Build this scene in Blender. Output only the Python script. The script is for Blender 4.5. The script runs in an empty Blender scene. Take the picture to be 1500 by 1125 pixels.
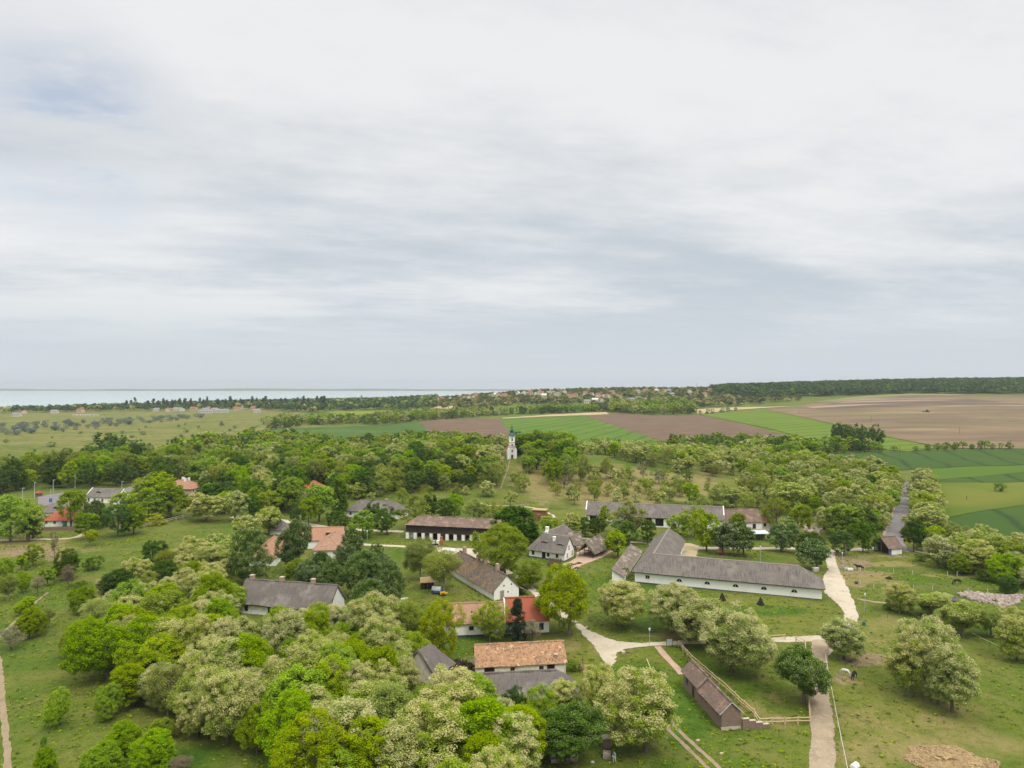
import bpy, bmesh, math, random
import numpy as np
from mathutils import Vector, noise as mnoise
from mathutils.geometry import tessellate_polygon
sc = bpy.context.scene
COL = sc.collection
R = math.radians
HC, FC, HY = 50.0, 1000.0, 567.0          # drone height, focal length and horizon row of a 1500 px wide frame
rnd = random.Random(7)
nrng = np.random.default_rng(11)

# ------------------------------------------------------------------ terrain
PXK = [-600, 0, 400, 620, 700, 850, 1000, 1100, 1200, 1300, 1500, 2100]
ZT = [(0, [0]*12), (560, [0]*12), (600, [0]*12),
 (800, [0, 0, 1, 2, 3, 3, 3, 5, 8, 9, 9, 9]),
 (1050, [-1, -1, 2, 5, 6, 6, 6, 10, 18, 22, 22, 22]),
 (1300, [-1.5, -1.5, 3, 9, 22, 25, 25, 26, 34, 36, 36, 36]),
 (1500, [-2, -2, 4, 12, 34, 43, 42, 43, 46, 49, 51, 51]),
 (1750, [-4, -3.7, 4, 12, 32, 42, 42, 47, 53, 58, 63, 63]),
 (2000, [-8, -8, 2, 6, 12, 20, 25, 44, 53, 58, 63, 63]),
 (2800, [-10, -10, -6, -4, 0, 5, 10, 30, 40, 50, 50, 50]),
 (4000, [-12]*5+[-8]*7), (20000, [-12]*12)]
DG = np.arange(0, 4501, 12.5); PG = np.arange(-600, 2101, 25.0)
_rows = np.array([np.interp(PG, PXK, z) for _, z in ZT])
TAB = np.array([np.interp(DG, [d for d, _ in ZT], _rows[:, j]) for j in range(len(PG))]).T
for _ in range(5):
    p = np.pad(TAB, 2, mode='edge')
    TAB = sum(p[2:-2, i:i+TAB.shape[1]] for i in range(5))/5
    p = np.pad(TAB, 2, mode='edge')
    TAB = sum(p[i:i+TAB.shape[0], 2:-2] for i in range(5))/5
def zt(x, y):
    x = np.asarray(x, float); y = np.asarray(y, float)
    yy = np.maximum(y, 1.0)
    px = np.clip(750+1000*x/yy, -599, 2099); d = np.clip(y, 0, 4499)
    i = np.clip((d/12.5).astype(int), 0, len(DG)-2); j = np.clip(((px+600)/25).astype(int), 0, len(PG)-2)
    a = d/12.5-i; b = (px+600)/25-j
    z = (TAB[i, j]*(1-a)*(1-b)+TAB[i+1, j]*a*(1-b)+TAB[i, j+1]*(1-a)*b+TAB[i+1, j+1]*a*b)
    z = z+11.0*np.exp(-((x-22)/78)**2/2-((y-388)/46)**2/2)
    fade = np.clip((600-y)/200, 0, 1)
    z = z+fade*(0.18*np.sin(x/9.0+1.3)*np.sin(y/11.0)+0.22*np.sin(x/23.0+y/31.0))
    return z
def zs(x, y): return float(zt(x, y))
_DS = np.exp(np.linspace(math.log(45), math.log(4400), 1500))
def G(px, py, far=1480):
    u = (px-750)/FC
    f = HY+FC*(HC-zt(u*_DS, _DS))/_DS
    k = np.argmax(f <= py) if (f <= py).any() else -1
    if k < 0: d = far
    elif k == 0: d = _DS[0]
    else:
        t = (f[k-1]-py)/max(f[k-1]-f[k], 1e-9); d = _DS[k-1]+t*(_DS[k]-_DS[k-1])
    if d > far and far == 1480 and px > 640: d = far
    return Vector((u*d, d, zs(u*d, d)))
def PX(x, y, z): return 750+FC*x/y, HY+FC*(HC-z)/y

# ------------------------------------------------------------------ materials
def _n(nt, t, **kw):
    n = nt.nodes.new(t)
    for k, v in kw.items():
        if isinstance(k, str) and hasattr(n, k) and k not in n.inputs: setattr(n, k, v)
        else: n.inputs[k].default_value = v
    return n
def col4(c): return (c[0], c[1], c[2], 1)
def mixc(nt, fac, a, b, blend='MIX'):
    m = nt.nodes.new('ShaderNodeMix'); m.data_type = 'RGBA'; m.blend_type = blend
    for i, v in ((0, fac), (6, a), (7, b)):
        if isinstance(v, bpy.types.NodeSocket): nt.links.new(v, m.inputs[i])
        elif i: m.inputs[i].default_value = col4(v)
        else: m.inputs[i].default_value = v
    return m.outputs[2]
def mathn(nt, op, a, b=None, c=None, clamp=False):
    m = nt.nodes.new('ShaderNodeMath'); m.operation = op; m.use_clamp = clamp
    for i, v in enumerate((a, b, c)):
        if v is None: continue
        if isinstance(v, bpy.types.NodeSocket): nt.links.new(v, m.inputs[i])
        else: m.inputs[i].default_value = v
    return m.outputs[0]
def ramp(nt, fac, lo, hi):
    m = nt.nodes.new('ShaderNodeMapRange'); m.interpolation_type = 'SMOOTHSTEP'
    nt.links.new(fac, m.inputs[0]); m.inputs[1].default_value = lo; m.inputs[2].default_value = hi
    return m.outputs[0]
def noisef(nt, vec, scale, stretch=(1, 1, 1), detail=4, rough=.55, off=(0, 0, 0)):
    mp = nt.nodes.new('ShaderNodeMapping'); nt.links.new(vec, mp.inputs[0])
    mp.inputs[3].default_value = stretch; mp.inputs[1].default_value = off
    t = _n(nt, 'ShaderNodeTexNoise'); nt.links.new(mp.outputs[0], t.inputs['Vector'])
    t.inputs['Scale'].default_value = scale; t.inputs['Detail'].default_value = detail; t.inputs['Roughness'].default_value = rough
    return t.outputs['Fac']
MATS = {}
def base_mat(name, rough=.9):
    m = bpy.data.materials.new(name); m.use_nodes = True
    b = m.node_tree.nodes['Principled BSDF']; b.inputs['Roughness'].default_value = rough
    b.inputs['Specular IOR Level'].default_value = .2
    MATS[name] = m
    return m, m.node_tree, b
def surf(name, c, layers=(), rough=.9, coord='Object', bump=0, bscale=8, voro=None, objvar=0, edge=0):
    """layers: (scale, stretch, lo, hi, colour)"""
    m, nt, b = base_mat(name, rough)
    tc = nt.nodes.new('ShaderNodeTexCoord')
    if coord == 'World':
        g = nt.nodes.new('ShaderNodeNewGeometry'); vec = g.outputs['Position']
    else: vec = tc.outputs[coord]
    cur = nt.nodes.new('ShaderNodeRGB').outputs[0]; cur.default_value = col4(c)
    if voro:
        s, amt, c2, st = voro
        mp = nt.nodes.new('ShaderNodeMapping'); nt.links.new(vec, mp.inputs[0]); mp.inputs[3].default_value = st
        v = nt.nodes.new('ShaderNodeTexVoronoi'); nt.links.new(mp.outputs[0], v.inputs['Vector']); v.inputs['Scale'].default_value = s
        sp = nt.nodes.new('ShaderNodeSeparateColor'); nt.links.new(v.outputs['Color'], sp.inputs[0])
        cur = mixc(nt, mathn(nt, 'MULTIPLY', sp.outputs[0], amt), cur, c2)
    for i, (s, st, lo, hi, c2) in enumerate(layers):
        f = noisef(nt, vec, s, st, 5, .6, (3.1*i, 1.7*i, .9*i))
        cur = mixc(nt, ramp(nt, f, lo, hi), cur, c2)
    if objvar:
        oi = nt.nodes.new('ShaderNodeObjectInfo')
        cur = mixc(nt, objvar, cur, oi.outputs['Color'], 'MULTIPLY')
    nt.links.new(cur, b.inputs['Base Color'])
    if edge:                                         # a ragged border where the grass creeps in
        at = nt.nodes.new('ShaderNodeAttribute'); at.attribute_name = 'edge'
        f = mathn(nt, 'ADD', mathn(nt, 'MULTIPLY', noisef(nt, vec, 1.1, U, 5, .7, (4, 1, 0)), .75), mathn(nt, 'MULTIPLY', noisef(nt, vec, .22, U, 4, .6, (9, 1, 0)), .75))
        al = ramp(nt, mathn(nt, 'SUBTRACT', mathn(nt, 'DIVIDE', at.outputs['Fac'], edge), mathn(nt, 'SUBTRACT', f, .60)), -.06, .16)
        tr = nt.nodes.new('ShaderNodeBsdfTransparent'); mx = nt.nodes.new('ShaderNodeMixShader'); nt.links.new(al, mx.inputs[0])
        nt.links.new(tr.outputs[0], mx.inputs[1]); nt.links.new(b.outputs[0], mx.inputs[2]); nt.links.new(mx.outputs[0], nt.nodes['Material Output'].inputs[0])
    if bump:
        f = noisef(nt, vec, bscale, (1, 1, 1), 6, .65)
        bp = nt.nodes.new('ShaderNodeBump'); bp.inputs['Strength'].default_value = bump; bp.inputs['Distance'].default_value = .15
        nt.links.new(f, bp.inputs['Height']); nt.links.new(bp.outputs[0], b.inputs['Normal'])
    return m
def leafmat(name, c1, c2, hue=.02, val=.25, trans=.3):
    m = bpy.data.materials.new(name); m.use_nodes = True; nt = m.node_tree; nt.nodes.clear()
    out = nt.nodes.new('ShaderNodeOutputMaterial')
    g = nt.nodes.new('ShaderNodeNewGeometry'); oi = nt.nodes.new('ShaderNodeObjectInfo')
    at = nt.nodes.new('ShaderNodeAttribute'); at.attribute_name = 'tint'
    rr = mathn(nt, 'FRACT', mathn(nt, 'ADD', oi.outputs['Random'], at.outputs['Fac']))
    c = mixc(nt, g.outputs['Random Per Island'], c1, c2)
    hs = nt.nodes.new('ShaderNodeHueSaturation'); nt.links.new(c, hs.inputs['Color'])
    nt.links.new(mathn(nt, 'MULTIPLY_ADD', rr, hue*1.7, .5-hue*1.4), hs.inputs['Hue'])
    r2 = mathn(nt, 'FRACT', mathn(nt, 'MULTIPLY', rr, 17.31))
    nt.links.new(mathn(nt, 'MULTIPLY_ADD', r2, val*2, 1-val), hs.inputs['Value'])
    r3 = mathn(nt, 'FRACT', mathn(nt, 'MULTIPLY', rr, 7.77))
    nt.links.new(mathn(nt, 'MULTIPLY_ADD', r3, .22, .92), hs.inputs['Saturation'])
    d = nt.nodes.new('ShaderNodeBsdfDiffuse'); t = nt.nodes.new('ShaderNodeBsdfTranslucent'); mx = nt.nodes.new('ShaderNodeMixShader')
    nt.links.new(hs.outputs[0], d.inputs[0]); nt.links.new(hs.outputs[0], t.inputs[0]); mx.inputs[0].default_value = trans
    nt.links.new(d.outputs[0], mx.inputs[1]); nt.links.new(t.outputs[0], mx.inputs[2]); nt.links.new(mx.outputs[0], out.inputs[0])
    MATS[name] = m
    return m
U = (1, 1, 1)
surf('whitewash', (.86, .86, .83), [(.5, U, .5, .75, (.78, .77, .73)), (1.6, (1, 1, .5), .62, .8, (.66, .63, .57)), (5, (1, 1, .3), .68, .8, (.55, .51, .45))], .9, bump=.15, bscale=5)
surf('old_plaster', (.72, .68, .60), [(1.2, U, .45, .7, (.55, .48, .40)), (4, U, .6, .72, (.34, .28, .22))], .95)
surf('dark_plinth', (.06, .08, .11), rough=.8)
surf('thatch', (.185, .167, .155), [(1.0, (5, .5, .5), .4, .66, (.115, .10, .094)), (.4, U, .48, .7, (.225, .20, .178)), (2.2, U, .55, .72, (.09, .08, .074)), (.18, U, .5, .7, (.19, .17, .148))], 1, bump=.8, bscale=7)
surf('old_thatch', (.172, .152, .138), [(1.2, (6, .6, .6), .38, .66, (.12, .105, .10)), (.35, U, .48, .75, (.265, .235, .215)), (2.2, (1, 2, 2), .58, .75, (.10, .085, .08))], 1, bump=.9, bscale=6)
surf('shaggy_thatch', (.22, .188, .16), [(1.4, (7, .8, .8), .38, .64, (.11, .09, .07)), (.6, U, .48, .7, (.36, .32, .26)), (3, U, .58, .7, (.09, .08, .06))], 1, bump=1, bscale=4)
surf('thatch_ridge', (.28, .245, .21), [(3, U, .5, .75, (.20, .17, .15))], 1)
surf('tile_brown', (.175, .128, .105), [(.5, U, .45, .66, (.28, .195, .145)), (1.8, U, .52, .66, (.12, .09, .075)), (2.6, U, .60, .7, (.34, .26, .2))], .9, voro=(3.2, .55, (.13, .085, .07), (1.3, 1, 1)), bump=.3, bscale=6)
surf('tile_mossy', (.175, .135, .11), [(.35, U, .48, .64, (.24, .15, .075)), (.9, U, .50, .66, (.115, .10, .09)), (1.8, U, .55, .66, (.075, .06, .05)), (2.6, U, .58, .70, (.32, .28, .23))], .95, voro=(2.4, .6, (.085, .065, .055), (1.3, 1, 1)), bump=.7, bscale=5)
surf('tile_orange', (.40, .23, .125), [(.5, U, .46, .66, (.42, .235, .125)), (1.5, U, .50, .66, (.21, .14, .10)), (1.1, (1, 1, 1), .56, .68, (.58, .38, .22)), (3.0, U, .52, .64, (.15, .11, .085))], .9, voro=(2.6, .55, (.36, .20, .11), (1.3, 1, 1)), bump=.6, bscale=6)
surf('tile_pink', (.37, .225, .155), [(.5, U, .45, .66, (.33, .20, .14)), (1.6, U, .52, .68, (.23, .155, .115)), (1.2, U, .58, .72, (.52, .36, .25))], .9, voro=(2.6, .5, (.30, .17, .115), (1.3, 1, 1)), bump=.5, bscale=6)
surf('tile_salmon', (.38, .21, .135), [(.5, U, .45, .7, (.31, .18, .125)), (1.8, U, .54, .70, (.22, .14, .10))], .9, voro=(2.6, .45, (.27, .15, .10), (1.3, 1, 1)))
surf('tile_red', (.33, .095, .055), [(.6, U, .45, .75, (.34, .10, .06)), (4, U, .62, .76, (.25, .09, .06))], .85, voro=(3.4, .35, (.30, .09, .05), (1.3, 1, 1)))
surf('brick', (.22, .16, .132), [(1.5, U, .45, .7, (.19, .13, .105)), (5, U, .55, .75, (.40, .29, .23))], .95, voro=(5, .5, (.22, .13, .10), (1, 1, 2.5)))
surf('brick_red', (.36, .13, .075), [(2, U, .5, .7, (.26, .10, .06))], .9)
surf('chimney_brick', (.42, .31, .23), [(2.5, U, .45, .7, (.28, .19, .14))], .95)
surf('dark_wood', (.035, .028, .025), [(1.5, (1, 1, 9), .45, .7, (.075, .058, .048))], .9)
surf('wood', (.20, .135, .085), [(2, (1, 1, 6), .45, .7, (.13, .085, .05))], .9)
surf('grey_wood', (.16, .14, .125), [(2, (1, 1, 6), .45, .7, (.10, .085, .075))], .9)
surf('pale_wood', (.58, .45, .28), [(2.5, U, .45, .72, (.42, .31, .19))], .85)
surf('play_wood', (.26, .13, .055), [(2, (1, 1, 5), .45, .7, (.18, .085, .04))], .85)
surf('tan_wood', (.45, .33, .18), [(3, U, .45, .7, (.33, .23, .12))], .85)
surf('dark_glass', (.018, .02, .024), rough=.25)
surf('black_gap', (.012, .011, .010), rough=1)
surf('frame_white', (.72, .72, .70), rough=.6)
surf('frame_brown', (.11, .06, .035), rough=.7)
surf('blue_paint', (.05, .16, .42), rough=.6)
surf('green_paint', (.04, .18, .14), rough=.6)
surf('teal_paint', (.02, .20, .19), rough=.6)
surf('red_paint', (.40, .03, .03), rough=.6)
surf('yellow_paint', (.60, .35, .03), rough=.6)
surf('copper_green', (.05, .125, .095), [(2, U, .5, .7, (.035, .08, .065))], .7)
surf('metal_grey', (.42, .46, .50), rough=.45)
surf('sheet_metal', (.50, .55, .60), rough=.4)
surf('dark_metal', (.07, .07, .08), rough=.5)
surf('canvas', (.78, .76, .72), [(2, U, .5, .75, (.66, .64, .6))], .9)
surf('board_white', (.60, .64, .68), rough=.6)
surf('stone', (.52, .45, .37), [(2, U, .45, .7, (.38, .31, .25))], .95, bump=.5, bscale=4)
surf('pink_stone', (.42, .345, .305), [(1.6, U, .4, .62, (.24, .19, .17)), (2.6, U, .55, .7, (.58, .50, .455))], .95)
surf('bark', (.13, .105, .08), [(3, (1, 1, .3), .45, .7, (.075, .06, .045))], 1)
surf('grey_bark', (.22, .19, .15), [(3, (1, 1, .3), .45, .7, (.13, .11, .085))], 1)
surf('dung', (.035, .026, .020), [(1.5, U, .45, .7, (.075, .055, .04))], 1, bump=1, bscale=3)
surf('hay', (.40, .29, .15), [(1.2, U, .42, .65, (.27, .18, .095)), (5, U, .5, .7, (.50, .39, .22))], 1, bump=1, bscale=5)
surf('black_coat', (.012, .011, .011), rough=.55)
surf('brown_coat', (.03, .022, .017), rough=.6)
surf('white_coat', (.66, .64, .60), rough=.7)
surf('skin', (.45, .28, .20), rough=.6)
surf('hair', (.04, .025, .018), rough=.6)
surf('shirt_blue', (.16, .36, .45), rough=.9)
surf('trousers_pale', (.55, .56, .58), rough=.9)
surf('far_white', (.62, .60, .57), rough=.9)
surf('far_cream', (.55, .46, .36), rough=.9)
surf('far_red', (.30, .115, .07), rough=.9)
surf('far_grey', (.24, .23, .23), rough=.9)
# leaves: (kind) -> palette
leafmat('leaf_locust', (.20, .30, .04), (.37, .455, .09), .008, .14, .32)
leafmat('blossom_locust', (.43, .44, .16), (.63, .615, .30), .008, .08, .3)
leafmat('leaf_fresh', (.135, .255, .008), (.315, .45, .018), .016, .22, .34)
leafmat('leaf_lime', (.30, .38, .012), (.47, .53, .03), .01, .12, .5)
leafmat('leaf_olive', (.20, .27, .04), (.35, .41, .09), .012, .16, .45)
leafmat('leaf_dark', (.055, .13, .016), (.12, .215, .032), .02, .25, .4)
leafmat('leaf_chestnut', (.05, .12, .016), (.13, .225, .038), .012, .2, .35)
leafmat('candle', (.56, .56, .32), (.76, .73, .50), .008, .08)
leafmat('leaf_conifer', (.022, .045, .022), (.06, .08, .04), .02, .2)
leafmat('leaf_brown', (.17, .155, .09), (.27, .245, .15), .02, .2, .15)
leafmat('leaf_silver', (.15, .19, .15), (.27, .31, .25), .01, .15)
leafmat('leaf_far', (.07, .125, .022), (.15, .215, .04), .03, .3)
leafmat('leaf_far_dark', (.035, .072, .024), (.085, .135, .04), .02, .2)
leafmat('leaf_far_pale', (.22, .26, .06), (.42, .40, .14), .02, .2)

# ------------------------------------------------------------------ mesh helpers
def tag(o, label=None, cat=None, group=None, kind=None):
    if label: o['label'] = label
    if cat: o['category'] = cat
    if group: o['group'] = group
    if kind: o['kind'] = kind
    return o
def link(o, parent=None):
    COL.objects.link(o)
    if parent: o.parent = parent
    return o
def empty(name, loc=(0, 0, 0), rz=0):
    o = bpy.data.objects.new(name, None); o.location = loc; o.rotation_euler = (0, 0, rz); o.empty_display_size = .5
    return link(o)
class MB:
    def __init__(s): s.v = []; s.f = []; s.m = []
    def face(s, pts, m=0):
        i = len(s.v); s.v += [tuple(p) for p in pts]; s.f.append(tuple(range(i, i+len(pts)))); s.m.append(m); return s
    def box(s, x0, y0, z0, x1, y1, z1, m=0):
        i = len(s.v)
        s.v += [(x0, y0, z0), (x1, y0, z0), (x1, y1, z0), (x0, y1, z0), (x0, y0, z1), (x1, y0, z1), (x1, y1, z1), (x0, y1, z1)]
        for f in ((3, 2, 1, 0), (4, 5, 6, 7), (0, 1, 5, 4), (1, 2, 6, 5), (2, 3, 7, 6), (3, 0, 4, 7)):
            s.f.append(tuple(i+k for k in f)); s.m.append(m)
        return s
    def tube(s, pts, rad, n=6, m=0, cap=True):
        pts = [Vector(p) for p in pts]
        if not isinstance(rad, (list, tuple)): rad = [rad]*len(pts)
        rings = []
        for k, p in enumerate(pts):
            t = (pts[min(k+1, len(pts)-1)]-pts[max(k-1, 0)]).normalized()
            a = t.cross(Vector((0, 0, 1)) if abs(t.z) < .9 else Vector((1, 0, 0))).normalized(); b = t.cross(a)
            i = len(s.v)
            for q in range(n):
                an = 2*math.pi*q/n; s.v.append(tuple(p+(a*math.cos(an)+b*math.sin(an))*rad[k]))
            rings.append(i)
        for k in range(len(pts)-1):
            for q in range(n):
                s.f.append((rings[k]+q, rings[k+1]+q, rings[k+1]+(q+1) % n, rings[k]+(q+1) % n)); s.m.append(m)
        if cap:
            s.f.append(tuple(rings[-1]+q for q in range(n))); s.m.append(m)
            s.f.append(tuple(rings[0]+q for q in reversed(range(n)))); s.m.append(m)
        return s
    def lathe(s, prof, n=12, m=0, c=(0, 0), sq=False):
        """prof: (r, z)"""
        rings = []
        for r, z in prof:
            rings.append(len(s.v))
            for q in range(n):
                an = 2*math.pi*(q+.5)/n; s.v.append((c[0]+r*math.cos(an), c[1]+r*math.sin(an), z))
        for k in range(len(prof)-1):
            for q in range(n):
                s.f.append((rings[k]+q, rings[k]+(q+1) % n, rings[k+1]+(q+1) % n, rings[k+1]+q)); s.m.append(m)
        s.f.append(tuple(rings[-1]+q for q in range(n))); s.m.append(m)
        return s
    def build(s, name, mats, parent=None, smooth=False, mesh_only=False):
        me = bpy.data.meshes.new(name); me.from_pydata(s.v, [], s.f)
        for m in (mats if isinstance(mats, (list, tuple)) else [mats]): me.materials.append(MATS[m])
        if any(s.m): me.polygons.foreach_set('material_index', s.m)
        if smooth: me.polygons.foreach_set('use_smooth', [True]*len(s.f))
        me.update()
        if mesh_only: return me
        return link(bpy.data.objects.new(name, me), parent)
def np_mesh(name, V, F, mats, midx=None):
    me = bpy.data.meshes.new(name); k = F.shape[1]
    me.vertices.add(len(V)); me.vertices.foreach_set('co', V.astype(np.float32).ravel())
    me.loops.add(F.size); me.loops.foreach_set('vertex_index', F.astype(np.int32).ravel())
    me.polygons.add(len(F)); me.polygons.foreach_set('loop_start', np.arange(0, F.size, k, dtype=np.int32))
    me.polygons.foreach_set('loop_total', np.full(len(F), k, dtype=np.int32))
    for m in mats: me.materials.append(MATS[m])
    if midx is not None: me.polygons.foreach_set('material_index', np.asarray(midx, dtype=np.int32))
    me.update(calc_edges=True)
    return me
def blob(name, mat, r, sz, parent=None, seed=0, amp=.25, n=3, freq=1.2):
    """a lumpy mound, half buried"""
    bm = bmesh.new(); bmesh.ops.create_icosphere(bm, subdivisions=n, radius=1)
    for v in bm.verts:
        k = 1+amp*mnoise.noise(v.co*freq*1.7+Vector((seed*3.1, seed, 0)))*1.6
        v.co = Vector((v.co.x*r[0]*k, v.co.y*r[1]*k, max(v.co.z, -.25)*sz*k))
    me = bpy.data.meshes.new(name); bm.to_mesh(me); bm.free(); me.materials.append(MATS[mat])
    return link(bpy.data.objects.new(name, me), parent)

# ------------------------------------------------------------------ draped sheets (roads, fields)
def inside(poly, x, y):
    c = False; n = len(poly)
    for i in range(n):
        x1, y1 = poly[i][0], poly[i][1]; x2, y2 = poly[i-1][0], poly[i-1][1]
        if (y1 > y) != (y2 > y) and x < (x2-x1)*(y-y1)/(y2-y1)+x1: c = not c
    return c
SHEETS = []; ROADS = []
def sheet_w(name, pts, mat, off=.05, cell=2.0, rag=.25, step=2.0, avoid=True):
    r = random.Random(len(SHEETS)+5); out = []
    n = len(pts)
    for i in range(n):
        a, b = Vector(pts[i][:2]), Vector(pts[(i+1) % n][:2]); k = max(1, int((b-a).length/step))
        for q in range(k):
            p = a.lerp(b, q/k)
            if q or rag < .01: j = rag
            else: j = rag*.5
            out.append(p+Vector((r.uniform(-j, j), r.uniform(-j, j))))
    P = [Vector((p.x, p.y, 0)) for p in out]
    tris = tessellate_polygon([P])
    bm = bmesh.new(); vs = [bm.verts.new(p) for p in P]
    for t in tris:
        try: bm.faces.new([vs[i] for i in t])
        except ValueError: pass
    xs = [p.x for p in P]; ys = [p.y for p in P]
    for ax, lo, hi in ((0, min(xs), max(xs)), (1, min(ys), max(ys))):
        k = int(lo/cell)+1
        while k*cell < hi:
            co = Vector((0, 0, 0)); co[ax] = k*cell+.013; no = Vector((0, 0, 0)); no[ax] = 1
            bmesh.ops.bisect_plane(bm, geom=bm.verts[:]+bm.edges[:]+bm.faces[:], plane_co=co, plane_no=no, dist=1e-5); k += 1
    for f in bm.faces:
        if f.normal.z < 0: f.normal_flip()
    co = np.array([v.co[:2] for v in bm.verts]); z = zt(co[:, 0], co[:, 1])+off
    for v, q in zip(bm.verts, z): v.co.z = q
    me = bpy.data.meshes.new(name); bm.to_mesh(me); bm.free(); me.materials.append(MATS[mat])
    if cell < 4:
        pa = np.array([(p.x, p.y) for p in P]); pb = np.roll(pa, -1, 0); dd = pb-pa; ll = np.maximum((dd**2).sum(1), 1e-9); best = np.full(len(co), 9.0)
        for (a0, a1), (d0, d1), l_ in zip(pa, dd, ll):
            t = np.clip(((co[:, 0]-a0)*d0+(co[:, 1]-a1)*d1)/l_, 0, 1); best = np.minimum(best, np.hypot(co[:, 0]-a0-t*d0, co[:, 1]-a1-t*d1))
        me.attributes.new('edge', 'FLOAT', 'POINT').data.foreach_set('value', best.astype(np.float32))
    me.polygons.foreach_set('use_smooth', [True]*len(me.polygons))
    o = link(bpy.data.objects.new(name, me)); tag(o, kind='structure')
    if avoid: SHEETS.append([(p.x, p.y) for p in P])
    else: SHEETS.append([])
    return o
def sheet(name, pxpts, mat, **kw): return sheet_w(name, [G(*p) for p in pxpts], mat, **kw)
def ribbon(name, pxpts, width, mat, **kw):
    pts = [G(*p).to_2d() for p in pxpts]
    fine = []
    for i in range(len(pts)-1):                      # Catmull-Rom
        p0, p1, p2, p3 = pts[max(i-1, 0)], pts[i], pts[i+1], pts[min(i+2, len(pts)-1)]
        k = max(2, int((p2-p1).length/3))
        for q in range(k):
            t = q/k
            fine.append(.5*((2*p1)+(p2-p0)*t+(2*p0-5*p1+4*p2-p3)*t*t+(3*p1-p0-3*p2+p3)*t**3))
    fine.append(pts[-1]); L, Rr = [], []
    for i, p in enumerate(fine):
        t = (fine[min(i+1, len(fine)-1)]-fine[max(i-1, 0)]).normalized(); nn = Vector((-t.y, t.x))
        w = width if not isinstance(width, (tuple, list)) else width[0]+(width[1]-width[0])*i/(len(fine)-1)
        L.append(p+nn*w/2); Rr.append(p-nn*w/2)
    return sheet_w(name, L+Rr[::-1], mat, **kw)
# ------------------------------------------------------------------ camera, light, sky
cam = bpy.data.cameras.new('camera'); cam.lens = 24; cam.sensor_width = 36; cam.shift_y = 4.5/1500
cam.clip_end = 60000; cam.clip_start = .5
co = link(bpy.data.objects.new('camera', cam)); co.location = (0, 0, HC); co.rotation_euler = (R(90), 0, 0)
sc.camera = co
SUN_EL, SUN_AZ = 55, 148                  # azimuth measured clockwise from +Y (north): behind the camera on the right
sun = bpy.data.lights.new('sun', 'SUN'); sun.energy = 1.5; sun.angle = R(14); sun.color = (1, .95, .86)
so = link(bpy.data.objects.new('sun', sun)); so.location = (60, -60, 200)
so.rotation_euler = (R(90-SUN_EL), 0, R(180-SUN_AZ))
w = bpy.data.worlds.new('World'); sc.world = w; w.use_nodes = True
nt = w.node_tree; nt.nodes.clear()
out = nt.nodes.new('ShaderNodeOutputWorld'); bg = nt.nodes.new('ShaderNodeBackground')
sky = nt.nodes.new('ShaderNodeTexSky'); sky.sky_type = 'NISHITA'; sky.sun_disc = False
sky.sun_elevation = R(SUN_EL); sky.sun_rotation = R(SUN_AZ); sky.air_density = 1.0; sky.dust_density = 2.0
tc = nt.nodes.new('ShaderNodeTexCoord'); dirv = tc.outputs['Generated']
sep = nt.nodes.new('ShaderNodeSeparateXYZ'); nt.links.new(dirv, sep.inputs[0]); dz = sep.outputs[2]
den = mathn(nt, 'ADD', mathn(nt, 'MAXIMUM', dz, 0.0), .10)
comb = nt.nodes.new('ShaderNodeCombineXYZ')
nt.links.new(mathn(nt, 'DIVIDE', sep.outputs[0], den), comb.inputs[0]); nt.links.new(mathn(nt, 'DIVIDE', sep.outputs[1], den), comb.inputs[1])
pv = comb.outputs[0]
rot = nt.nodes.new('ShaderNodeMapping'); nt.links.new(pv, rot.inputs[0]); rot.inputs[2].default_value = (0, 0, R(-14)); pv = rot.outputs[0]
big = noisef(nt, pv, .42, (.62, 1.15, 1), 6, .52, (4.3, 1.9, 0))
mid = noisef(nt, pv, 1.25, (.62, 1.15, 1), 8, .60, (1.2, 7.1, 0))
fine = noisef(nt, pv, 4.4, (.8, 1.1, 1), 7, .65, (9.2, 3.3, 0))
tone = mathn(nt, 'ADD', mathn(nt, 'MULTIPLY', big, .55), mathn(nt, 'ADD', mathn(nt, 'MULTIPLY', mid, .31), mathn(nt, 'MULTIPLY', fine, .12)))
# brightness of the cloud deck by elevation: pale above, a slate band low down, blue-grey at the horizon
cr = nt.nodes.new('ShaderNodeValToRGB'); nt.links.new(dz, cr.inputs[0]); cr.color_ramp.interpolation = 'EASE'
els = [(0.0, (.68, .745, .80)), (.05, (.645, .705, .755)), (.13, (.675, .722, .768)), (.22, (.685, .727, .765)), (.30, (.73, .755, .78)), (.40, (.775, .790, .808)), (.50, (.790, .800, .815))]
while len(cr.color_ramp.elements) < len(els): cr.color_ramp.elements.new(.5)
for e, (p, c) in zip(cr.color_ramp.elements, els): e.position = p; e.color = col4(c)
amp = ramp(nt, dz, .02, .16)                                  # cloud relief fades into the haze at the horizon
dark = mixc(nt, mathn(nt, 'MULTIPLY', amp, .85), cr.outputs[0], mixc(nt, 1.0, cr.outputs[0], (.80, .835, .865), 'MULTIPLY'))
lite = mixc(nt, mathn(nt, 'MULTIPLY', amp, .9), cr.outputs[0], (.895, .895, .895))
cl = mixc(nt, ramp(nt, tone, .39, .59), dark, lite)
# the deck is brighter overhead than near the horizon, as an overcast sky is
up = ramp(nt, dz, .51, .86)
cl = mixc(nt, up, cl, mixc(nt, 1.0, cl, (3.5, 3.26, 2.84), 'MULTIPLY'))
skyc = mixc(nt, 1.0, sky.outputs[0], (.15, .15, .15), 'MULTIPLY')
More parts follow.
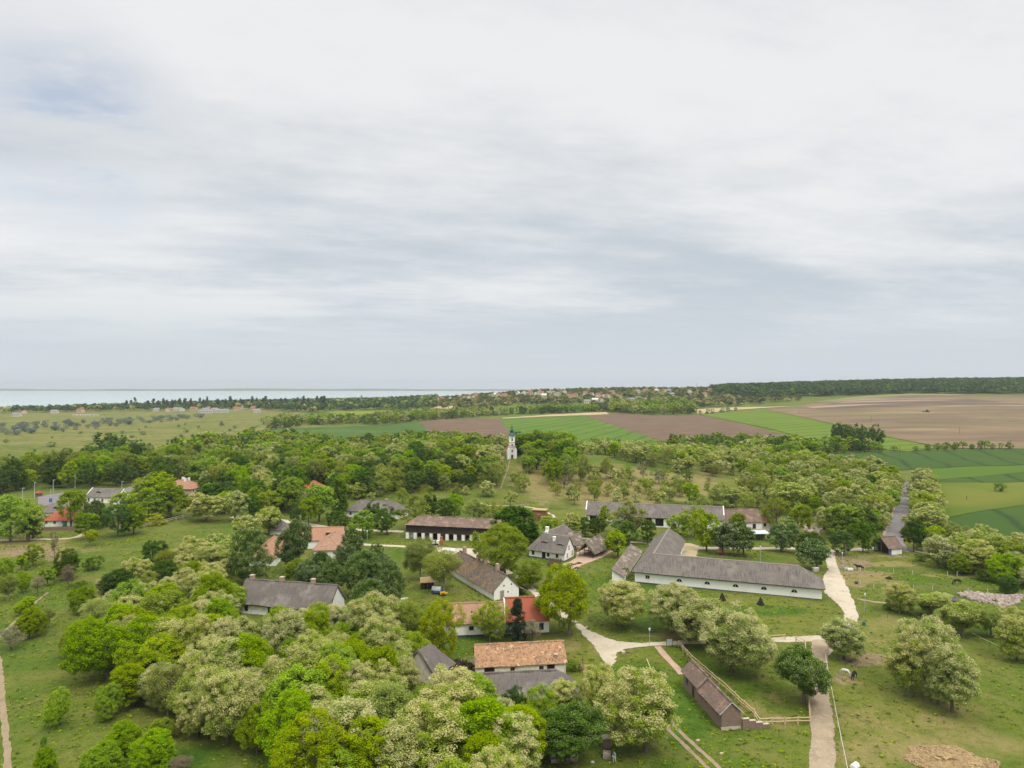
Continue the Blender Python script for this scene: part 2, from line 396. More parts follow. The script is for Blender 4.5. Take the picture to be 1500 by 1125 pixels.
# small breaks in the deck
dot = nt.nodes.new('ShaderNodeVectorMath'); dot.operation = 'DISTANCE'; nt.links.new(dirv, dot.inputs[0])
gd = Vector((-.64, 1, .375)).normalized(); dot.inputs[1].default_value = gd
near = mathn(nt, 'SUBTRACT', 1.0, ramp(nt, dot.outputs['Value'], .02, .16))
gap = mathn(nt, 'MULTIPLY', ramp(nt, mathn(nt, 'ADD', mathn(nt, 'MULTIPLY', mid, .6), mathn(nt, 'MULTIPLY', fine, .4)), .44, .62), near)
cl = mixc(nt, mathn(nt, 'MULTIPLY', gap, .6), cl, skyc)
cl = mixc(nt, .05, cl, skyc)
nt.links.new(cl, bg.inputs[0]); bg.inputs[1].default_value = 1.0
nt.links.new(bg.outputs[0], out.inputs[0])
sc.view_settings.view_transform = 'Standard'; sc.view_settings.look = 'None'; sc.view_settings.gamma = 1
sc.view_settings.exposure = 0.0
sc.render.engine = 'CYCLES'; sc.cycles.use_denoising = True; sc.cycles.max_bounces = 6; sc.cycles.diffuse_bounces = 2; sc.cycles.transparent_max_bounces = 4; sc.cycles.volume_bounces = 0
sc.cycles.sample_clamp_indirect = 4

# ------------------------------------------------------------------ ground sheet
ds = [30.0]
while ds[-1] < 11000:
    d = ds[-1]; ds.append(d+max(1.25, d*.0085 if d < 1800 else d*.03))
ds = np.array(ds); us = np.linspace(-1.35, 1.35, 560)
D, Uu = np.meshgrid(ds, us, indexing='ij'); X = D*Uu; Y = D
Z = zt(X, Y)
# cover masks are earth and dry-grass patches on the ground: (px, py, rx, ry, strength)
DRY = [(900, 715, 95, 38, 1), (990, 712, 90, 26, .8), (800, 700, 60, 40, .8), (650, 715, 120, 22, .35), (1040, 700, 60, 25, .5), (1255, 846, 55, 14, .9), (1240, 825, 25, 9, .8),
 (1310, 826, 40, 5, .8), (1310, 853, 28, 4, .9), (1400, 844, 90, 5, .5), (1330, 1050, 170, 60, .52), (1420, 1090, 120, 40, .55), (1300, 930, 60, 34, .6), (1230, 1000, 60, 60, .4), (1440, 1030, 90, 40, .45), (1290, 1100, 90, 40, .5), (1110, 1030, 60, 30, .4), (1150, 1060, 40, 15, .35),
 (20, 800, 120, 22, .7), (120, 800, 40, 12, .5), (60, 1010, 60, 50, .2), (90, 960, 60, 20, .3), (560, 822, 50, 14, .4), (1010, 930, 110, 6, .7), (1000, 868, 60, 8, .3), (1080, 878, 110, 8, .35), (880, 925, 40, 10, .35),
 (835, 945, 20, 12, .6), (870, 950, 14, 20, .5), (1300, 1000, 120, 40, .25), (960, 1000, 14, 10, .3), (1180, 850, 20, 8, .6)]
BARE = [(1250, 826, 38, 12, .8), (1232, 815, 18, 6, .9), (1262, 858, 28, 6, .6), (1290, 815, 55, 4, .8), (1262, 966, 52, 13, .95), (1238, 995, 22, 12, .8), (1236, 1018, 18, 8, .5), (1325, 1023, 30, 6, .6), (1390, 946, 30, 5, .5), (45, 808, 70, 10, .8), (80, 815, 40, 14, .6),
 (1340, 900, 40, 3, .6), (1265, 840, 60, 3, .8), (790, 735, 60, 14, .5), (690, 985, 40, 30, .9), (1145, 1050, 20, 10, .5), (300, 835, 20, 6, .5), (325, 800, 30, 10, .5), (1405, 945, 40, 4, .6), (1060, 1005, 50, 12, .25), (700, 972, 30, 10, .9),
 (1180, 775, 45, 14, .6), (1185, 757, 25, 10, .6), (890, 960, 10, 25, .7), (765, 985, 90, 6, .8), (868, 1075, 14, 30, .5), (380, 740, 30, 6, .6), (1030, 826, 100, 5, .6)]
LUSH = [(1000, 1040, 60, 70, .9), (930, 985, 60, 25, .8), (1120, 895, 90, 10, .9), (940, 895, 70, 14, .8), (760, 945, 80, 8, .9), (60, 870, 90, 40, .5), (100, 930, 90, 40, .4), (250, 1110, 120, 25, .9), (1450, 890, 60, 20, .6), (690, 725, 60, 12, .6), (610, 830, 80, 20, .5), (860, 850, 60, 20, .4), (1390, 930, 110, 14, .5), (700, 930, 60, 10, .9), (480, 800, 40, 15, .5), (1100, 820, 90, 10, .6), (560, 790, 70, 8, .5), (1480, 1110, 60, 30, .4), (1240, 870, 10, 30, .6)]
def cover(L):
    PXv = 750+FC*X/Y; PYv = HY+FC*(HC-Z)/Y; m = np.zeros_like(X)
    for a, b, rx, ry, s in L:
        q = ((PXv-a)/rx)**2+((PYv-b)/ry)**2
        m = np.maximum(m, s*np.clip(1.25-q, 0, 1))
    return m
dry, bare, lush = cover(DRY), cover(BARE), cover(LUSH)
PXv = 750+FC*X/Y
marsh = np.clip((Y-430)/120, 0, 1)*np.clip((560-PXv)/120, 0, 1)
dry = np.maximum(dry, marsh*.47)
nr, nc = D.shape
idx = np.arange(nr*nc).reshape(nr, nc)
F = np.stack([idx[:-1, :-1], idx[:-1, 1:], idx[1:, 1:], idx[1:, :-1]], -1).reshape(-1, 4)
V = np.stack([X, Y, Z], -1).reshape(-1, 3)
m, nt, b = base_mat('ground_cover', 1)
g = nt.nodes.new('ShaderNodeNewGeometry'); P = g.outputs['Position']
at = nt.nodes.new('ShaderNodeAttribute'); at.attribute_name = 'cover'
sp = nt.nodes.new('ShaderNodeSeparateColor'); nt.links.new(at.outputs['Color'], sp.inputs[0])
n1 = noisef(nt, P, .022, U, 5, .6); n2 = noisef(nt, P, .13, U, 6, .65, (5, 3, 0)); n3 = noisef(nt, P, .9, U, 5, .7, (1, 8, 0)); n4 = noisef(nt, P, 3.2, U, 3, .7, (2, 2, 0))
far_n = noisef(nt, P, .009, (1, 3.2, 1), 7, .66, (3, 3, 0))
c = mixc(nt, ramp(nt, n1, .38, .62), (.064, .114, .008), (.124, .145, .022))
c = mixc(nt, mathn(nt, 'MULTIPLY', ramp(nt, n2, .42, .66), .75), c, (.145, .146, .034))
lf = mathn(nt, 'MULTIPLY', sp.outputs[2], ramp(nt, mathn(nt, 'ADD', mathn(nt, 'MULTIPLY', n2, .5), mathn(nt, 'MULTIPLY', sp.outputs[2], .5)), .38, .62))
c = mixc(nt, lf, c, mixc(nt, ramp(nt, n2, .4, .65), (.038, .092, .005), (.076, .134, .008)))
df = mathn(nt, 'ADD', mathn(nt, 'MULTIPLY', sp.outputs[0], .95), mathn(nt, 'MULTIPLY', mathn(nt, 'SUBTRACT', mathn(nt, 'ADD', mathn(nt, 'MULTIPLY', n2, .6), mathn(nt, 'MULTIPLY', far_n, .6)), .6), 1.6))
c = mixc(nt, mathn(nt, 'MULTIPLY', ramp(nt, df, .28, .70), .88), c, mixc(nt, ramp(nt, n3, .4, .65), (.195, .165, .064), (.285, .232, .10)))
bf = mathn(nt, 'ADD', mathn(nt, 'MULTIPLY', sp.outputs[1], .8), mathn(nt, 'MULTIPLY', mathn(nt, 'SUBTRACT', n2, .5), 1.3))
c = mixc(nt, mathn(nt, 'MULTIPLY', ramp(nt, bf, .34, .62), .92), c, mixc(nt, ramp(nt, n3, .38, .66), (.165, .12, .078), (.31, .235, .145)))
n5 = noisef(nt, P, .38, U, 5, .7, (7, 2, 0))
c = mixc(nt, mathn(nt, 'MULTIPLY', ramp(nt, n5, .50, .64), .6), c, mixc(nt, 1.0, c, (.55, .66, .42), 'MULTIPLY'))
c = mixc(nt, mathn(nt, 'MULTIPLY', ramp(nt, n3, .48, .62), .6), c, mixc(nt, 1.0, c, (.60, .68, .50), 'MULTIPLY'))
c = mixc(nt, mathn(nt, 'MULTIPLY', ramp(nt, n4, .46, .64), .6), c, mixc(nt, 1.0, c, (1.45, 1.4, 1.35), 'MULTIPLY'))
nt.links.new(c, b.inputs['Base Color'])
bp = nt.nodes.new('ShaderNodeBump'); bp.inputs['Strength'].default_value = .9; bp.inputs['Distance'].default_value = .25
nt.links.new(mathn(nt, 'ADD', n3, mathn(nt, 'MULTIPLY', n4, .5)), bp.inputs['Height']); nt.links.new(bp.outputs[0], b.inputs['Normal'])
me = np_mesh('ground', V, F, ['ground_cover'])
ca = me.color_attributes.new('cover', 'FLOAT_COLOR', 'POINT')
ca.data.foreach_set('color', np.stack([dry, bare, lush, np.ones_like(dry)], -1).astype(np.float32).ravel())
me.polygons.foreach_set('use_smooth', [True]*len(me.polygons))
tag(link(bpy.data.objects.new('ground', me)), kind='structure')

# lake and the far shore
m, nt, b = base_mat('lake_water', .12)
g = nt.nodes.new('ShaderNodeNewGeometry')
f = noisef(nt, g.outputs['Position'], .004, (1, 5, 1), 5, .6)
nt.links.new(mixc(nt, ramp(nt, f, .4, .65), (.38, .50, .51), (.44, .56, .56)), b.inputs['Base Color'])
f2 = noisef(nt, g.outputs['Position'], .5, U, 4, .6); bp = nt.nodes.new('ShaderNodeBump'); bp.inputs['Strength'].default_value = .06; nt.links.new(f2, bp.inputs['Height']); nt.links.new(bp.outputs[0], b.inputs['Normal'])
tag(MB().face([(-14000, 1500, -3.5), (600, 1500, -3.5), (600, 10600, -3.5), (-14000, 10600, -3.5)]).build('lake', 'lake_water'), kind='structure')
surf('far_hills', (.07, .10, .07), [(.002, U, .4, .65, (.15, .16, .10))], 1, coord='World')
hx = np.linspace(-14000, 1500, 220); prof = 15+7*np.sin(hx/2300+.6)+5*np.sin(hx/870)+3*np.sin(hx/310+2)
prof = np.clip((prof*1.25+10)*np.clip((1500-hx)/3500, .25, 1), 3, 55)
VV = []; rows = [(9750, -4.5, 0), (9900, 0, .3), (10150, 0, .75), (10500, 0, 1), (10900, 0, .5)]
for yy, z0, k in rows: VV.append(np.stack([hx, np.full_like(hx, yy), z0+prof*k], -1))
VV = np.array(VV).reshape(-1, 3); ii = np.arange(len(rows)*len(hx)).reshape(len(rows), -1)
FF = np.stack([ii[:-1, :-1], ii[:-1, 1:], ii[1:, 1:], ii[1:, :-1]], -1).reshape(-1, 4)
tag(link(bpy.data.objects.new('hills', np_mesh('hills', VV, FF, ['far_hills']))), kind='structure')

# ------------------------------------------------------------------ fields and ways
surf('ploughed_soil', (.14, .094, .062), [(.02, (1, 3, 1), .42, .66, (.105, .07, .046)), (.25, (.15, 1, 1), .5, .75, (.21, .145, .095))], 1, coord='World')
surf('brown_field', (.195, .14, .078), [(.006, (.8, 3, 1), .42, .58, (.135, .094, .062)), (.010, (.5, 3.5, 1), .50, .66, (.145, .148, .046)), (.004, (1, 3, 1), .56, .68, (.27, .205, .13)), (.2, (.1, 1, 1), .5, .75, (.21, .155, .105))], 1, coord='World')
surf('dark_band', (.115, .082, .06), [(.005, (.5, 4, 1), .47, .58, (.29, .225, .155)), (.01, (1, 3, 1), .58, .75, (.13, .12, .06))], 1, coord='World')
surf('tan_stubble', (.40, .315, .19), [(.02, U, .45, .7, (.34, .26, .16))], 1, coord='World')
surf('pale_field', (.17, .19, .075), [(.01, (1, 3, 1), .45, .7, (.23, .19, .10))], 1, coord='World')
def crop(name, c1, c2, period, ang, soft=.35, c3=None):
    m, nt, b = base_mat(name, 1); g = nt.nodes.new('ShaderNodeNewGeometry')
    mp = nt.nodes.new('ShaderNodeMapping'); mp.inputs[2].default_value = (0, 0, R(ang)); nt.links.new(g.outputs['Position'], mp.inputs[0])
    sx = nt.nodes.new('ShaderNodeSeparateXYZ'); nt.links.new(mp.outputs[0], sx.inputs[0])
    wob = noisef(nt, g.outputs['Position'], .012, U, 3, .5)
    ph = mathn(nt, 'FRACT', mathn(nt, 'ADD', mathn(nt, 'DIVIDE', sx.outputs[0], period), mathn(nt, 'MULTIPLY', wob, .8)))
    tri = mathn(nt, 'ABSOLUTE', mathn(nt, 'SUBTRACT', ph, .5))
    f = ramp(nt, tri, .5-soft, .5)
    cc = mixc(nt, ramp(nt, noisef(nt, g.outputs['Position'], .015, U, 5, .6), .4, .65), c1, c3 or c1)
    cc = mixc(nt, mathn(nt, 'MULTIPLY', f, .8), cc, c2)
    cc = mixc(nt, mathn(nt, 'MULTIPLY', ramp(nt, noisef(nt, g.outputs['Position'], .5, U, 4, .7), .45, .75), .25), cc, c2)
    nt.links.new(cc, b.inputs['Base Color'])
crop('crop_striped', (.076, .148, .010), (.036, .085, .006), 21, 24, .17, (.104, .168, .014))
crop('crop_bright', (.10, .162, .009), (.058, .112, .007), 24, 66, .22, (.12, .172, .014))
crop('crop_dark', (.038, .082, .009), (.016, .04, .006), 24, 20, .12, (.046, .09, .010))
crop('crop_mid', (.066, .126, .008), (.062, .125, .008), 30, 80, .2)
crop('crop_lime', (.165, .21, .016), (.12, .175, .014), 40, 20, .15)
crop('meadow_lime', (.096, .136, .009), (.07, .115, .008), 60, 70, .3, (.13, .145, .018))
crop('crop_left', (.048, .102, .014), (.036, .082, .012), 14, 70, .25, (.075, .14, .02))
kw = dict(cell=30, off=.35, rag=1.5, step=20)
sheet('ploughed_field', [(612, 617), (672, 614), (735, 613.5), (747, 632), (735, 650), (640, 648), (625, 628)], 'ploughed_soil', **kw)
sheet('tan_strip_field', [(735, 612.5), (800, 608), (860, 605), (888, 604), (892, 607), (860, 608.6), (800, 610.5), (737, 613.5)], 'tan_stubble', **{**kw, 'off': .5})
sheet('striped_crop_field', [(731, 613.5), (800, 611), (858, 609.5), (900, 624), (948, 640), (975, 652), (900, 656), (830, 652), (775, 645), (748, 633)], 'crop_striped', **{**kw, 'off': .42})
sheet('dark_ploughed_field', [(858, 609), (892, 605.5), (960, 608.5), (1025, 608), (1090, 622), (1150, 638), (1200, 652), (1100, 652), (1000, 650), (965, 646), (900, 624)], 'ploughed_soil', **{**kw, 'off': .38})
sheet('crop_field', [(1026, 608), (1080, 602), (1116, 599), (1150, 607), (1250, 630), (1320, 645), (1378, 657), (1330, 662), (1215, 652), (1130, 629)], 'crop_bright', **{**kw, 'off': .45})
sheet('brown_field', [(1116, 599), (1165, 596.5), (1183, 592), (1240, 584), (1330, 577.5), (1400, 578.5), (1500, 580), (2300, 581), (2300, 657), (1400, 657.5), (1372, 654), (1250, 628.5), (1150, 606)], 'brown_field', **{**kw, 'off': .4, 'cell': 40})
sheet('dark_ploughed_band', [(1180, 596.5), (1260, 587), (1330, 582.5), (1420, 585), (1480, 590), (1520, 594), (1480, 596), (1400, 593), (1300, 596.5), (1200, 599)], 'dark_band', **{**kw, 'off': .6, 'cell': 40})
sheet('pale_upper_field', [(1183, 591), (1240, 583), (1330, 577), (1420, 578), (1400, 579.6), (1330, 580), (1250, 585.5)], 'pale_field', **{**kw, 'off': .75, 'cell': 40})
sheet('tan_patch_field', [(1017, 600), (1075, 597), (1150, 595.5), (1180, 594.5), (1120, 598), (1070, 601.5), (1022, 607)], 'tan_stubble', **{**kw, 'off': .55})
sheet('wheat_field', [(1165, 668), (1300, 662.5), (1400, 659.5), (1500, 657.5), (2300, 656), (2300, 681), (1500, 681.5), (1420, 683), (1355, 687), (1300, 690), (1200, 690)], 'crop_dark', **{**kw, 'cell': 12, 'off': .2})
sheet('barley_field', [(1355, 687.5), (1420, 683.5), (1500, 682), (2300, 681.5), (2300, 689), (1500, 691), (1430, 698), (1372, 704)], 'crop_mid', **{**kw, 'cell': 12, 'off': .21})
sheet('narrow_wheat_field', [(1372, 704.5), (1430, 698.5), (1500, 691.5), (2300, 689.5), (2300, 705), (1500, 706), (1372, 706.5)], 'crop_dark', **{**kw, 'cell': 12, 'off': .2})
sheet('lime_meadow', [(1372, 707), (1500, 706.5), (2250, 706), (2250, 728), (1500, 740), (1440, 748), (1383, 759), (1366, 730)], 'meadow_lime', **{**kw, 'cell': 8, 'off': .15, 'rag': .8})
sheet('dark_wheat_field', [(1383, 759.5), (1440, 748.5), (1500, 740.5), (2250, 728), (2300, 800), (1500, 800), (1440, 792)], 'crop_dark', **{**kw, 'cell': 8, 'off': .15, 'rag': .8})
sheet('green_field', [(357, 648), (375, 638), (392, 630), (430, 627.5), (500, 625.5), (545, 624), (600, 618.5), (612, 618), (640, 640), (600, 645), (540, 646), (440, 648)], 'crop_left', **{**kw, 'cell': 16, 'off': .25})
sheet('lime_strip_field', [(478, 603), (530, 602), (578, 601), (574, 606), (530, 608), (478, 609)], 'crop_lime', **kw)
sheet('small_green_field', [(418, 612.5), (440, 607), (470, 605), (497, 603.5), (520, 608.5), (540, 609.5), (530, 614), (490, 614)], 'crop_mid', **kw)
sheet('allotment_field', [(612, 600.5), (640, 599.5), (700, 599), (698, 604), (670, 607.5), (640, 608), (620, 605)], 'crop_lime', **kw)
sheet('hill_allotment_field', [(720, 597), (735, 594.5), (790, 594), (800, 599), (785, 605), (735, 606), (718, 604)], 'crop_bright', **kw)
sheet('small_ploughed_field', [(694, 603.5), (700, 601.5), (722, 601.5), (716, 605.5)], 'ploughed_soil', **{**kw, 'off': .6})
sheet('small_stubble_field', [(630, 599), (640, 595.5), (668, 595), (668, 599)], 'tan_stubble', **kw)
sheet('hill_meadow', [(775, 597), (800, 593), (865, 592), (862, 597), (820, 602)], 'crop_mid', **kw)

FIELD_N = len(SHEETS)
surf('gravel', (.485, .43, .345), [(.10, U, .44, .66, (.40, .34, .26)), (.45, U, .52, .68, (.36, .295, .22)), (1.6, U, .54, .68, (.42, .36, .28)), (4, U, .5, .7, (.55, .50, .42))], 1, coord='World', bump=.3, bscale=6, edge=1.1)
surf('trail', (.29, .225, .155), [(.5, U, .45, .68, (.23, .18, .115)), (2, U, .52, .7, (.22, .20, .09))], 1, coord='World')
surf('dirt', (.35, .285, .205), [(.25, U, .42, .66, (.28, .22, .155)), (1.5, U, .5, .72, (.42, .35, .255)), (.55, (2.4, .12, 1), .55, .68, (.24, .205, .10)), (3, U, .56, .7, (.27, .20, .145))], 1, coord='World', bump=.5, bscale=5, edge=.7)
surf('asphalt', (.19, .175, .185), [(.2, U, .45, .7, (.23, .215, .22)), (3, U, .5, .7, (.15, .14, .145))], .9, coord='World')
surf('sand_yard', (.47, .39, .26), [(.3, U, .45, .68, (.37, .30, .19)), (1.4, U, .56, .74, (.25, .23, .10))], 1, coord='World', edge=1.0)
surf('brick_paving', (.46, .325, .25), [(.4, U, .45, .7, (.39, .27, .21)), (3, U, .5, .72, (.34, .235, .18))], .95, coord='World')
K = dict(cell=1.6, off=.045, rag=.16, step=.9)
sheet('gravel_road', [(1205, 808), (1213, 802), (1222, 806), (1228, 829), (1234, 842), (1243, 860), (1255, 887), (1259, 903), (1255, 918), (1240, 934), (1226, 945), (1217, 962), (1187, 962), (1188, 938), (1210, 934), (1229, 925), (1236, 912), (1233, 893), (1222, 881), (1206, 869), (1204, 850), (1206, 842), (1212, 834)], 'gravel', **K)
ribbon('dirt_track', [(1204, 938), (1200, 962), (1197, 990), (1201, 1030), (1205, 1070), (1205, 1125), (1204, 1240)], [3.3, 3.6], 'dirt', **{**K, 'off': .05})
ribbon('yard_lane', [(990, 799), (1025, 803), (1060, 803), (1110, 803.5), (1150, 803), (1185, 804), (1213, 807), (1250, 805), (1290, 803), (1305, 797)], 3.6, 'gravel', **{**K, 'off': .055})
ribbon('lane_to_shelter', [(995, 798), (970, 800), (940, 795), (915, 794), (880, 792), (850, 788), (815, 786)], 2.4, 'gravel', **{**K, 'off': .05})
sheet('sand_yard', [(990, 795), (1012, 796), (1026, 800), (1022, 812), (1020, 826), (994, 826)], 'sand_yard', **{**K, 'off': .06})
sheet('brick_terrace', [(986, 797), (1000, 797), (992, 823), (978, 822)], 'brick_paving', **{**K, 'off': .07, 'rag': .05})
sheet('gravel_lane', [(840, 905), (851, 914), (865, 923), (885, 933), (905, 939), (940, 941.5), (990, 938.5), (1060, 936.5), (1130, 934), (1214, 929.5), (1214, 940), (1130, 942), (1060, 943.5), (1000, 945), (950, 947.5), (918, 951), (905, 957), (904, 972), (893, 979), (884, 971), (874, 955), (858, 935), (842, 918), (822, 905), (800, 888), (778, 869), (757, 852), (750, 842), (758, 840), (782, 860), (806, 880)], 'gravel', **K)
sheet('paved_square', [(640, 800), (668, 803), (700, 803.5), (722, 806), (730, 815), (752, 840), (745, 846), (718, 826), (690, 816), (655, 812), (635, 808)], 'gravel', **{**K, 'off': .06})
ribbon('village_lane', [(660, 806), (620, 802), (570, 799.5), (530, 797.5), (500, 793), (487, 785)], 2.6, 'gravel', **{**K, 'off': .05})
ribbon('lane', [(340, 757), (380, 759), (420, 764), (450, 768), (480, 773), (510, 775.5), (545, 777), (592, 779)], [5.5, 3.0], 'gravel', **{**K, 'off': .05})
sheet('house_terrace', [(824, 826), (834, 823), (843, 818), (846, 806), (842, 800), (860, 797), (882, 799), (900, 806), (884, 816), (866, 823), (852, 828), (844, 835), (833, 833)], 'brick_paving', **{**K, 'off': .05, 'rag': .1})
ribbon('curved_path', [(700, 735), (712, 740), (733, 741), (756, 741.5), (785, 744.5), (797, 749), (808, 754), (812, 758), (806, 763)], 1.7, 'gravel', **{**K, 'off': .06})
ribbon('stone_steps', [(747, 674), (745, 683), (741, 695), (737, 706), (733, 717)], .6, 'trail', **{**K, 'off': .12, 'rag': .35})
ribbon('asphalt_road', [(1329, 706), (1328, 720), (1322, 745), (1317, 765), (1311, 783), (1310, 795), (1318, 803), (1335, 807)], [4.4, 5.6], 'asphalt', **{**K, 'off': .06, 'rag': .12})
ribbon('road_verge', [(1322, 714), (1314, 740), (1306, 762), (1297, 785)], 2.2, 'dirt', **{**K, 'off': .04, 'rag': .3})
ribbon('side_lane', [(1330, 805), (1350, 809), (1372, 814)], 2.4, 'gravel', **{**K, 'off': .055})
sheet('car_park', [(55, 727), (95, 721), (90, 728), (84, 738), (66, 741), (56, 738)], 'asphalt', **{**K, 'cell': 3, 'off': .06})
ribbon('asphalt_lane', [(172, 726), (188, 719), (200, 712), (216, 701), (228, 690), (236, 680)], 6.0, 'asphalt', **{**K, 'cell': 3, 'off': .06})
ribbon('sandy_path', [(-40, 792), (20, 791), (60, 790), (100, 789), (118, 785), (128, 779), (132, 775)], 2.6, 'sand_yard', **K)
ribbon('foot_path', [(-6, 950), (1, 985), (4, 1030), (9, 1080), (11, 1125), (10, 1200)], .85, 'trail', **{**K, 'cell': 1})
ribbon('meadow_path', [(-10, 942), (12, 920), (30, 903), (50, 884), (70, 868)], .6, 'trail', **{**K, 'cell': 1})
ribbon('brick_path', [(963, 947), (972, 958), (981, 968), (990, 977), (999, 988)], 1.25, 'brick_paving', **{**K, 'cell': 1, 'rag': .12})
ribbon('wheel_track', [(972, 1058), (982, 1072), (1005, 1094), (1036, 1125), (1060, 1150)], .66, 'trail', **{**K, 'cell': 1, 'rag': .1})
ribbon('wheel_track', [(984, 1056), (996, 1072), (1020, 1094), (1053, 1125), (1078, 1150)], .66, 'trail', **{**K, 'cell': 1, 'rag': .1})
ribbon('paddock_track', [(1256, 877), (1280, 882), (1310, 884)], 1.3, 'trail', **{**K, 'cell': 1, 'rag': .2})
# ------------------------------------------------------------------ houses
def tx(A, d, px):
    u = (px-750)/FC; return (u*A[1]-A[0])/(d[0]-u*d[1])
def G2(px, py): p = G(px, py); return (p.x, p.y)
FOOT = []       # footprints in plan, to keep trees out
class House:
    def __init__(s, name, A, B, label, cat, group=None, z=None):
        s.A = Vector(A[:2]); d = Vector(B[:2])-s.A; s.len = d.length; s.d = d.normalized(); s.p = Vector((-s.d.y, s.d.x))
        s.z = zs(*s.A) if z is None else z
        s.root = tag(empty(name, (s.A.x, s.A.y, s.z), math.atan2(d.y, d.x)), label, cat, group)
    def x(s, px): return tx(s.A, s.d, px)
    def at(s, o, x0=0, y0=0, rot=0): o.location = (x0, y0, 0); o.rotation_euler = (0, 0, rot); return o
    def block(s, L, W, hw, hr, ends=('gable', 'gable'), x0=0, y0=0, rot=0, wall='whitewash', roof='thatch', ov=.45, t=.25, a=(None, None), f=.5, sag=.05, plinth=True, ridge=None, g=.25, nowall=False, wname='wall', rname='roof'):
        b = dict(L=L, W=W, hw=hw, hr=hr, x0=x0, y0=y0, rot=rot); H = W/2; sl = hr/H
        cr, sr = math.cos(rot), math.sin(rot)
        def wpt(x, y):
            lx, ly = x0+x*cr-y*sr, y0+x*sr+y*cr
            return (s.A.x+s.d.x*lx+s.p.x*ly, s.A.y+s.d.y*lx+s.p.y*ly)
        FOOT.append([wpt(-.8, -.8), wpt(L+.8, -.8), wpt(L+.8, W+.8), wpt(-.8, W+.8)])
        zb = -.8
        if not nowall:
            m = MB(); top = []
            for k, xx in ((0, 0), (1, L)):
                e = ends[k]
                if e == 'gable': prof = [(0, hw), (H, hw+hr-.04), (W, hw)]
                elif e == 'half': prof = [(0, hw), (H*f, hw+hr*f-.04), (W-H*f, hw+hr*f-.04), (W, hw)]
                else: prof = [(0, hw), (W, hw)]
                pts = [(xx, 0, zb)]+[(xx, y, z) for y, z in prof]+[(xx, W, zb)]
                m.face(pts if k == 0 else pts[::-1])
            m.face([(0, 0, zb), (L, 0, zb), (L, 0, hw), (0, 0, hw)]); m.face([(L, W, zb), (0, W, zb), (0, W, hw), (L, W, hw)])
            m.face([(0, 0, hw-.02), (L, 0, hw-.02), (L, W, hw-.02), (0, W, hw-.02)])
            s.at(m.build(wname, wall, s.root), x0, y0, rot); 
            if plinth:
                pm = MB(); pm.box(-.04, -.04, zb, L+.04, -.003, .32); pm.box(L+.003, -.04, zb, L+.045, W, .32)
                s.at(pm.build('plinth', 'dark_plinth', s.root), x0, y0, rot)
        lift = .03; ze = hw-sl*ov+lift; zr = hw+hr+lift
        B = []
        for k in (0, 1):
            e = ends[k]; aa = a[k]
            if e == 'hip':
                aa = H if aa is None else aa; ovx = sl*ov*aa/hr
                B.append([(-ovx, -ov, ze), (aa, H, zr)])
            elif e == 'half':
                aa = H*(1-f)*.9 if aa is None else aa
                B.append([(-g, -ov, ze), (-g, H*f, hw+hr*f+lift), (aa, H, zr)])
            else: B.append([(-g, -ov, ze), (-g, H, zr)])
        mir = lambda p: (L-p[0], p[1], p[2]); bk = lambda p: (p[0], W-p[1], p[2])
        Lb = B[0]; Rb = [mir(p) for p in B[1]]
        fr = [Lb[0], Rb[0]]+Rb[1:]+Lb[1:][::-1]
        polys = [fr, [bk(p) for p in fr][::-1]]
        for k, bb in ((0, Lb), (1, Rb)):
            if ends[k] == 'hip': q = [bb[0], bb[1], bk(bb[0])]
            elif ends[k] == 'half': q = [bb[1], bb[2], bk(bb[1])]
            else: continue
            polys.append(q if k else q[::-1])
        bm = bmesh.new(); vd = {}
        def vtx(p):
            key = tuple(round(c, 4) for c in p)
            if key not in vd: vd[key] = bm.verts.new(p)
            return vd[key]
        for q in polys:
            try: bm.faces.new([vtx(p) for p in q])
            except ValueError: pass
        bm.normal_update()
        for fc in bm.faces:
            if fc.normal.z < 0: fc.normal_flip()
        if sag:
            for ax, lo, hi in ((0, -1, L+1), (1, -1, W+1)):
                q = math.floor(lo)+.37
                while q < hi:
                    c_ = Vector((0, 0, 0)); c_[ax] = q; n_ = Vector((0, 0, 0)); n_[ax] = 1
                    bmesh.ops.bisect_plane(bm, geom=bm.verts[:]+bm.edges[:]+bm.faces[:], plane_co=c_, plane_no=n_, dist=1e-4); q += .9
            sd = Vector((s.A.x*.7, s.A.y*.3, 0))
            for v in bm.verts: v.co.z += sag*(mnoise.noise(v.co*.45+sd)*1.6+mnoise.noise(v.co*1.6+sd)*.8)
        me = bpy.data.meshes.new(rname); bm.to_mesh(me); bm.free(); me.materials.append(MATS[roof])
        ro = s.at(link(bpy.data.objects.new(rname, me), s.root), x0, y0, rot)
        md = ro.modifiers.new('thickness', 'SOLIDIFY'); md.thickness = t; md.offset = 1
        b['roof'] = ro
        if ridge:
            m = MB(); x1, x2 = Lb[-1][0], Rb[-1][0]; n = max(2, int((x2-x1)/1.5))
            m.tube([(x1+(x2-x1)*i/n, H, zr+t-.02+sag*mnoise.noise(Vector((i*1.3, s.A.x, 0)))) for i in range(n+1)], .2, 6)
            for k, bb in ((0, Lb), (1, Rb)):
                if ends[k] == 'hip' and ridge != 'top':
                    for q in (bb[0], bk(bb[0])): m.tube([(q[0], q[1], q[2]+t-.05), (bb[1][0], H, zr+t-.04)], .1, 5)
            m.build('ridge_cap', ridge, ro)
        return b
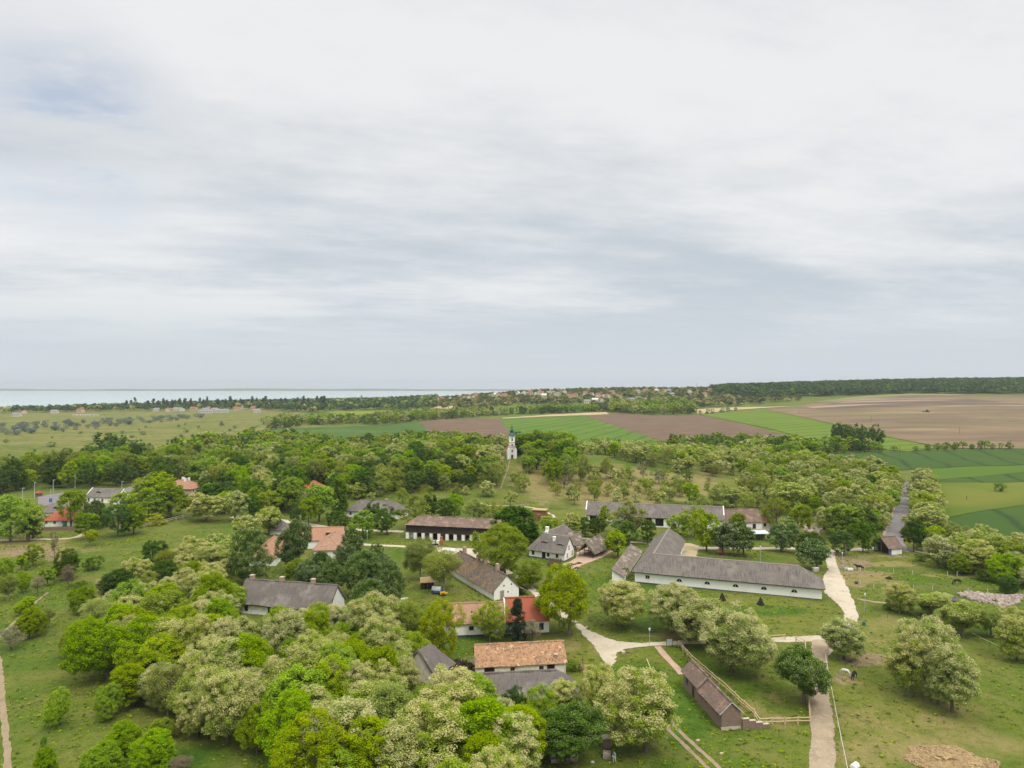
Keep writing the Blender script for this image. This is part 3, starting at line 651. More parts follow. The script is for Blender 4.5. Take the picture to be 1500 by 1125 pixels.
    def op(s, b, side, c, z0, w, h, kind='window', style='rect', pane='dark_glass', frame='frame_white', fw=.1, name=None):
        """an opening on a block's wall; c is the distance along that wall"""
        m = MB(); fm = MB()
        if style == 'lunette':
            n = 10; pts = [(c+w/2*math.cos(math.pi*i/n), z0+h*math.sin(math.pi*i/n)) for i in range(n+1)]
            po = [(c+(w/2+fw)*math.cos(math.pi*i/n), z0+(h+fw)*math.sin(math.pi*i/n)) for i in range(n+1)]
            m.face([(x, -.02, z) for x, z in pts])
            for i in range(n):
                fm.face([(pts[i][0], -.04, pts[i][1]), (pts[i+1][0], -.04, pts[i+1][1]), (po[i+1][0], -.04, po[i+1][1]), (po[i][0], -.04, po[i][1])])
                fm.face([(po[i][0], 0, po[i][1]), (po[i][0], -.04, po[i][1]), (po[i+1][0], -.04, po[i+1][1]), (po[i+1][0], 0, po[i+1][1])])
            fm.box(c-w/2-fw, -.05, z0-fw, c+w/2+fw, .02, z0); fm.box(c-.03, -.035, z0, c+.03, 0, z0+h-.02)
        else:
            m.box(c-w/2, -.02, z0, c+w/2, .05, z0+h)
            fm.box(c-w/2-fw, -.05, z0-.0, c-w/2, .05, z0+h); fm.box(c+w/2, -.05, z0, c+w/2+fw, .05, z0+h)
            fm.box(c-w/2-fw, -.05, z0+h, c+w/2+fw, .05, z0+h+fw)
            if kind == 'window':
                fm.box(c-w/2-fw, -.08, z0-fw, c+w/2+fw, .05, z0); fm.box(c-.025, -.04, z0, c+.025, .0, z0+h)
        o = m.build(name or kind, pane, s.root); s.place(o, b, side)
        if frame: fm.build('frame', frame, o)
        return o
    def place(s, o, b, side):
        cr, sr = math.cos(b['rot']), math.sin(b['rot'])
        if side == 'f': lx, ly, r = 0, 0, 0
        elif side == 'r': lx, ly, r = b['L'], 0, math.pi/2
        elif side == 'l': lx, ly, r = 0, b['W'], -math.pi/2
        else: lx, ly, r = b['L'], b['W'], math.pi
        o.location = (b['x0']+lx*cr-ly*sr, b['y0']+lx*sr+ly*cr, 0); o.rotation_euler = (0, 0, b['rot']+r)
    def chimney(s, b, x, y, top, w=.8, d=.6, mat='chimney_brick', cap=True):
        m = MB(); H = b['W']/2; zr = b['hw']+b['hr']*(1-abs(y-H)/H)-.35
        m.box(x-w/2, y-d/2, zr, x+w/2, y+d/2, b['hw']+b['hr']+top)
        o = m.build('chimney', mat, b['roof'])
        if cap:
            z1 = b['hw']+b['hr']+top; c = MB(); c.box(x-w/2-.08, y-d/2-.08, z1, x+w/2+.08, y+d/2+.08, z1+.12)
            c.box(x-w/2+.15, y-d/2+.12, z1+.12, x+w/2-.15, y+d/2-.12, z1+.16); c.build('cap', 'stone' if mat != 'whitewash' else 'whitewash', o)
        return o
    def eyebrow(s, b, x, frac, w=1.3, h=.55, roof='thatch'):
        """eyebrow dormer on the front slope at a fraction of the slope"""
        H = b['W']/2; y = H*frac; z = b['hw']+b['hr']*frac+.28; sl = b['hr']/H
        m = MB(); n = 8; arc = [(x+w*math.cos(math.pi*i/n), z+h*math.sin(math.pi*i/n)) for i in range(n+1)]
        yb = y+h/sl+.3
        for i in range(n):
            a_, c_ = arc[i], arc[i+1]
            m.face([(a_[0], y-.25, a_[1]), (c_[0], y-.25, c_[1]), (x+(c_[0]-x)*.6, y+(c_[1]-z)/sl+.25, c_[1]+.1), (x+(a_[0]-x)*.6, y+(a_[1]-z)/sl+.25, a_[1]+.1)])
        o = m.build('dormer', roof, b['roof'])
        k = MB(); k.face([(x+(q[0]-x)*.85, y-.1, z+(q[1]-z)*.82-.02) for q in arc]); k.build('pane', 'black_gap', o)
        return o

# --- long white barn, L plan
A = G2(930, 853.5); Bp = G2(1204, 879.5)
h = House('long_barn', A, Bp, 'long white L-shaped barn with grey thatched roof and half-moon windows', 'barn')
b = h.block(h.len, 8.2, 3.05, 3.3, ('hip', 'hip'), ridge='thatch_ridge', ov=.55, t=.35, a=(4.1, 4.6), sag=.035)
wg = h.block(35.5, 8.2, 3.07, 3.3, ('gable', 'half'), x0=8.2, y0=4.1, rot=math.pi/2, ridge='thatch_ridge', ov=.55, t=.36, sag=.035, f=.45, plinth=False)
h.op(b, 'f', h.x(948.5), 1.35, .95, .8)
for px in (995, 1036, 1077.5, 1119, 1163.5): h.op(b, 'f', h.x(px), 1.3, 1.3, .72, style='lunette', fw=.06)
# loft door cut into the yard side of the wing
dm = MB(); dm.face([(6, -.1, 3.3), (8.6, .9, 4.6), (6.6, 2.1, 5.3)]); 
o = MB().box(5.4, .2, 3.4, 7.6, 1.6, 4.7).build('loft_hatch', 'black_gap', h.root); h.at(o, 8.2, 4.1, math.pi/2)
o = MB().face([(5.2, -.2, 4.95), (7.8, -.2, 4.95), (7.8, 2.6, 5.55), (5.2, 2.6, 5.55)]).build('hatch_roof', 'thatch', h.root); h.at(o, 8.2, 4.1, math.pi/2); o.modifiers.new('t', 'SOLIDIFY').thickness = .25
for c in (9, 14, 20, 26): h.op(wg, 'f', c, .05, 1.2, 2.1, 'door', pane='dark_wood', frame='frame_brown')
# --- lean-to shed by the barn
A = G2(896.5, 852.5); Bp = G2(917, 853)
h = House('lean_to_shed', A, Bp, 'narrow white lean-to shed with mossy brown tiled roof left of the long barn', 'shed')
dv = Vector((9.8, 28)).normalized(); L = 29.5; W = 2.9
m = MB(); z1, z2 = 3.0, 1.45
m.face([(0, 0, -.6), (W, 0, -.6), (W, 0, z2), (0, 0, z1)]); m.face([(W, 0, -.6), (W, L, -.6), (W, L, z2), (W, 0, z2)]); m.face([(0, L, -.6), (0, 0, -.6), (0, 0, z1), (0, L, z1)]); m.face([(W, L, -.6), (0, L, -.6), (0, L, z1), (W, L, z2)])
h.root.rotation_euler[2] = math.atan2(dv.y, dv.x)-math.pi/2
m.build('wall', 'whitewash', h.root)
bm = bmesh.new(); n = 40
for i in range(n+1):
    for j in range(6):
        xx = -.25+(W+.6)*j/5; yy = -.3+(L+.6)*i/n
        bm.verts.new((xx, yy, z1+.08-(z1-z2)*(xx)/W+.07*mnoise.noise(Vector((xx*1.2, yy*.7, 5)))))
bm.verts.ensure_lookup_table()
for i in range(n):
    for j in range(5): bm.faces.new([bm.verts[i*6+j], bm.verts[i*6+j+1], bm.verts[(i+1)*6+j+1], bm.verts[(i+1)*6+j]])
me = bpy.data.meshes.new('roof'); bm.to_mesh(me); bm.free(); me.materials.append(MATS['shaggy_thatch']); o = link(bpy.data.objects.new('roof', me), h.root)
md = o.modifiers.new('t', 'SOLIDIFY'); md.thickness = .18; md.offset = 1
p2 = Vector((dv.y, -dv.x)); a_ = h.A
FOOT.append([tuple(a_-p2), tuple(a_+p2*4.4), tuple(a_+p2*4.4+dv*30), tuple(a_-p2+dv*30)])

# --- white thatched house with eyebrow dormers
A = G2(775, 815.6); Bp = G2(827, 822.4)
h = House('thatched_house', A, Bp, 'white L-plan house with grey thatch, two eyebrow dormers and three white chimneys', 'house')
b = h.block(h.len, 6.2, 2.65, 3.7, ('hip', 'gable'), ridge='thatch_ridge', a=(3.1, 0), ov=.5, t=.32)
w2 = h.block(16.5, 6.2, 2.67, 3.72, ('gable', 'half'), x0=6.2, y0=3.1, rot=math.pi/2, ridge='thatch_ridge', t=.33, ov=.5, plinth=False, f=.35)
h.eyebrow(b, h.x(793)+.4, .38); h.eyebrow(b, h.x(815)+.8, .34)
h.op(b, 'f', h.x(781), .95, .7, 1.2, frame='frame_brown'); h.op(b, 'f', h.x(796.5), .05, .95, 1.9, 'door', pane='black_gap', frame='frame_brown'); h.op(b, 'f', h.x(803), .95, .6, 1.2, frame='frame_brown')
h.op(b, 'f', h.x(816), .95, .6, 1.2, frame='frame_brown')
h.op(b, 'r', 2.9, 2.95, .55, 1.05, frame='frame_brown', pane='board_white'); h.op(b, 'r', 1.8, .95, .45, .95, pane='board_white', frame='frame_brown'); h.op(b, 'r', 5.2, .95, .5, 1.1, pane='board_white', frame='frame_brown')
h.chimney(b, 4.0, 3.5, .9, .75, .75, 'whitewash'); h.chimney(w2, 3.2, 3.4, 1.5, .9, .8, 'whitewash'); h.chimney(b, 7.3, 2.0, -.1, .75, .7, 'whitewash')

# --- dark granary on white pillars
A = G2(594.7, 788.7); Bp = G2(702, 792.7); d = (Vector(Bp)-Vector(A)); Bp = Vector(A)+d.normalized()*31.5
h = House('granary', A, Bp, 'long dark timber granary with brown tiled roof raised on white pillars', 'granary')
L = h.len; W = 8
b = h.block(L, W, 4.75, 2.0, ('hip', 'gable'), wall='dark_wood', roof='tile_brown', a=(3.0, 0), ov=.55, t=.15, nowall=True, ridge='tile_brown', sag=.03)
m = MB(); m.box(0, 0, 2.35, L, W, 4.74)
for i in range(9): m.box(-.03, -.03, 2.5+i*.25, L+.03, -.0, 2.5+i*.25+.05)
m.build('upper_wall', 'dark_wood', h.root)
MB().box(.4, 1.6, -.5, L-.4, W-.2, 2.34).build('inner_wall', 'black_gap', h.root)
MB().box(-.08, -.12, 2.12, L+.08, .25, 2.349).build('sill_beam', 'frame_brown', h.root)
for i in range(12):
    xx = .45+i*2.75
    if xx < L: MB().box(xx-.5, -.06, -.5, xx+.5, .75, 2.11).build('pillar', 'whitewash', h.root)
for i in (0, 2, 4, 6, 9): MB().box(.95+i*2.75, 1.3, -.4, 2.2+i*2.75, 1.58, 1.9).build('stall_wall', 'whitewash' if i == 0 else 'grey_wood', h.root)
for xx in (6.6, 11.2, 17, 22): MB().box(xx, 2.2, 6.0, xx+.35, 2.5, 6.45).build('roof_vent', 'far_cream', b['roof'])

# --- long house with mossy roof
hv = Vector((.47, -.883)).normalized(); N = Vector(G2(723.7, 880)); A = N-hv*29
h = House('mossy_long_house', A, N, 'long white house with mossy dark tiled roof and four brick chimneys', 'house')
b = h.block(29, 6.6, 2.35, 3.1, ('half', 'gable'), roof='tile_mossy', ov=.6, t=.14, wall='whitewash', plinth=False, ridge='tile_mossy', sag=.07, f=.4)
for c, top, w_ in ((4.5, 1.7, 1.0), (13, 1.5, .7), (17.5, 1.6, .65), (24, 1.7, .95)): h.chimney(b, c, 3.4, top, w_, .75, cap=False)
for c in (14.6, 17.5, 28.3): h.op(b, 'f', c, 1.2, .28, .9, pane='black_gap', frame=None)
for c, z in ((2.6, 3.0), (4.6, 3.1), (3.7, 1.4)): h.op(b, 'r', c, z, .35, .35, pane='black_gap', frame=None)
h.op(b, 'r', 2.1, .05, .9, 2.0, 'door', pane='pink_stone', frame='stone')
MB().face([(29.2, 6.8, 2.2), (29.6, 9.5, .9), (24, 9.5, .9), (24, 6.8, 2.2)]).build('lean_to', 'tile_mossy', h.root).modifiers.new('t', 'SOLIDIFY').thickness = .1

# --- pink-tiled and red-tiled houses, end to end
R1 = Vector(G2(804.4, 928.3)); P0 = Vector(G2(672, 933.2)); dv = (R1-P0).normalized()
S0 = P0+dv*tx(P0, dv, 740.5); A = P0-dv*3.2
h = House('old_tiled_house', A, S0, 'low white house with weathered pink tiles joined to the red-roofed house', 'house')
b = h.block(h.len, 6.6, 2.85, 2.7, ('gable', 'gable'), roof='tile_pink', ov=.4, t=.14, ridge='tile_pink', sag=.05, g=0)
h.op(b, 'f', h.x(690.5), 1.35, .75, .6, frame='frame_brown'); h.op(b, 'f', h.x(722), 1.3, .7, .7, frame='frame_brown')
MB().tube([(5.9, 1.6, 4.0), (5.9, 1.6, 4.55)], .18, 8).build('vent_pipe', 'dark_metal', b['roof'])
h = House('red_tiled_house', S0+dv*.03, R1, 'white house with bright red tiled roof and tall white chimney', 'house')
b = h.block(h.len, 6.8, 3.05, 3.35, ('gable', 'gable'), roof='tile_red', ov=.4, t=.14, ridge='tile_red', sag=.015, g=.05)
h.op(b, 'f', h.x(793), .9, .75, 1.3, frame='blue_paint'); h.op(b, 'f', h.x(779), .9, .75, 1.3, frame='blue_paint'); h.op(b, 'f', h.x(756), .9, .75, 1.3, frame='blue_paint')
h.chimney(b, h.len-2.1, 2.4, .55, .7, .6, 'whitewash')
MB().box(-.14, -.3, 2.5, .14, .1, 3.0).face([(-.14, -.42, 2.75), (.14, -.42, 2.75), (.14, 3.4, 6.72), (-.14, 3.4, 6.72)]).build('parapet', 'whitewash', h.root).modifiers.new('t', 'SOLIDIFY').thickness = .25

# --- orange-tiled outbuilding
A = Vector((-6.1, 117.4)); Bp = Vector((9.4, 119.3))
h = House('orange_tiled_outbuilding', A, Bp, 'decaying whitewashed outbuilding with mottled orange tiled roof and dark doorways', 'outbuilding')
b = h.block(h.len, 6.2, 2.15, 2.4, ('gable', 'gable'), roof='tile_orange', wall='old_plaster', ov=.3, t=.13, ridge='tile_orange', plinth=False, sag=.06)
h.op(b, 'f', h.x(717), .1, 1.6, 1.7, 'door', pane='black_gap', frame='wood'); h.op(b, 'f', h.x(807), .1, 1.2, 1.8, 'door', pane='black_gap', frame='wood')
for px in (751, 793): h.op(b, 'f', h.x(px), 1.1, .6, .5, pane='black_gap', frame='wood')
h.chimney(b, h.x(815), .7, -1.3, .5, .5)
# --- thatched byre in front
A = Vector((-5.3, 104.2)); Bp = A+Vector((15.4, 1.9))
h = House('thatched_byre', A, Bp, 'low byre under a worn grey thatched roof in front of the orange-tiled outbuilding', 'byre')
b = h.block(h.len, 7.0, 1.9, 2.45, ('gable', 'hip'), roof='old_thatch', wall='old_plaster', ov=.7, t=.4, ridge='old_thatch', plinth=False, sag=.11, a=(0, 2.6))
# --- thatched hut left of the yard
A = G2(634, 1003); Bp = G2(654, 990)
h = House('thatched_hut', A, Bp, 'grey thatched hut half hidden under trees beside the dark muck heap', 'hut')
b = h.block(5.5, 6, 1.9, 3.0, ('gable', 'hip'), roof='old_thatch', wall='old_plaster', ov=.6, t=.4, plinth=False, sag=.12, a=(0, 2.0))

# --- house in the grove with three chimneys
A = Vector((-60.4, 150.3)); Bp = A+Vector((.976, -.217))*22
h = House('weathered_thatched_house', A, Bp, 'white house with torn weathered thatch and three brick chimneys above the grove', 'house')
b = h.block(22, 7.0, 2.5, 3.6, ('gable', 'gable'), roof='old_thatch', ov=.55, t=.4, ridge='old_thatch', plinth=False, sag=.13)
for c in (1.2, 8.6, 16.2): h.chimney(b, c, 3.7, 1.25, .85, .75)
h.op(b, 'f', h.x(361), .7, .65, 1.2, frame='frame_brown'); h.op(b, 'f', h.x(395), .7, .65, 1.2, frame='frame_brown')
for x_, y_, l_ in ((8.0, 2.9, .5), (16.9, 2.3, .6), (18.5, 2.9, .9), (19.4, 3.1, .7), (17.2, 2.7, .5)):
    z_ = 2.5+3.6*y_/3.5+.46; MB().face([(x_, y_, z_), (x_+.35, y_-.1, z_-.08), (x_+.35+l_*.4, y_+l_*.5, z_+l_*.52), (x_+l_*.3, y_+l_*.4, z_+l_*.43)]).build('roof_hole', 'black_gap', b['roof'])

# --- three-winged salmon-tiled building
A = G2(388, 829); Bp = G2(404, 829)
h = House('salmon_tiled_building', A, Bp, 'three-winged white building with salmon tiled hip roofs between chestnut trees', 'building')
b1 = h.block(18, 7.2, 2.55, 2.7, ('hip', 'hip'), x0=3.0, y0=0, rot=math.pi/2, roof='tile_salmon', ov=.4, t=.13, ridge='tile_salmon', plinth=False, sag=.02)
xa = h.x(453)-.5; 
b2 = h.block(15, 7.6, 2.5, 2.6, ('hip', 'hip'), x0=xa+8.2, y0=-(-7), rot=math.pi/2, roof='tile_pink', ov=.4, t=.13, ridge='tile_salmon', plinth=False, sag=.02)
b3 = h.block(19.5, 8, 2.6, 2.9, ('hip', 'gable'), x0=-1, y0=20, rot=0, roof='tile_salmon', ov=.4, t=.14, ridge='tile_salmon', plinth=False, sag=.02)
h.op(b2, 'l', 2.6, 1.0, .9, .7, frame='frame_brown'); h.op(b1, 'l', 2.5, 1.0, .6, .6, frame='frame_brown')
o = MB().box(14.6, 1.0, 3.3, 16.6, 2.2, 4.5).build('dormer', 'black_gap', b3['roof']); MB().box(14.3, .7, 4.5, 16.9, 2.6, 4.65).build('dormer_roof', 'tile_salmon', o)
h.op(b3, 'r', 2.5, 1.0, .4, .5, frame='frame_brown')
A = G2(485, 793.5); Bp = G2(504, 799)
h = House('courtyard_wall', A, Bp, 'white courtyard wall with dark gate right of the salmon roofs', 'wall'); o = MB().box(0, 0, -.5, h.len, .3, 1.9).build('wall', 'whitewash', h.root); MB().box(-.1, -.1, 1.9, h.len+.1, .4, 2.02).build('coping', 'stone', h.root); MB().box(1.2, -.04, 0, 2.0, .02, 1.7).build('gate', 'grey_wood', h.root)
# --- small pyramid hut
A = G2(394, 783); Bp = G2(417, 783)
h = House('pyramid_roof_hut', A, Bp, 'small hut with steep grey pyramid thatch behind pale locust trees', 'hut')
b = h.block(h.len, 5.4, 1.7, 2.9, ('hip', 'hip'), roof='thatch', ov=.4, t=.25, a=(h.len/2-.2, h.len/2-.2), sag=.03, plinth=False)

# --- hipped thatched house behind the lane
A = G2(507, 757.2); Bp = G2(586, 760.5)
h = House('hipped_thatched_house', A, Bp, 'white house with hipped grey thatched roof half hidden by lane-side trees', 'house')
b = h.block(h.len, 8, 2.6, 3.2, ('hip', 'hip'), roof='thatch', ov=.5, t=.3, ridge='old_thatch', sag=.06, plinth=False)
h.chimney(b, h.x(556)+.8, 4.4, .9, .9, .8); h.eyebrow(b, h.x(557)+1, .55, 1.1, .5)
h.op(b, 'f', h.x(513.5), 1.0, .6, .9, frame='frame_brown'); h.op(b, 'f', h.x(545), 1.0, .7, 1.1, frame='frame_brown')

# --- long grey stable + tiled end
A = Vector(G2(858, 766)); M_ = Vector(G2(976, 772.8)); dv = (M_-A).normalized(); Bp = A+dv*48.6
h = House('long_stable', A, Bp, 'very long white stable with grey thatched roof and wide dark doorways', 'stable')
b = h.block(48.6, 9, 3.1, 3.6, ('gable', 'gable'), roof='thatch', ov=.45, t=.3, ridge='thatch_ridge', sag=.03, plinth=False)
for p0, p1 in ((864, 874), (943.7, 954.7), (960, 972), (1000, 1011), (915, 926)):
    x0, x1 = h.x(p0), h.x(p1); h.op(b, 'f', (x0+x1)/2, .05, x1-x0, 2.9, 'door', pane='black_gap', frame=None)
for xx in (-.2, 48.4):
    MB().face([(xx, -.55, 2.9), (xx, 4.5, 7.4), (xx, 9.55, 2.9), (xx, 9.55, 2.5), (xx, -.55, 2.5)]).build('parapet', 'whitewash', h.root).modifiers.new('t', 'SOLIDIFY').thickness = .35
A = Vector(Bp)+dv*.4; Bp = A+Vector((.978, .08)).normalized()*13.2
h = House('brown_tiled_cottage', A, Bp, 'white cottage with brown tiled roof at the end of the long stable', 'cottage')
b = h.block(13.2, 8, 3.0, 3.5, ('gable', 'gable'), roof='tile_brown', ov=.4, t=.14, ridge='tile_brown', plinth=False, sag=.04)
h.op(b, 'f', 2.2, 1, .8, 1.2, frame='frame_brown'); h.op(b, 'f', 10.4, .05, 1.0, 2.0, 'door', pane='dark_wood', frame='frame_brown')
A = Vector(Bp)+Vector((.05, 1.5)); Bp = A+Vector((3.6, .3))
h = House('orange_roof_annex', A, Bp, 'tiny white annex with orange tiled roof right of the brown-tiled cottage', 'annex')
b = h.block(h.len, 4.5, 2.3, 2.2, ('gable', 'gable'), roof='tile_orange', ov=.3, t=.12, plinth=False, sag=.02, g=0)
h.op(b, 'f', 1.6, .9, .7, .9, pane='black_gap', frame='frame_brown')
A = G2(1105, 792); Bp = G2(1127, 792)
h = House('metal_carport', A, Bp, 'open shelter with flat pale metal roof below the tiled cottage', 'shelter')
for xx in (0, h.len/2, h.len):
    for yy in (0, 3.4): MB().box(xx-.08, yy-.08, -.4, xx+.08, yy+.08, 2.3).build('post', 'dark_wood', h.root)
MB().face([(-.3, -.4, 2.3), (h.len+.3, -.4, 2.3), (h.len+.3, 3.9, 2.65), (-.3, 3.9, 2.65)]).build('roof', 'sheet_metal', h.root).modifiers.new('t', 'SOLIDIFY').thickness = .08
MB().box(0, 3.2, -.4, h.len, 3.3, 1.8).build('back_wall', 'grey_wood', h.root)
A = G2(1100, 779); Bp = G2(1127, 779)
h = House('low_tan_wall', A, Bp, 'low flat-topped tan wall in front of the brown-tiled cottage', 'wall'); MB().box(0, 0, -.5, h.len, .7, .75).build('wall', 'stone', h.root); MB().box(-.1, -.1, .75, h.len+.1, .8, .88).build('coping', 'tan_wood', h.root)

# --- open thatched shelter, two wings on posts
A = G2(853, 820); Bp = G2(868, 818)
h = House('open_thatched_shelter', A, Bp, 'open-sided shelter of two shaggy thatched roofs on dark posts', 'shelter')
rr = math.atan2(10.4, 6.1)-math.atan2(h.d.y, h.d.x)
def oshed(x0, y0, rot, L, W, hw, hr, e=('gable', 'hip')):
    b = h.block(L, W, hw, hr, e, x0=x0, y0=y0, rot=rot, roof='shaggy_thatch', ov=.9, t=.42, nowall=True, sag=.17, g=.5, ridge='shaggy_thatch')
    for i in range(int(L/3.2)+1):
        for yy in (0, W):
            xx = min(.15+i*3.2, L-.15); o = MB().tube([(xx, yy, -.5), (xx+.04, yy, hw+.1)], .11, 6).build('post', 'dark_wood', h.root); h.at(o, x0, y0, rot)
    m = MB()
    for yy in (0, W): m.tube([(0, yy, hw), (L, yy, hw)], .1, 6)
    for i in range(int(L/3.2)+1):
        xx = min(.15+i*3.2, L-.15); m.tube([(xx, 0, hw), (xx, W, hw)], .09, 6); m.tube([(xx, .1, hw), (xx, W/2, hw+hr-.1)], .08, 5); m.tube([(xx, W-.1, hw), (xx, W/2, hw+hr-.1)], .08, 5)
    h.at(m.build('roof_frame', 'dark_wood', h.root), x0, y0, rot)
oshed(3.4, .2, rr, 12, 4.0, 2.1, 2.2)
oshed(-2.4, 12.6, -.12, 8.5, 4.2, 2.2, 2.1, ('half', 'gable'))

# --- small stable by the asphalt road
A = G2(1302, 813); Bp = G2(1321, 811.3)
h = House('roadside_stable', A, Bp, 'small open-ended stable with brown tiled roof beside the asphalt road', 'stable')
b = h.block(h.len, 5.8, 2.1, 2.5, ('gable', 'gable'), roof='tile_brown', ov=.4, t=.13, ridge='tile_brown', nowall=True, sag=.03, g=.4)
L = h.len
m = MB(); m.box(1.0, -.05, -.5, L, .15, 2.08); m.face([(L, 0, -.5), (L, 5.8, -.5), (L, 5.8, 2.1), (L, 2.9, 4.5), (L, 0, 2.1)]); m.box(0, 5.65, -.5, L, 5.8, 2.08); m.build('wall', 'whitewash', h.root)
for yy in (0, 2.9, 5.7): MB().box(-.1, yy-.1, -.5, .1, yy+.1, 2.1 if yy != 2.9 else 4.4).build('post', 'wood', h.root)
MB().face([(.02, 0, 2.1), (.02, 5.8, 2.1), (.02, 2.9, 4.5)]).build('gable_boards', 'dark_wood', h.root)
MB().box(1.3, .3, -.4, L-.3, 5.5, 2.0).build('inner_wall', 'dark_wood', h.root)
MB().box(.25, -.08, .05, .95, .1, 2.0).build('door', 'blue_paint', h.root)

# --- brick shed
N = Vector(G2(1056.8, 1069.8)); Fp = Vector(G2(1001, 1005.6)); 
h = House('brick_shed', Fp, N, 'long narrow brick shed with brown tiled roof stepped in two levels', 'shed')
L = h.len; W = 3.0; L1 = 6.3
b1 = h.block(L1, W, 2.75, 1.4, ('gable', 'gable'), wall='brick', roof='tile_brown', ov=.35, t=.12, ridge='tile_brown', plinth=False, sag=.02, g=.25)
b2 = h.block(L-L1-.02, W-.04, 2.42, 1.35, ('gable', 'gable'), x0=L1+.02, y0=.02, wall='brick', roof='tile_brown', ov=.38, t=.12, ridge='tile_brown', plinth=False, sag=.02, g=.22)
h.op(b1, 'f', 1.6, 1.2, .6, .95, frame='green_paint', fw=.09); h.op(b1, 'f', 4.1, .05, .75, 1.8, 'door', pane='dark_wood', frame='grey_wood')
for c in (1.2, 2.6, 5.4, 6.6): h.op(b2, 'f', c, 1.55, .45, .4, pane='black_gap', frame='grey_wood', fw=.05)
for bb, L_ in ((b1, L1), (b2, L-L1)):                 # white verge boards
    for xx in (-.27, L_+.2):
        if bb is b2 and xx < 0: continue
        m = MB(); zz = bb['hw']+bb['hr']+.08
        for s_ in (-1, 1): m.tube([(xx, W/2, zz), (xx, W/2+s_*(W/2+.36), bb['hw']-.27)], .06, 4)
        m.build('verge_board', 'metal_grey', bb['roof'])
m = MB(); m.box(L-.02, -.05, -.5, L+.06, W+.05, .25); m.build('plinth', 'stone', h.root)
p0 = N+h.p*W+h.d*.2; 
w_ = House('stepped_brick_wall', p0+h.p*.12, p0+h.p*4.4, 'low brick wall stepping down beside the brick shed', 'wall')
for i in range(4): MB().box(i*1.05, -.18, -.5, i*1.05+1.04, .18, 1.55-i*.33).build('wall_step', 'brick', w_.root); MB().box(i*1.05-.02, -.22, 1.551-i*.33, i*1.05+1.05, .22, 1.63-i*.33).build('coping', 'stone', w_.root)

# --- church
P = G(750, 672.5); 
h = House('church', (P.x-2.5, P.y), (P.x+2.9, P.y+.6), 'white hilltop church with slender tower and green copper spire', 'church', z=P.z)
s_ = P.y/380.0
b = h.block(9, 5.0, 5.0, 1.9, ('gable', 'gable'), x0=5.3, y0=3.2, rot=math.pi/2, roof='tile_red', wall='whitewash', ov=.3, t=.12, plinth=False, sag=0)
nave = [o for o in h.root.children if o.name.startswith(('wall', 'roof'))]
MB().face([(.1, 2.0, 0), (5.5, 2.0, 0), (5.5, 2.0, 5.2), (4.75, 2.0, 6.0), (4.4, 2.0, 7.6), (1.2, 2.0, 7.6), (.85, 2.0, 6.0), (.1, 2.0, 5.2)][::1]).build('facade', 'whitewash', h.root).modifiers.new('t', 'SOLIDIFY').thickness = -1.1
m = MB(); m.box(1.25, .9, -1, 4.35, 4.0, 12.0); m.build('tower', 'whitewash', h.root)
for z in (6.3, 8.6): MB().box(1.05, .72, z, 4.55, 4.2, z+.28).build('cornice', 'tile_salmon' if z > 8 else 'stone', h.root)
MB().box(1.0, .66, 12.0, 4.6, 4.35, 12.3).build('tower_cornice', 'whitewash', h.root)
MB().lathe([(2.45, 12.3), (2.3, 12.7), (1.75, 13.3), (1.25, 13.9), (1.05, 14.2)], 8, c=(2.8, 2.45)).build('tower_roof', 'copper_green', h.root)
MB().lathe([(.95, 14.2), (.95, 15.0), (1.3, 15.05), (1.3, 15.2), (1.0, 15.6), (.85, 15.9), (.5, 16.3), (.42, 16.9), (.5, 17.0), (.28, 17.3), (.06, 18.3), (.05, 18.9)], 8, c=(2.8, 2.45)).build('lantern', 'copper_green', h.root)
MB().box(2.45, 1.3, 14.25, 3.15, 1.55, 14.95).build('lantern_opening', 'black_gap', h.root)
for z, w_, hh in ((9.6, .75, 1.5), (7.0, .6, 1.0), (3.6, .65, 1.3)): MB().box(2.8-w_/2, .86, z, 2.8+w_/2, .93, z+hh).build('window', 'black_gap', h.root)
MB().box(2.2, .84, 0, 3.4, .93, 2.2).build('door', 'frame_brown', h.root)
for i in range(3): MB().box(-1.2+i*.4, -2.4+i*.8, -1.6, 7.2-i*.4, 3.0, -.5+i*.22).build('step', 'stone', h.root)
h.root.scale = (s_*.97, s_*.97, s_*1.04)
FOOT.append([(P.x-4, P.y-3), (P.x+7, P.y-3), (P.x+7, P.y+14), (P.x-4, P.y+14)])

# --- left group
A = G2(60, 771.5); Bp = G2(111, 771)
h = House('red_hip_roof_house', A, Bp, 'white house with red hip roof behind a low brick wall', 'house')
b = h.block(h.len, 9, 2.4, 3.0, ('hip', 'hip'), roof='tile_red', ov=.5, t=.14, ridge='tile_salmon', sag=.02, plinth=False)
for px in (68, 80, 92, 104): h.op(b, 'f', h.x(px), 1.0, .8, 1.1, frame='frame_white')
h.op(b, 'f', h.x(95), .05, 1.6, 2.1, 'door', pane='green_paint', frame='frame_white')
A = G2(57, 777.6); Bp = G2(114, 777)
h = House('brick_garden_wall', A, Bp, 'low brown brick garden wall before the red hip-roofed house', 'wall'); MB().box(0, 0, -.5, h.len, .35, 1.05).build('wall', 'brick', h.root); MB().box(-.05, -.05, 1.05, h.len+.05, .4, 1.14).build('coping', 'brick_red', h.root)
A = G2(64, 757); Bp = G2(157, 757)
h = House('grey_thatched_inn', A, Bp, 'long grey thatched roof with eyebrow dormers behind the red hip roof', 'building')
b = h.block(h.len, 8.5, 1.7, 2.4, ('gable', 'half'), roof='thatch', ov=.5, t=.3, ridge='thatch_ridge', plinth=False, sag=.03)
h.eyebrow(b, h.x(76)+1, .4, 1.7, .75); h.eyebrow(b, h.x(127)+1, .62, 1.3, .5)
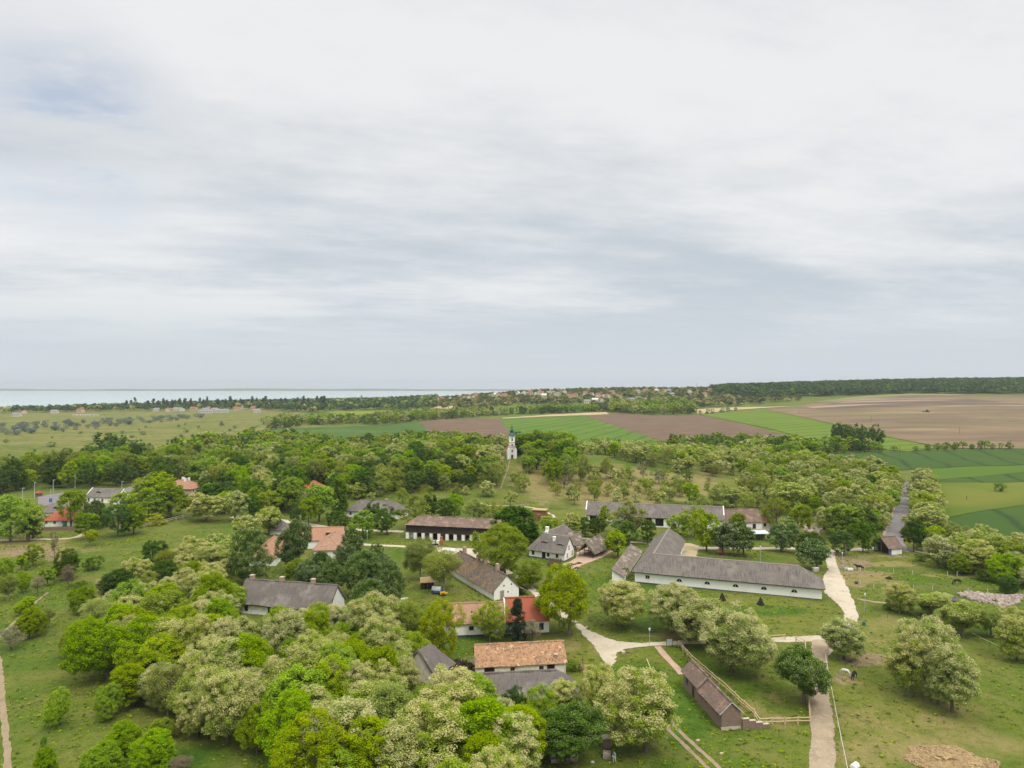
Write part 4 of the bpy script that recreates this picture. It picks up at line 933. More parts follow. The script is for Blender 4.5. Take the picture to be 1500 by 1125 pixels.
A = G2(125, 737.5); Bp = G2(172, 739)
h = House('white_gabled_house', A, Bp, 'white house with grey roof and pointed white gable beside the car park', 'house')
b = h.block(h.len, 7.5, 3.1, 2.7, ('gable', 'gable'), roof='thatch', ov=.4, t=.2, ridge='thatch_ridge', plinth=False, sag=.02)
h.eyebrow(b, h.x(137)+1, .45, 1.3, .55)
for px in (130, 138.5, 150): h.op(b, 'f', h.x(px), .9, .9, 1.5, pane='dark_glass', frame='frame_white')
h.op(b, 'r', 3.7, 2.4, .7, 1.3, frame='frame_white')
for xx in (-.05, h.len-.1): MB().face([(xx, -.4, 3.0), (xx, 3.75, 6.35), (xx, 7.9, 3.0), (xx, 7.9, 2.6), (xx, -.4, 2.6)]).build('parapet', 'whitewash', h.root).modifiers.new('t', 'SOLIDIFY').thickness = .3
A = (-155.5, 302.5); Bp = G2(280, 733.5)
h = House('orange_roof_manor', A, Bp, 'cream two-storey house with orange hip roof and white chimneys among trees', 'house')
b = h.block(h.len, 9.5, 5.0, 3.0, ('hip', 'hip'), roof='tile_salmon', wall='far_cream', ov=.5, t=.15, ridge='tile_salmon', plinth=False, sag=0)
h.chimney(b, h.len-7.5, 5.5, 1.2, .9, .8, 'whitewash'); h.chimney(b, h.len-5.6, 4.2, .9, .9, .8, 'whitewash'); h.chimney(b, h.len-5.0, 6.0, .9, .8, .7, 'whitewash')
for c in (1.6, 4.7, 7.8):
    for z in (.9, 3.2): h.op(b, 'r', c, z, .8, 1.2, frame='frame_white')
MB().box(h.len, .3, 2.55, h.len+1.6, 9, 2.65).build('awning', 'canvas', h.root)
A = G2(441, 722); Bp = G2(461, 724)
h = House('small_red_roof_house', A, Bp, 'small house with red hip roof showing between round green trees', 'house')
b = h.block(h.len, 7.5, 2.6, 2.9, ('hip', 'hip'), roof='tile_red', ov=.4, t=.14, plinth=False, sag=0, a=(h.len/2-.3, h.len/2-.3))
h.op(b, 'r', 3, 1, .8, 1, frame='frame_white'); h.op(b, 'f', 2, 1, .8, 1, frame='frame_white')
A = G2(52, 727.5); Bp = G2(57.5, 727.5)
h = House('red_roof_kiosk', A, Bp, 'tiny red-roofed kiosk at the edge of the car park', 'kiosk')
b = h.block(h.len, 1.9, 1.7, .9, ('hip', 'hip'), roof='tile_red', wall='wood', ov=.3, t=.08, plinth=False, sag=0, a=(h.len/2-.1, h.len/2-.1)); h.op(b, 'f', .7, .8, .7, .6, pane='black_gap', frame=None)
# --- dark wooden hut, playhouse
A = G2(617, 863); Bp = G2(636, 862)
h = House('wooden_hut', A, Bp, 'small dark wooden hut with pale shingle roof on the lawn', 'hut')
b = h.block(h.len, 3, 1.7, .8, ('gable', 'gable'), wall='dark_wood', roof='tan_wood', ov=.3, t=.08, plinth=False, sag=.02, x0=0); h.op(b, 'f', 1.1, 0, .7, 1.4, 'door', pane='black_gap', frame='wood')
A = G2(780, 763); Bp = G2(799, 764)
h = House('wooden_playhouse', A, Bp, 'brown wooden play tower with flat tan roof and blue window', 'playhouse')
L = h.len; MB().box(0, 0, -.5, L, 3.2, 4.0).build('wall', 'play_wood', h.root); MB().box(-.3, -.3, 4.0, L+.3, 3.5, 4.25).build('roof', 'tan_wood', h.root)
for xx in (-.1, L*.5-.1, L-.1): MB().box(xx, -.2, -.5, xx+.2, -.01, 4.0).build('post', 'wood', h.root)
h.b = dict(L=L, W=3.2, x0=0, y0=0, rot=0); h.op(h.b, 'f', L-1.0, .9, .9, 1.0, pane='blue_paint', frame='board_white'); MB().face([(1.6, -.04, 2.6), (2.4, -.04, 3.1), (3.2, -.04, 2.6), (2.4, -.04, 2.1)]).build('panel', 'tan_wood', h.root).modifiers.new('t', 'SOLIDIFY').thickness = .06
MB().box(-3.2, .4, -.5, -.1, 2.6, 1.3).build('side_deck', 'tan_wood', h.root)
# ------------------------------------------------------------------ trees
def unit(v): return v/np.maximum(np.linalg.norm(v, axis=-1, keepdims=True), 1e-9)
CFG = {  # name, trunk material, crown materials, lobes, Rxy, Rz, zc, lobe r, clump r, gaps, sizes
 'L': dict(name='locust_tree', bark='bark', mats=['leaf_locust', 'blossom_locust'], nl=16, R=3.1, Rz=4.3, zc=5.2, lr=1.7, cr=.56, dens=1.0, tw=.2, blossom=.85),
 'G': dict(name='broadleaf_tree', bark='bark', mats=['leaf_fresh'], nl=17, R=3.0, Rz=4.5, zc=5.1, lr=1.75, cr=.58, dens=1.05, tw=.2),
 'Y': dict(name='lime_green_tree', bark='grey_bark', mats=['leaf_lime', 'leaf_fresh'], nl=15, R=3.5, Rz=3.9, zc=5.6, lr=1.65, cr=.6, dens=.8, tw=.2, blossom=.68),
 'O': dict(name='olive_green_tree', bark='grey_bark', mats=['leaf_olive'], nl=14, R=3.4, Rz=3.9, zc=5.4, lr=1.7, cr=.75, dens=.6, tw=.18),
 'C': dict(name='chestnut_tree', bark='bark', mats=['leaf_chestnut', 'candle'], nl=18, R=2.7, Rz=4.6, zc=5.2, lr=1.9, cr=.55, dens=1.25, tw=.24, blossom=.15),
 'D': dict(name='dark_tree', bark='bark', mats=['leaf_dark'], nl=16, R=2.8, Rz=4.5, zc=5.1, lr=1.8, cr=.58, dens=1.1, tw=.2),
 'K': dict(name='conifer_tree', bark='bark', mats=['leaf_conifer'], nl=16, R=2.0, Rz=4.6, zc=5.2, lr=1.1, cr=.6, dens=.6, tw=.16),
 'B': dict(name='bare_tree', bark='bark', mats=['leaf_brown'], nl=10, R=3.1, Rz=3.6, zc=5.8, lr=1.6, cr=.85, dens=.17, tw=.17),
 'S': dict(name='shrub', bark='bark', mats=['leaf_dark', 'leaf_fresh'], nl=7, R=3.6, Rz=4.6, zc=4.6, lr=2.6, cr=.9, dens=.8, tw=.2, blossom=.3),
 'W': dict(name='silver_shrub', bark='grey_bark', mats=['leaf_silver'], nl=7, R=3.6, Rz=4.4, zc=4.4, lr=2.6, cr=.9, dens=.8, tw=.2),
 'P': dict(name='poplar_tree', bark='bark', mats=['leaf_far_dark'], nl=12, R=.9, Rz=4.4, zc=5.3, lr=.75, cr=.5, dens=.6, tw=.15),
 'M': dict(name='yellow_bush', bark='bark', mats=['leaf_lime'], nl=7, R=3.6, Rz=4.5, zc=4.5, lr=2.6, cr=.9, dens=.8, tw=.2),
}
LOD = {0: (330, 105, .098), 1: (140, 52, .185), 2: (60, 20, .40), 3: (32, 12, .66)}
def leaf_quads(C, r, n, size, rng, flat=.85):
    k = len(C); d = unit(rng.normal(size=(k, n, 3))); rad = r*rng.random((k, n, 1))**.45
    p = C[:, None, :]+d*rad*np.array([1, 1, .8])
    nrm = unit(d*.55+rng.normal(size=(k, n, 3))*.45+np.array([0, 0, flat]))
    t = unit(np.cross(nrm, rng.normal(size=(k, n, 3)))); b = np.cross(nrm, t)
    s = size*(.65+.7*rng.random((k, n, 1)))
    q = np.stack([p-t*s, p+b*s*.62, p+t*s, p-b*s*.62], 2)
    return q.reshape(-1, 4, 3), p.reshape(-1, 3)
def crown_np(kind, lod, rng):
    c = dict(CFG[kind]); nc, nl_, sz = LOD[lod]
    if kind == 'L': sz *= .84; nl_ = int(nl_*1.3)
    if kind not in 'KP':                               # every variant has its own build
        c['R'] *= .85+.4*rng.random(); c['Rz'] *= .88+.2*rng.random(); c['lr'] *= .8+.42*rng.random(); c['nl'] = int(c['nl']*(.75+.5*rng.random())); c['dens'] *= .82+.3*rng.random()
        if 'blossom' in c and kind == 'L': c['blossom'] *= .55+.8*rng.random()
    R0 = np.array([c['R'], c['R'], c['Rz']])
    d = unit(rng.normal(size=(c['nl'], 3))); d[:, 2] = d[:, 2]*.95-.05
    lc = d*R0*(.42+.3*rng.random((c['nl'], 1))); lr = c['lr']*(.55+.75*rng.random(c['nl'])); lc[:, :2] += rng.normal(size=2)*.35; lc[:, 2] += rng.normal(size=len(lc))*.3
    if kind == 'K':
        zz = np.linspace(-1, 1, c['nl']); rr = (1.05-zz)/2*1.9; an = rng.random(c['nl'])*6.28
        lc = np.stack([np.cos(an)*rr*.8, np.sin(an)*rr*.8, zz*4.2], -1); lr = .5+.55*rr
    if kind == 'P':
        zz = np.linspace(-1, 1, c['nl']); an = rng.random(c['nl'])*6.28; rr = np.sqrt(np.clip(1-zz**2*.9, .05, 1))
        lc = np.stack([np.cos(an)*.35*rr, np.sin(an)*.35*rr, zz*3.9], -1); lr = .3+.55*rr
    lc = np.concatenate([lc, np.array([[0, 0, 0.]])]) if kind not in 'KP' else lc; lr = np.append(lr, c['lr']*1.15) if kind not in 'KP' else lr
    pts = []; pw = lr**2/np.sum(lr**2) if kind not in 'KP' else np.full(len(lc), 1/len(lc))
    want = int(nc*c['dens'] if c['dens'] > .5 else nc*c['dens']*1.3)
    tries = 0
    while len(pts) < want and tries < want*30:
        tries += 1
        i = rng.choice(len(lc), p=pw); dd = unit(rng.normal(size=3))
        if dd[2] < -.35 and rng.random() < .3: continue
        p = lc[i]+dd*lr[i]*(.8+.25*rng.random())
        dist = np.linalg.norm(lc-p, axis=1)/lr
        dist[i] = 9
        if dist.min() < .78 and rng.random() < .85: continue
        pts.append(p)
    C = np.array(pts)+np.array([0, 0, c['zc']])
    C[:, 2] = np.maximum(C[:, 2], .55 if kind in 'SWM' else 1.0+.8*rng.random(len(C)))
    q, p = leaf_quads(C, c['cr']*(1.25 if lod == 2 else 1.0)*(1.1 if lod else 1), nl_, sz, rng)
    mi = np.zeros(len(q), int)
    if 'blossom' in c:
        a = np.repeat(rng.random(len(C)), nl_); rel = (p-np.array([0, 0, c['zc']]))/R0
        out = np.linalg.norm(rel, axis=1)
        if kind == 'L': pr = c['blossom']*np.clip((a*1.5-.1), 0, 1)*np.clip(out*1.1-.1, 0, 1)*np.clip(.72+rel[:, 2]*.42, .3, 1.15)*1.45
        elif kind == 'C': pr = c['blossom']*np.clip(out-.4, 0, 1)*1.6
        else: pr = c['blossom']*np.clip(a*1.4, 0, 1)
        mi = (rng.random(len(q)) < pr).astype(int)
        if kind == 'C':
            k = mi == 1; cen = q[k].mean(1, keepdims=True); w_ = sz*.42; h_ = sz*.95
            an = rng.random(k.sum())*3.14; t = np.stack([np.cos(an), np.sin(an), 0*an], -1)[:, None, :]*w_; up = np.array([[[0, 0, h_]]])
            up2 = np.concatenate([cen-t, cen-up*.4, cen+t, cen+up], 1); q[k] = up2+np.array([0, 0, .12])
    return q, mi
def trunk_mb(kind, rng, lod):
    c = CFG[kind]; m = MB(); tw = c['tw']; r = random.Random(int(rng.integers(1e6)))
    ns = 7 if lod == 0 else 5
    top = c['zc']+c['Rz']*.35
    if kind in 'SWM':
        for i in range(4):
            a = r.uniform(0, 6.28); m.tube([(0, 0, -.6), (math.cos(a)*.9, math.sin(a)*.9, 2.5), (math.cos(a)*1.8, math.sin(a)*1.8, 5)], [.22, .15, .05], 5)
        return m
    bx, by = r.uniform(-.3, .3), r.uniform(-.3, .3)
    m.tube([(0, 0, -.8), (0, 0, .15), (bx*.4, by*.4, 2), (bx, by, 4.2), (bx*1.4, by*1.2, top)], [tw*1.5, tw*1.15, tw*.9, tw*.65, tw*.2], ns)
    if kind in 'P': return m
    nb = (11 if kind in 'OBY' else 8) if lod == 0 else (6 if lod == 1 else 3)
    for i in range(nb):
        a = i*2.4+r.uniform(-.4, .4); z0 = r.uniform(2.2, 5.0); ln = r.uniform(.55, .9)*c['R']; up = r.uniform(.8, 2.8)
        if kind == 'K': up = r.uniform(-.2, .5); z0 = r.uniform(1.5, 8); ln *= (10-z0)/9
        p0 = Vector((bx*z0/4.5, by*z0/4.5, z0)); p2 = p0+Vector((math.cos(a)*ln, math.sin(a)*ln, up)); p1 = p0.lerp(p2, .5)+Vector((0, 0, -.15+r.uniform(-.1, .4)))
        m.tube([p0, p1, p2], [tw*.5, tw*.32, tw*.1], 5 if lod == 0 else 4)
        if kind in 'OBY' and lod < 2:
            for q in range(3):
                t_ = r.uniform(.35, .9); s0 = p0.lerp(p2, t_); e = s0+Vector((r.uniform(-1, 1), r.uniform(-1, 1), r.uniform(.4, 1.4)))*.9
                m.tube([s0, e], [tw*.2, tw*.06], 4)
    return m
PROTO = {}
NV = {0: 3, 1: 4, 2: 3, 3: 3}
def raw(kind, lod, v):
    c = CFG[kind]; rng = np.random.default_rng(ord(kind)*1000+lod*50+v)
    q, mi = crown_np(kind, lod, rng); tm = trunk_mb(kind, rng, lod); P = q.reshape(-1, 3)
    ext = (np.percentile(P[:, 0], 97)-np.percentile(P[:, 0], 3)+np.percentile(P[:, 1], 97)-np.percentile(P[:, 1], 3))/2
    return q, mi, tm, ext*1.06, np.percentile(P[:, 2], 99.3)
def proto(kind, lod, v):
    key = (kind, lod, v)
    if key in PROTO: return PROTO[key]
    c = CFG[kind]; q, mi, tm, w0, h0 = raw(kind, lod, v); V = q.reshape(-1, 3); F = np.arange(len(V)).reshape(-1, 4)
    if lod < 2: PROTO[key] = (tm.build('trunk', c['bark'], mesh_only=True, smooth=True), np_mesh('crown', V, F, c['mats'], mi), w0, h0)
    else:
        tv = np.array(tm.v); quads = np.array([f for f in tm.f if len(f) == 4])
        V2 = np.concatenate([V, tv]); F2 = np.concatenate([F, quads+len(V)]); mi2 = np.concatenate([mi, np.full(len(quads), len(c['mats']))])
        PROTO[key] = (None, np_mesh(c['name'], V2, F2, c['mats']+[c['bark']], mi2), w0, h0, V2, F2, mi2)
    return PROTO[key]
SPEC = []       # every tree: [kind, x, y, h, w, zone, lod]
TREES = []
def tree_at(kind, x, y, h, w, zone, lod=None): SPEC.append((kind, x, y, h, w, zone, lod))
def raise_tree(kind, x, y, h, w, zone, lod):
    z = zs(x, y); r = random.Random(int(x*131+y*977) & 0xffffff)
    if lod is None: lod = 0 if y < 185 else (1 if y < 440 else 2)
    if kind in 'SWM' and lod == 0 and h < 4: lod = 1
    v = r.randrange(6 if kind in 'LG' and lod < 2 else NV[lod]); pr = proto(kind, lod, v); nm = CFG[kind]['name']; w0, h0 = pr[2:4]
    if lod < 2:
        o = empty(nm, (x, y, z-.05)); link(bpy.data.objects.new('trunk', pr[0]), o); link(bpy.data.objects.new('crown', pr[1]), o)
    else: o = link(bpy.data.objects.new(nm, pr[1])); o.location = (x, y, z-.05)
    o.rotation_euler = (0, 0, r.uniform(0, 6.28)); o.scale = (w/w0, w/w0*r.uniform(.94, 1.06), h/h0)
    TREES.append((o, kind, x, y, h, w, zone)); return o
def raise_all(limit=285):
    """the trees that show largest become objects of their own, the rest of a kind becomes one wood"""
    for kind in CFG:
        L = sorted((s for s in SPEC if s[0] == kind), key=lambda s: -s[3]*s[4]/s[2]**2)
        for s in L[:limit]: raise_tree(*s)
        if not L[limit:]: continue
        VV, FF, MM, TT, n = [], [], [], [], 0
        for k, x, y, h, w, zone, lod in L[limit:]:
            r = random.Random(int(x*131+y*977) & 0xffffff); pr = proto(k, 2 if y < 520 else 3, r.randrange(3)); a = r.uniform(0, 6.28); ca, sa = math.cos(a), math.sin(a); sx, szz = w/pr[2], h/pr[3]
            v = pr[4]; VV.append(np.stack([(v[:, 0]*ca-v[:, 1]*sa)*sx+x, (v[:, 0]*sa+v[:, 1]*ca)*sx+y, v[:, 2]*szz+zs(x, y)-.05], -1)); FF.append(pr[5]+n); MM.append(pr[6]); TT.append(np.full(len(v), r.random())); n += len(v)
        nm = {'L': 'locust_wood', 'G': 'broadleaf_wood', 'O': 'olive_green_wood', 'D': 'dark_wood_trees', 'S': 'scrub'}.get(kind, CFG[kind]['name'].replace('_tree', '_wood'))
        me = np_mesh(nm, np.concatenate(VV), np.concatenate(FF), CFG[kind]['mats']+[CFG[kind]['bark']], np.concatenate(MM))
        at = me.attributes.new('tint', 'FLOAT', 'POINT'); at.data.foreach_set('value', np.concatenate(TT).astype(np.float32))
        tag(link(bpy.data.objects.new(nm, me)), kind='stuff')
def T(zone, s):
    """hand-placed trees: kind px base-py width-px height-px"""
    for line in s.split(';'):
        q = line.split()
        if not q: continue
        px, py, w, h = map(float, q[1:5]); p = G(px, py)
        tree_at(q[0], p.x, p.y, h*p.y/FC*1.03, w*.88*p.y/FC, zone)
T('paddock', 'L 1336 1021 68 94;L 1357 1014 76 102;L 1395 1043 64 92;L 1374 1032 44 74;L 1236 966 54 58;L 1318 899 46 40;L 1363 905 50 36;L 1410 935 56 50;O 1452 932 45 44;L 1490 968 56 62;L 1482 935 40 45;S 1300 893 14 9;S 1463 1018 0.1 .1'.replace(';S 1463 1018 0.1 .1', ''))
T('rail-fenced lawn', 'C 1178 1031 80 80;L 1072 984 96 94;L 1036 952 70 66;L 1098 950 50 52')
T('lawn before the long barn', 'L 912 918 74 64;L 985 926 78 66;L 1015 922 44 50;S 914 846 13 14')
T('yard edge', 'D 1338 808 34 50;D 1236 813 32 34;D 1264 809 33 42;C 1196 834 44 42;D 1185 815 36 34;C 1144 808 42 48;C 1089 813 40 46;C 1059 812 36 44;G 1035 808 38 58;G 1062 800 28 26;G 993 789 32 36;O 1018 787 40 46;D 949 797 24 33;O 916 790 50 54;D 857 786 20 28;D 876 787 24 30;G 885 778 22 36;D 913 797 36 33;G 905 816 34 36;L 838 790 33 36;G 806 785 30 28;G 1078 782 26 30;S 1050 796 10 12;O 1136 776 40 44;G 1170 784 34 44;G 1160 792 26 30')
T('roadside strip', 'L 1385 832 48 44;L 1430 839 50 46;O 1440 826 66 44;G 1464 853 50 42;L 1493 852 40 42;O 1386 800 38 36;L 1362 790 42 42;L 1350 726 32 34;L 1354 738 30 34;Y 1359 756 26 32;L 1350 754 28 34;L 1364 778 38 36;L 1345 715 24 28;D 1340 790 20 26;L 1412 818 40 36;S 1378 826 20 16;S 1350 822 14 10;D 1478 870 26 26;L 1462 822 36 36;G 1404 842 28 28;O 1488 826 32 36;S 1440 850 22 14')
T('lower court', 'Y 740 850 80 80;O 708 828 32 46;O 776 860 42 38;Y 834 931 88 98;O 650 868 52 60;O 616 850 48 60;Y 645 968 60 86;O 597 948 50 64;Y 718 940 52 56;K 758 941 34 62;B 780 945 30 36;G 690 1074 80 82;G 790 1072 58 62;D 752 1068 36 60;C 830 1116 106 80;L 830 1052 50 52;L 946 1101 112 113;L 876 1062 58 82;S 842 982 22 14;S 805 862 26 12;D 760 801 66 57;L 640 836 24 34;G 610 985 40 58;L 672 1024 40 40;G 770 862 26 26')
T('upper court', 'D 632 762 28 38;D 652 765 30 34;G 665 763 26 38;L 648 752 16 24;O 693 766 36 34;O 721 771 36 36;O 608 776 44 48;D 567 783 36 38;D 545 772 26 38;G 531 789 40 40;D 503 788 28 34;D 492 783 28 34;D 498 758 30 54;G 467 765 40 54;D 437 773 20 28;G 452 770 30 40;S 645 787 18 10;S 470 785 16 7')
T('chestnut grove', 'C 362 854 58 76;C 430 841 52 76;G 437 864 38 44;C 455 874 42 52;C 488 877 46 56;C 530 874 58 64;C 518 832 32 56;C 552 840 26 42;C 573 888 44 64;C 540 908 50 56;C 506 850 40 50;D 470 850 34 40;C 556 868 40 52;O 594 922 40 44')
T('meadow', 'D 225 827 39 33;S 134 835 28 18;D 97 849 33 43;L 319 816 40 34;L 357 793 44 36;L 394 784 38 40;G 49 829 26 31;G 31 836 18 22;G 32 868 19 30;O 12 880 28 38;B 55 873 20 28;G 70 859 20 26;G 37 900 28 24;G 43 936 36 42;O 66 922 26 30;B 16 952 30 34;O 99 962 26 40;G 87 1064 36 52;G 152 1056 40 50;G 178 1108 46 46;G 240 1084 34 32;G 220 1130 62 56;G 145 1142 60 50;G 68 1146 32 48;S 64 1094 10 15;B 268 1132 34 26;B 80 820 14 40;S 92 828 14 8;S 252 824 30 9;G -6 858 26 34;G 8 850 24 30;B 100 862 20 34;S 118 868 24 16')
T('car park', 'G 104 772 38 52;G 15 792 52 64;G 40 794 42 60;D 43 792 28 36;G 125 790 32 38;D 172 787 42 46;G 196 782 38 42;D 140 777 32 42;G 228 744 66 50;G 218 762 48 44;G 250 757 52 48;L 302 764 54 40;L 344 764 38 44;D 369 761 26 36;G 150 770 30 30;G -20 790 40 60;M 225 768 36 14;M 193 766 18 14;G 240 738 40 40;G 178 762 36 40;Y 132 800 20 22')
T('hill foot', 'G 1010 742 26 34;O 1020 760 34 36;S 937 706 7 4;O 856 712 20 44;O 888 704 20 34;B 942 704 18 28;O 972 702 16 16;O 910 708 18 22;L 748 742 20 22;O 768 722 22 28;O 760 716 16 26;O 640 712 30 34;S 755 706 14 12')
T('valley', 'D 163 669 48 34;S 75 655 11 8;S 1465 720 16 12;S 1020 660 12 9;S 1030 648 14 7')

# --- groves filled by rule
CLEAR = [(346, 848, 506, 886), (346, 886, 372, 904), (694, 942, 830, 985), (700, 985, 858, 1020), (632, 948, 660, 984), (640, 874, 800, 934), (664, 810, 758, 878), (380, 776, 400, 790), (385, 815, 405, 832), (455, 790, 505, 826), (594, 756, 722, 790), (776, 768, 843, 822), (512, 734, 586, 748), (504, 748, 520, 757),
 (858, 737, 1112, 756), (930, 775, 1206, 880), (896, 798, 936, 853), (738, 626, 762, 673), (124, 718, 182, 738), (262, 704, 296, 728), (441, 702, 468, 718), (62, 740, 112, 772), (1285, 788, 1322, 812), (1052, 744, 1116, 774), (76, 722, 96, 744), (185, 710, 202, 728), (730, 674, 748, 718),
 (1186, 800, 1262, 1125), (840, 905, 905, 980), (904, 936, 1060, 1000), (1376, 700, 1500, 790), (640, 960, 696, 985), (850, 784, 898, 822), (700, 736, 820, 764), (780, 742, 802, 764)]
ROADCLEAR = [(1318, 712, 1333, 730), (1312, 730, 1331, 748), (1306, 748, 1328, 768), (1298, 768, 1324, 788), (1294, 780, 1320, 796)]
def grow(zone, poly, space, kinds, hr, wf=(.75, 1.0), clear=True, lod=None, seed=1, maxn=999, cover_=.25):
    r = random.Random(seed); W = [G(*p) for p in poly]; W = [(p.x, p.y) for p in W]
    x0, x1 = min(p[0] for p in W), max(p[0] for p in W); y0, y1 = min(p[1] for p in W), max(p[1] for p in W)
    ks = [k for k, _ in kinds]; ws = [v for _, v in kinds]; n = 0
    area = (x1-x0)*(y1-y0)
    for _ in range(int(area/space**2*7)):
        x, y = r.uniform(x0, x1), r.uniform(y0, y1)
        if not inside(W, x, y) or n >= maxn: continue
        h = r.uniform(*hr); w_ = h*r.uniform(*wf)
        k = r.choices(ks, ws)[0]
        sp = space*r.uniform(.85, 1.1)
        if any((t[1]-x)**2+(t[2]-y)**2 < (sp if t[5] == zone else max(sp*.8, t[4]*.42))**2 for t in SPEC): continue
        if any(inside(f, x, y) for f in FOOT): continue
        if any(s and inside(s, x, y) for s in SHEETS): continue
        z = zs(x, y); cx, by = PX(x, y, z); _, ty = PX(x, y, z+h); hw = w_*.42*FC/y
        bad = False
        if clear:
            for a, b_, c_, d_ in CLEAR:
                ix = min(cx+hw, c_)-max(cx-hw, a); iy = min(by, d_)-max(ty+2, b_)
                if ix > 0 and iy > 0 and by > d_-4 and ix > .12*min(hw*2, c_-a): bad = True; break
        for a, b_, c_, d_ in ROADCLEAR:
            if min(cx+hw*.9, c_)-max(cx-hw*.9, a) > 2 and min(by, d_)-max(ty, b_) > 2: bad = True; break
        if bad: continue
        tree_at(k, x, y, h, w_, zone, lod); n += 1
    return n
mixA = [('L', .43), ('G', .42), ('Y', .06), ('O', .09)]
grow('lower grove', [(125, 965), (165, 925), (240, 903), (330, 915), (420, 935), (520, 945), (610, 965), (650, 1015), (700, 1055), (775, 1095), (790, 1130), (765, 1180), (700, 1260), (560, 1270), (470, 1230), (400, 1165), (330, 1120), (270, 1085), (215, 1050), (160, 1005)], 4.35, mixA, (6.0, 10.6), (.62, .94), seed=3)
grow('lower grove', [(100, 908), (140, 882), (230, 852), (330, 832), (345, 880), (340, 912), (240, 905), (165, 925), (130, 945)], 5.2, [('L', .5), ('G', .32), ('D', .1), ('O', .08)], (4.5, 8.4), (.6, .9), seed=4)
grow('lower grove', [(400, 925), (480, 905), (560, 912), (600, 930), (600, 960), (520, 945), (420, 935)], 5, [('L', .6), ('O', .25), ('G', .15)], (4.5, 6.2), seed=5)
grow('lower grove', [(225, 846), (280, 822), (335, 826), (345, 850), (300, 850)], 5.5, [('L', .8), ('O', .2)], (5.5, 7.5), seed=6)
grow('western wood', [(-80, 712), (20, 697), (100, 692), (170, 672), (215, 668), (225, 690), (215, 706), (150, 716), (100, 716), (60, 714), (0, 726), (-80, 742)], 7.2, [('G', .5), ('D', .35), ('O', .15)], (7, 15), (.55, .9), seed=7)
grow('western wood', [(238, 676), (300, 654), (360, 652), (420, 648), (480, 656), (490, 700), (470, 715), (470, 742), (440, 752), (400, 752), (330, 742), (300, 735), (300, 700), (240, 716), (225, 700)], 6.6, [('G', .40), ('D', .32), ('L', .13), ('O', .15)], (7, 15), (.55, .9), seed=8)
grow('western wood', [(265, 748), (330, 742), (420, 752), (410, 758), (340, 754), (290, 758)], 7, [('G', .5), ('D', .4), ('L', .1)], (8, 11), seed=9)
grow('church hill', [(480, 662), (560, 652), (640, 647), (735, 660), (744, 676), (740, 690), (730, 700), (728, 716), (690, 716), (640, 722), (560, 728), (500, 735), (478, 715)], 5.8, [('G', .34), ('D', .24), ('L', .20), ('O', .22)], (6, 13), (.58, .9), seed=10)
grow('church hill', [(752, 668), (762, 655), (830, 662), (842, 682), (836, 705), (812, 716), (800, 708), (780, 698), (764, 690)], 6.2, [('G', .45), ('D', .4), ('O', .15)], (8, 14), (.55, .85), seed=11)
grow('church hill', [(520, 735), (600, 728), (700, 722), (735, 728), (700, 734), (640, 738), (590, 742), (560, 748)], 9, [('O', .45), ('L', .4), ('S', .15)], (4, 7), seed=12)
grow('hill orchard', [(800, 715), (850, 700), (930, 700), (1000, 705), (1000, 742), (930, 738), (870, 736), (838, 740)], 7.5, [('O', .62), ('L', .3), ('B', .08)], (4.5, 7), (.7, .95), seed=13)
grow('hill orchard', [(860, 680), (960, 690), (1060, 712), (1040, 722), (960, 708), (880, 700)], 10, [('O', .4), ('B', .3), ('S', .3)], (2.5, 5.5), seed=14)
grow('blossom belt', [(835, 664), (870, 658), (1010, 660), (1110, 668), (1100, 694), (1060, 700), (990, 692), (900, 672)], 6.6, [('L', .66), ('G', .2), ('O', .1), ('S', .04)], (5, 9.5), (.7, 1.0), seed=15)
grow('eastern wood', [(1095, 700), (1120, 682), (1180, 684), (1280, 694), (1316, 712), (1306, 745), (1294, 780), (1270, 792), (1230, 790), (1190, 765), (1140, 745), (1110, 738), (1085, 722)], 5.7, [('L', .50), ('G', .27), ('O', .19), ('D', .04)], (5.5, 12), (.6, .95), seed=16)
grow('eastern wood', [(1040, 738), (1100, 722), (1130, 745), (1110, 756), (1060, 745)], 7, [('O', .5), ('G', .4), ('L', .1)], (6.5, 9), seed=17)
grow('roadside strip', [(1335, 712), (1358, 705), (1364, 730), (1378, 765), (1352, 785), (1330, 790), (1326, 760), (1336, 735)], 5, [('L', .85), ('O', .15)], (6, 8), clear=False, seed=18)
grow('roadside strip', [(1352, 800), (1420, 795), (1500, 818), (1540, 830), (1540, 868), (1500, 872), (1440, 848), (1370, 826)], 5.6, [('L', .6), ('O', .25), ('G', .15)], (5.5, 7.5), clear=False, seed=19)
grow('far hedgerow', [(985, 655), (1060, 650), (1180, 656), (1290, 662), (1290, 668), (1160, 672), (1060, 676), (990, 670)], 8, [('G', .4), ('D', .35), ('L', .2), ('S', .05)], (8, 12), lod=2, seed=20)
grow('poplar clump', [(1225, 655.5), (1250, 654), (1310, 655), (1320, 657), (1300, 659.5), (1250, 660), (1225, 658.5)], 5.5, [('D', 1)], (14, 21), (.42, .6), lod=2, clear=False, seed=21)
grow('far hedgerow', [(1180, 661), (1330, 660), (1390, 657.5), (1400, 659.5), (1330, 663), (1180, 667)], 6.5, [('S', .6), ('G', .4)], (4, 6.5), lod=2, clear=False, seed=22)
grow('far hedgerow', [(1400, 657), (1600, 655), (1600, 657), (1400, 659)], 6.5, [('S', .7), ('G', .3)], (4, 7.5), lod=2, clear=False, seed=23)
grow('field hedgerow', [(355, 650), (372, 638), (400, 628), (440, 622), (440, 624), (400, 632), (380, 642), (366, 652), (330, 660)], 8.5, [('D', .55), ('G', .45)], (8, 12), lod=2, clear=False, seed=24)
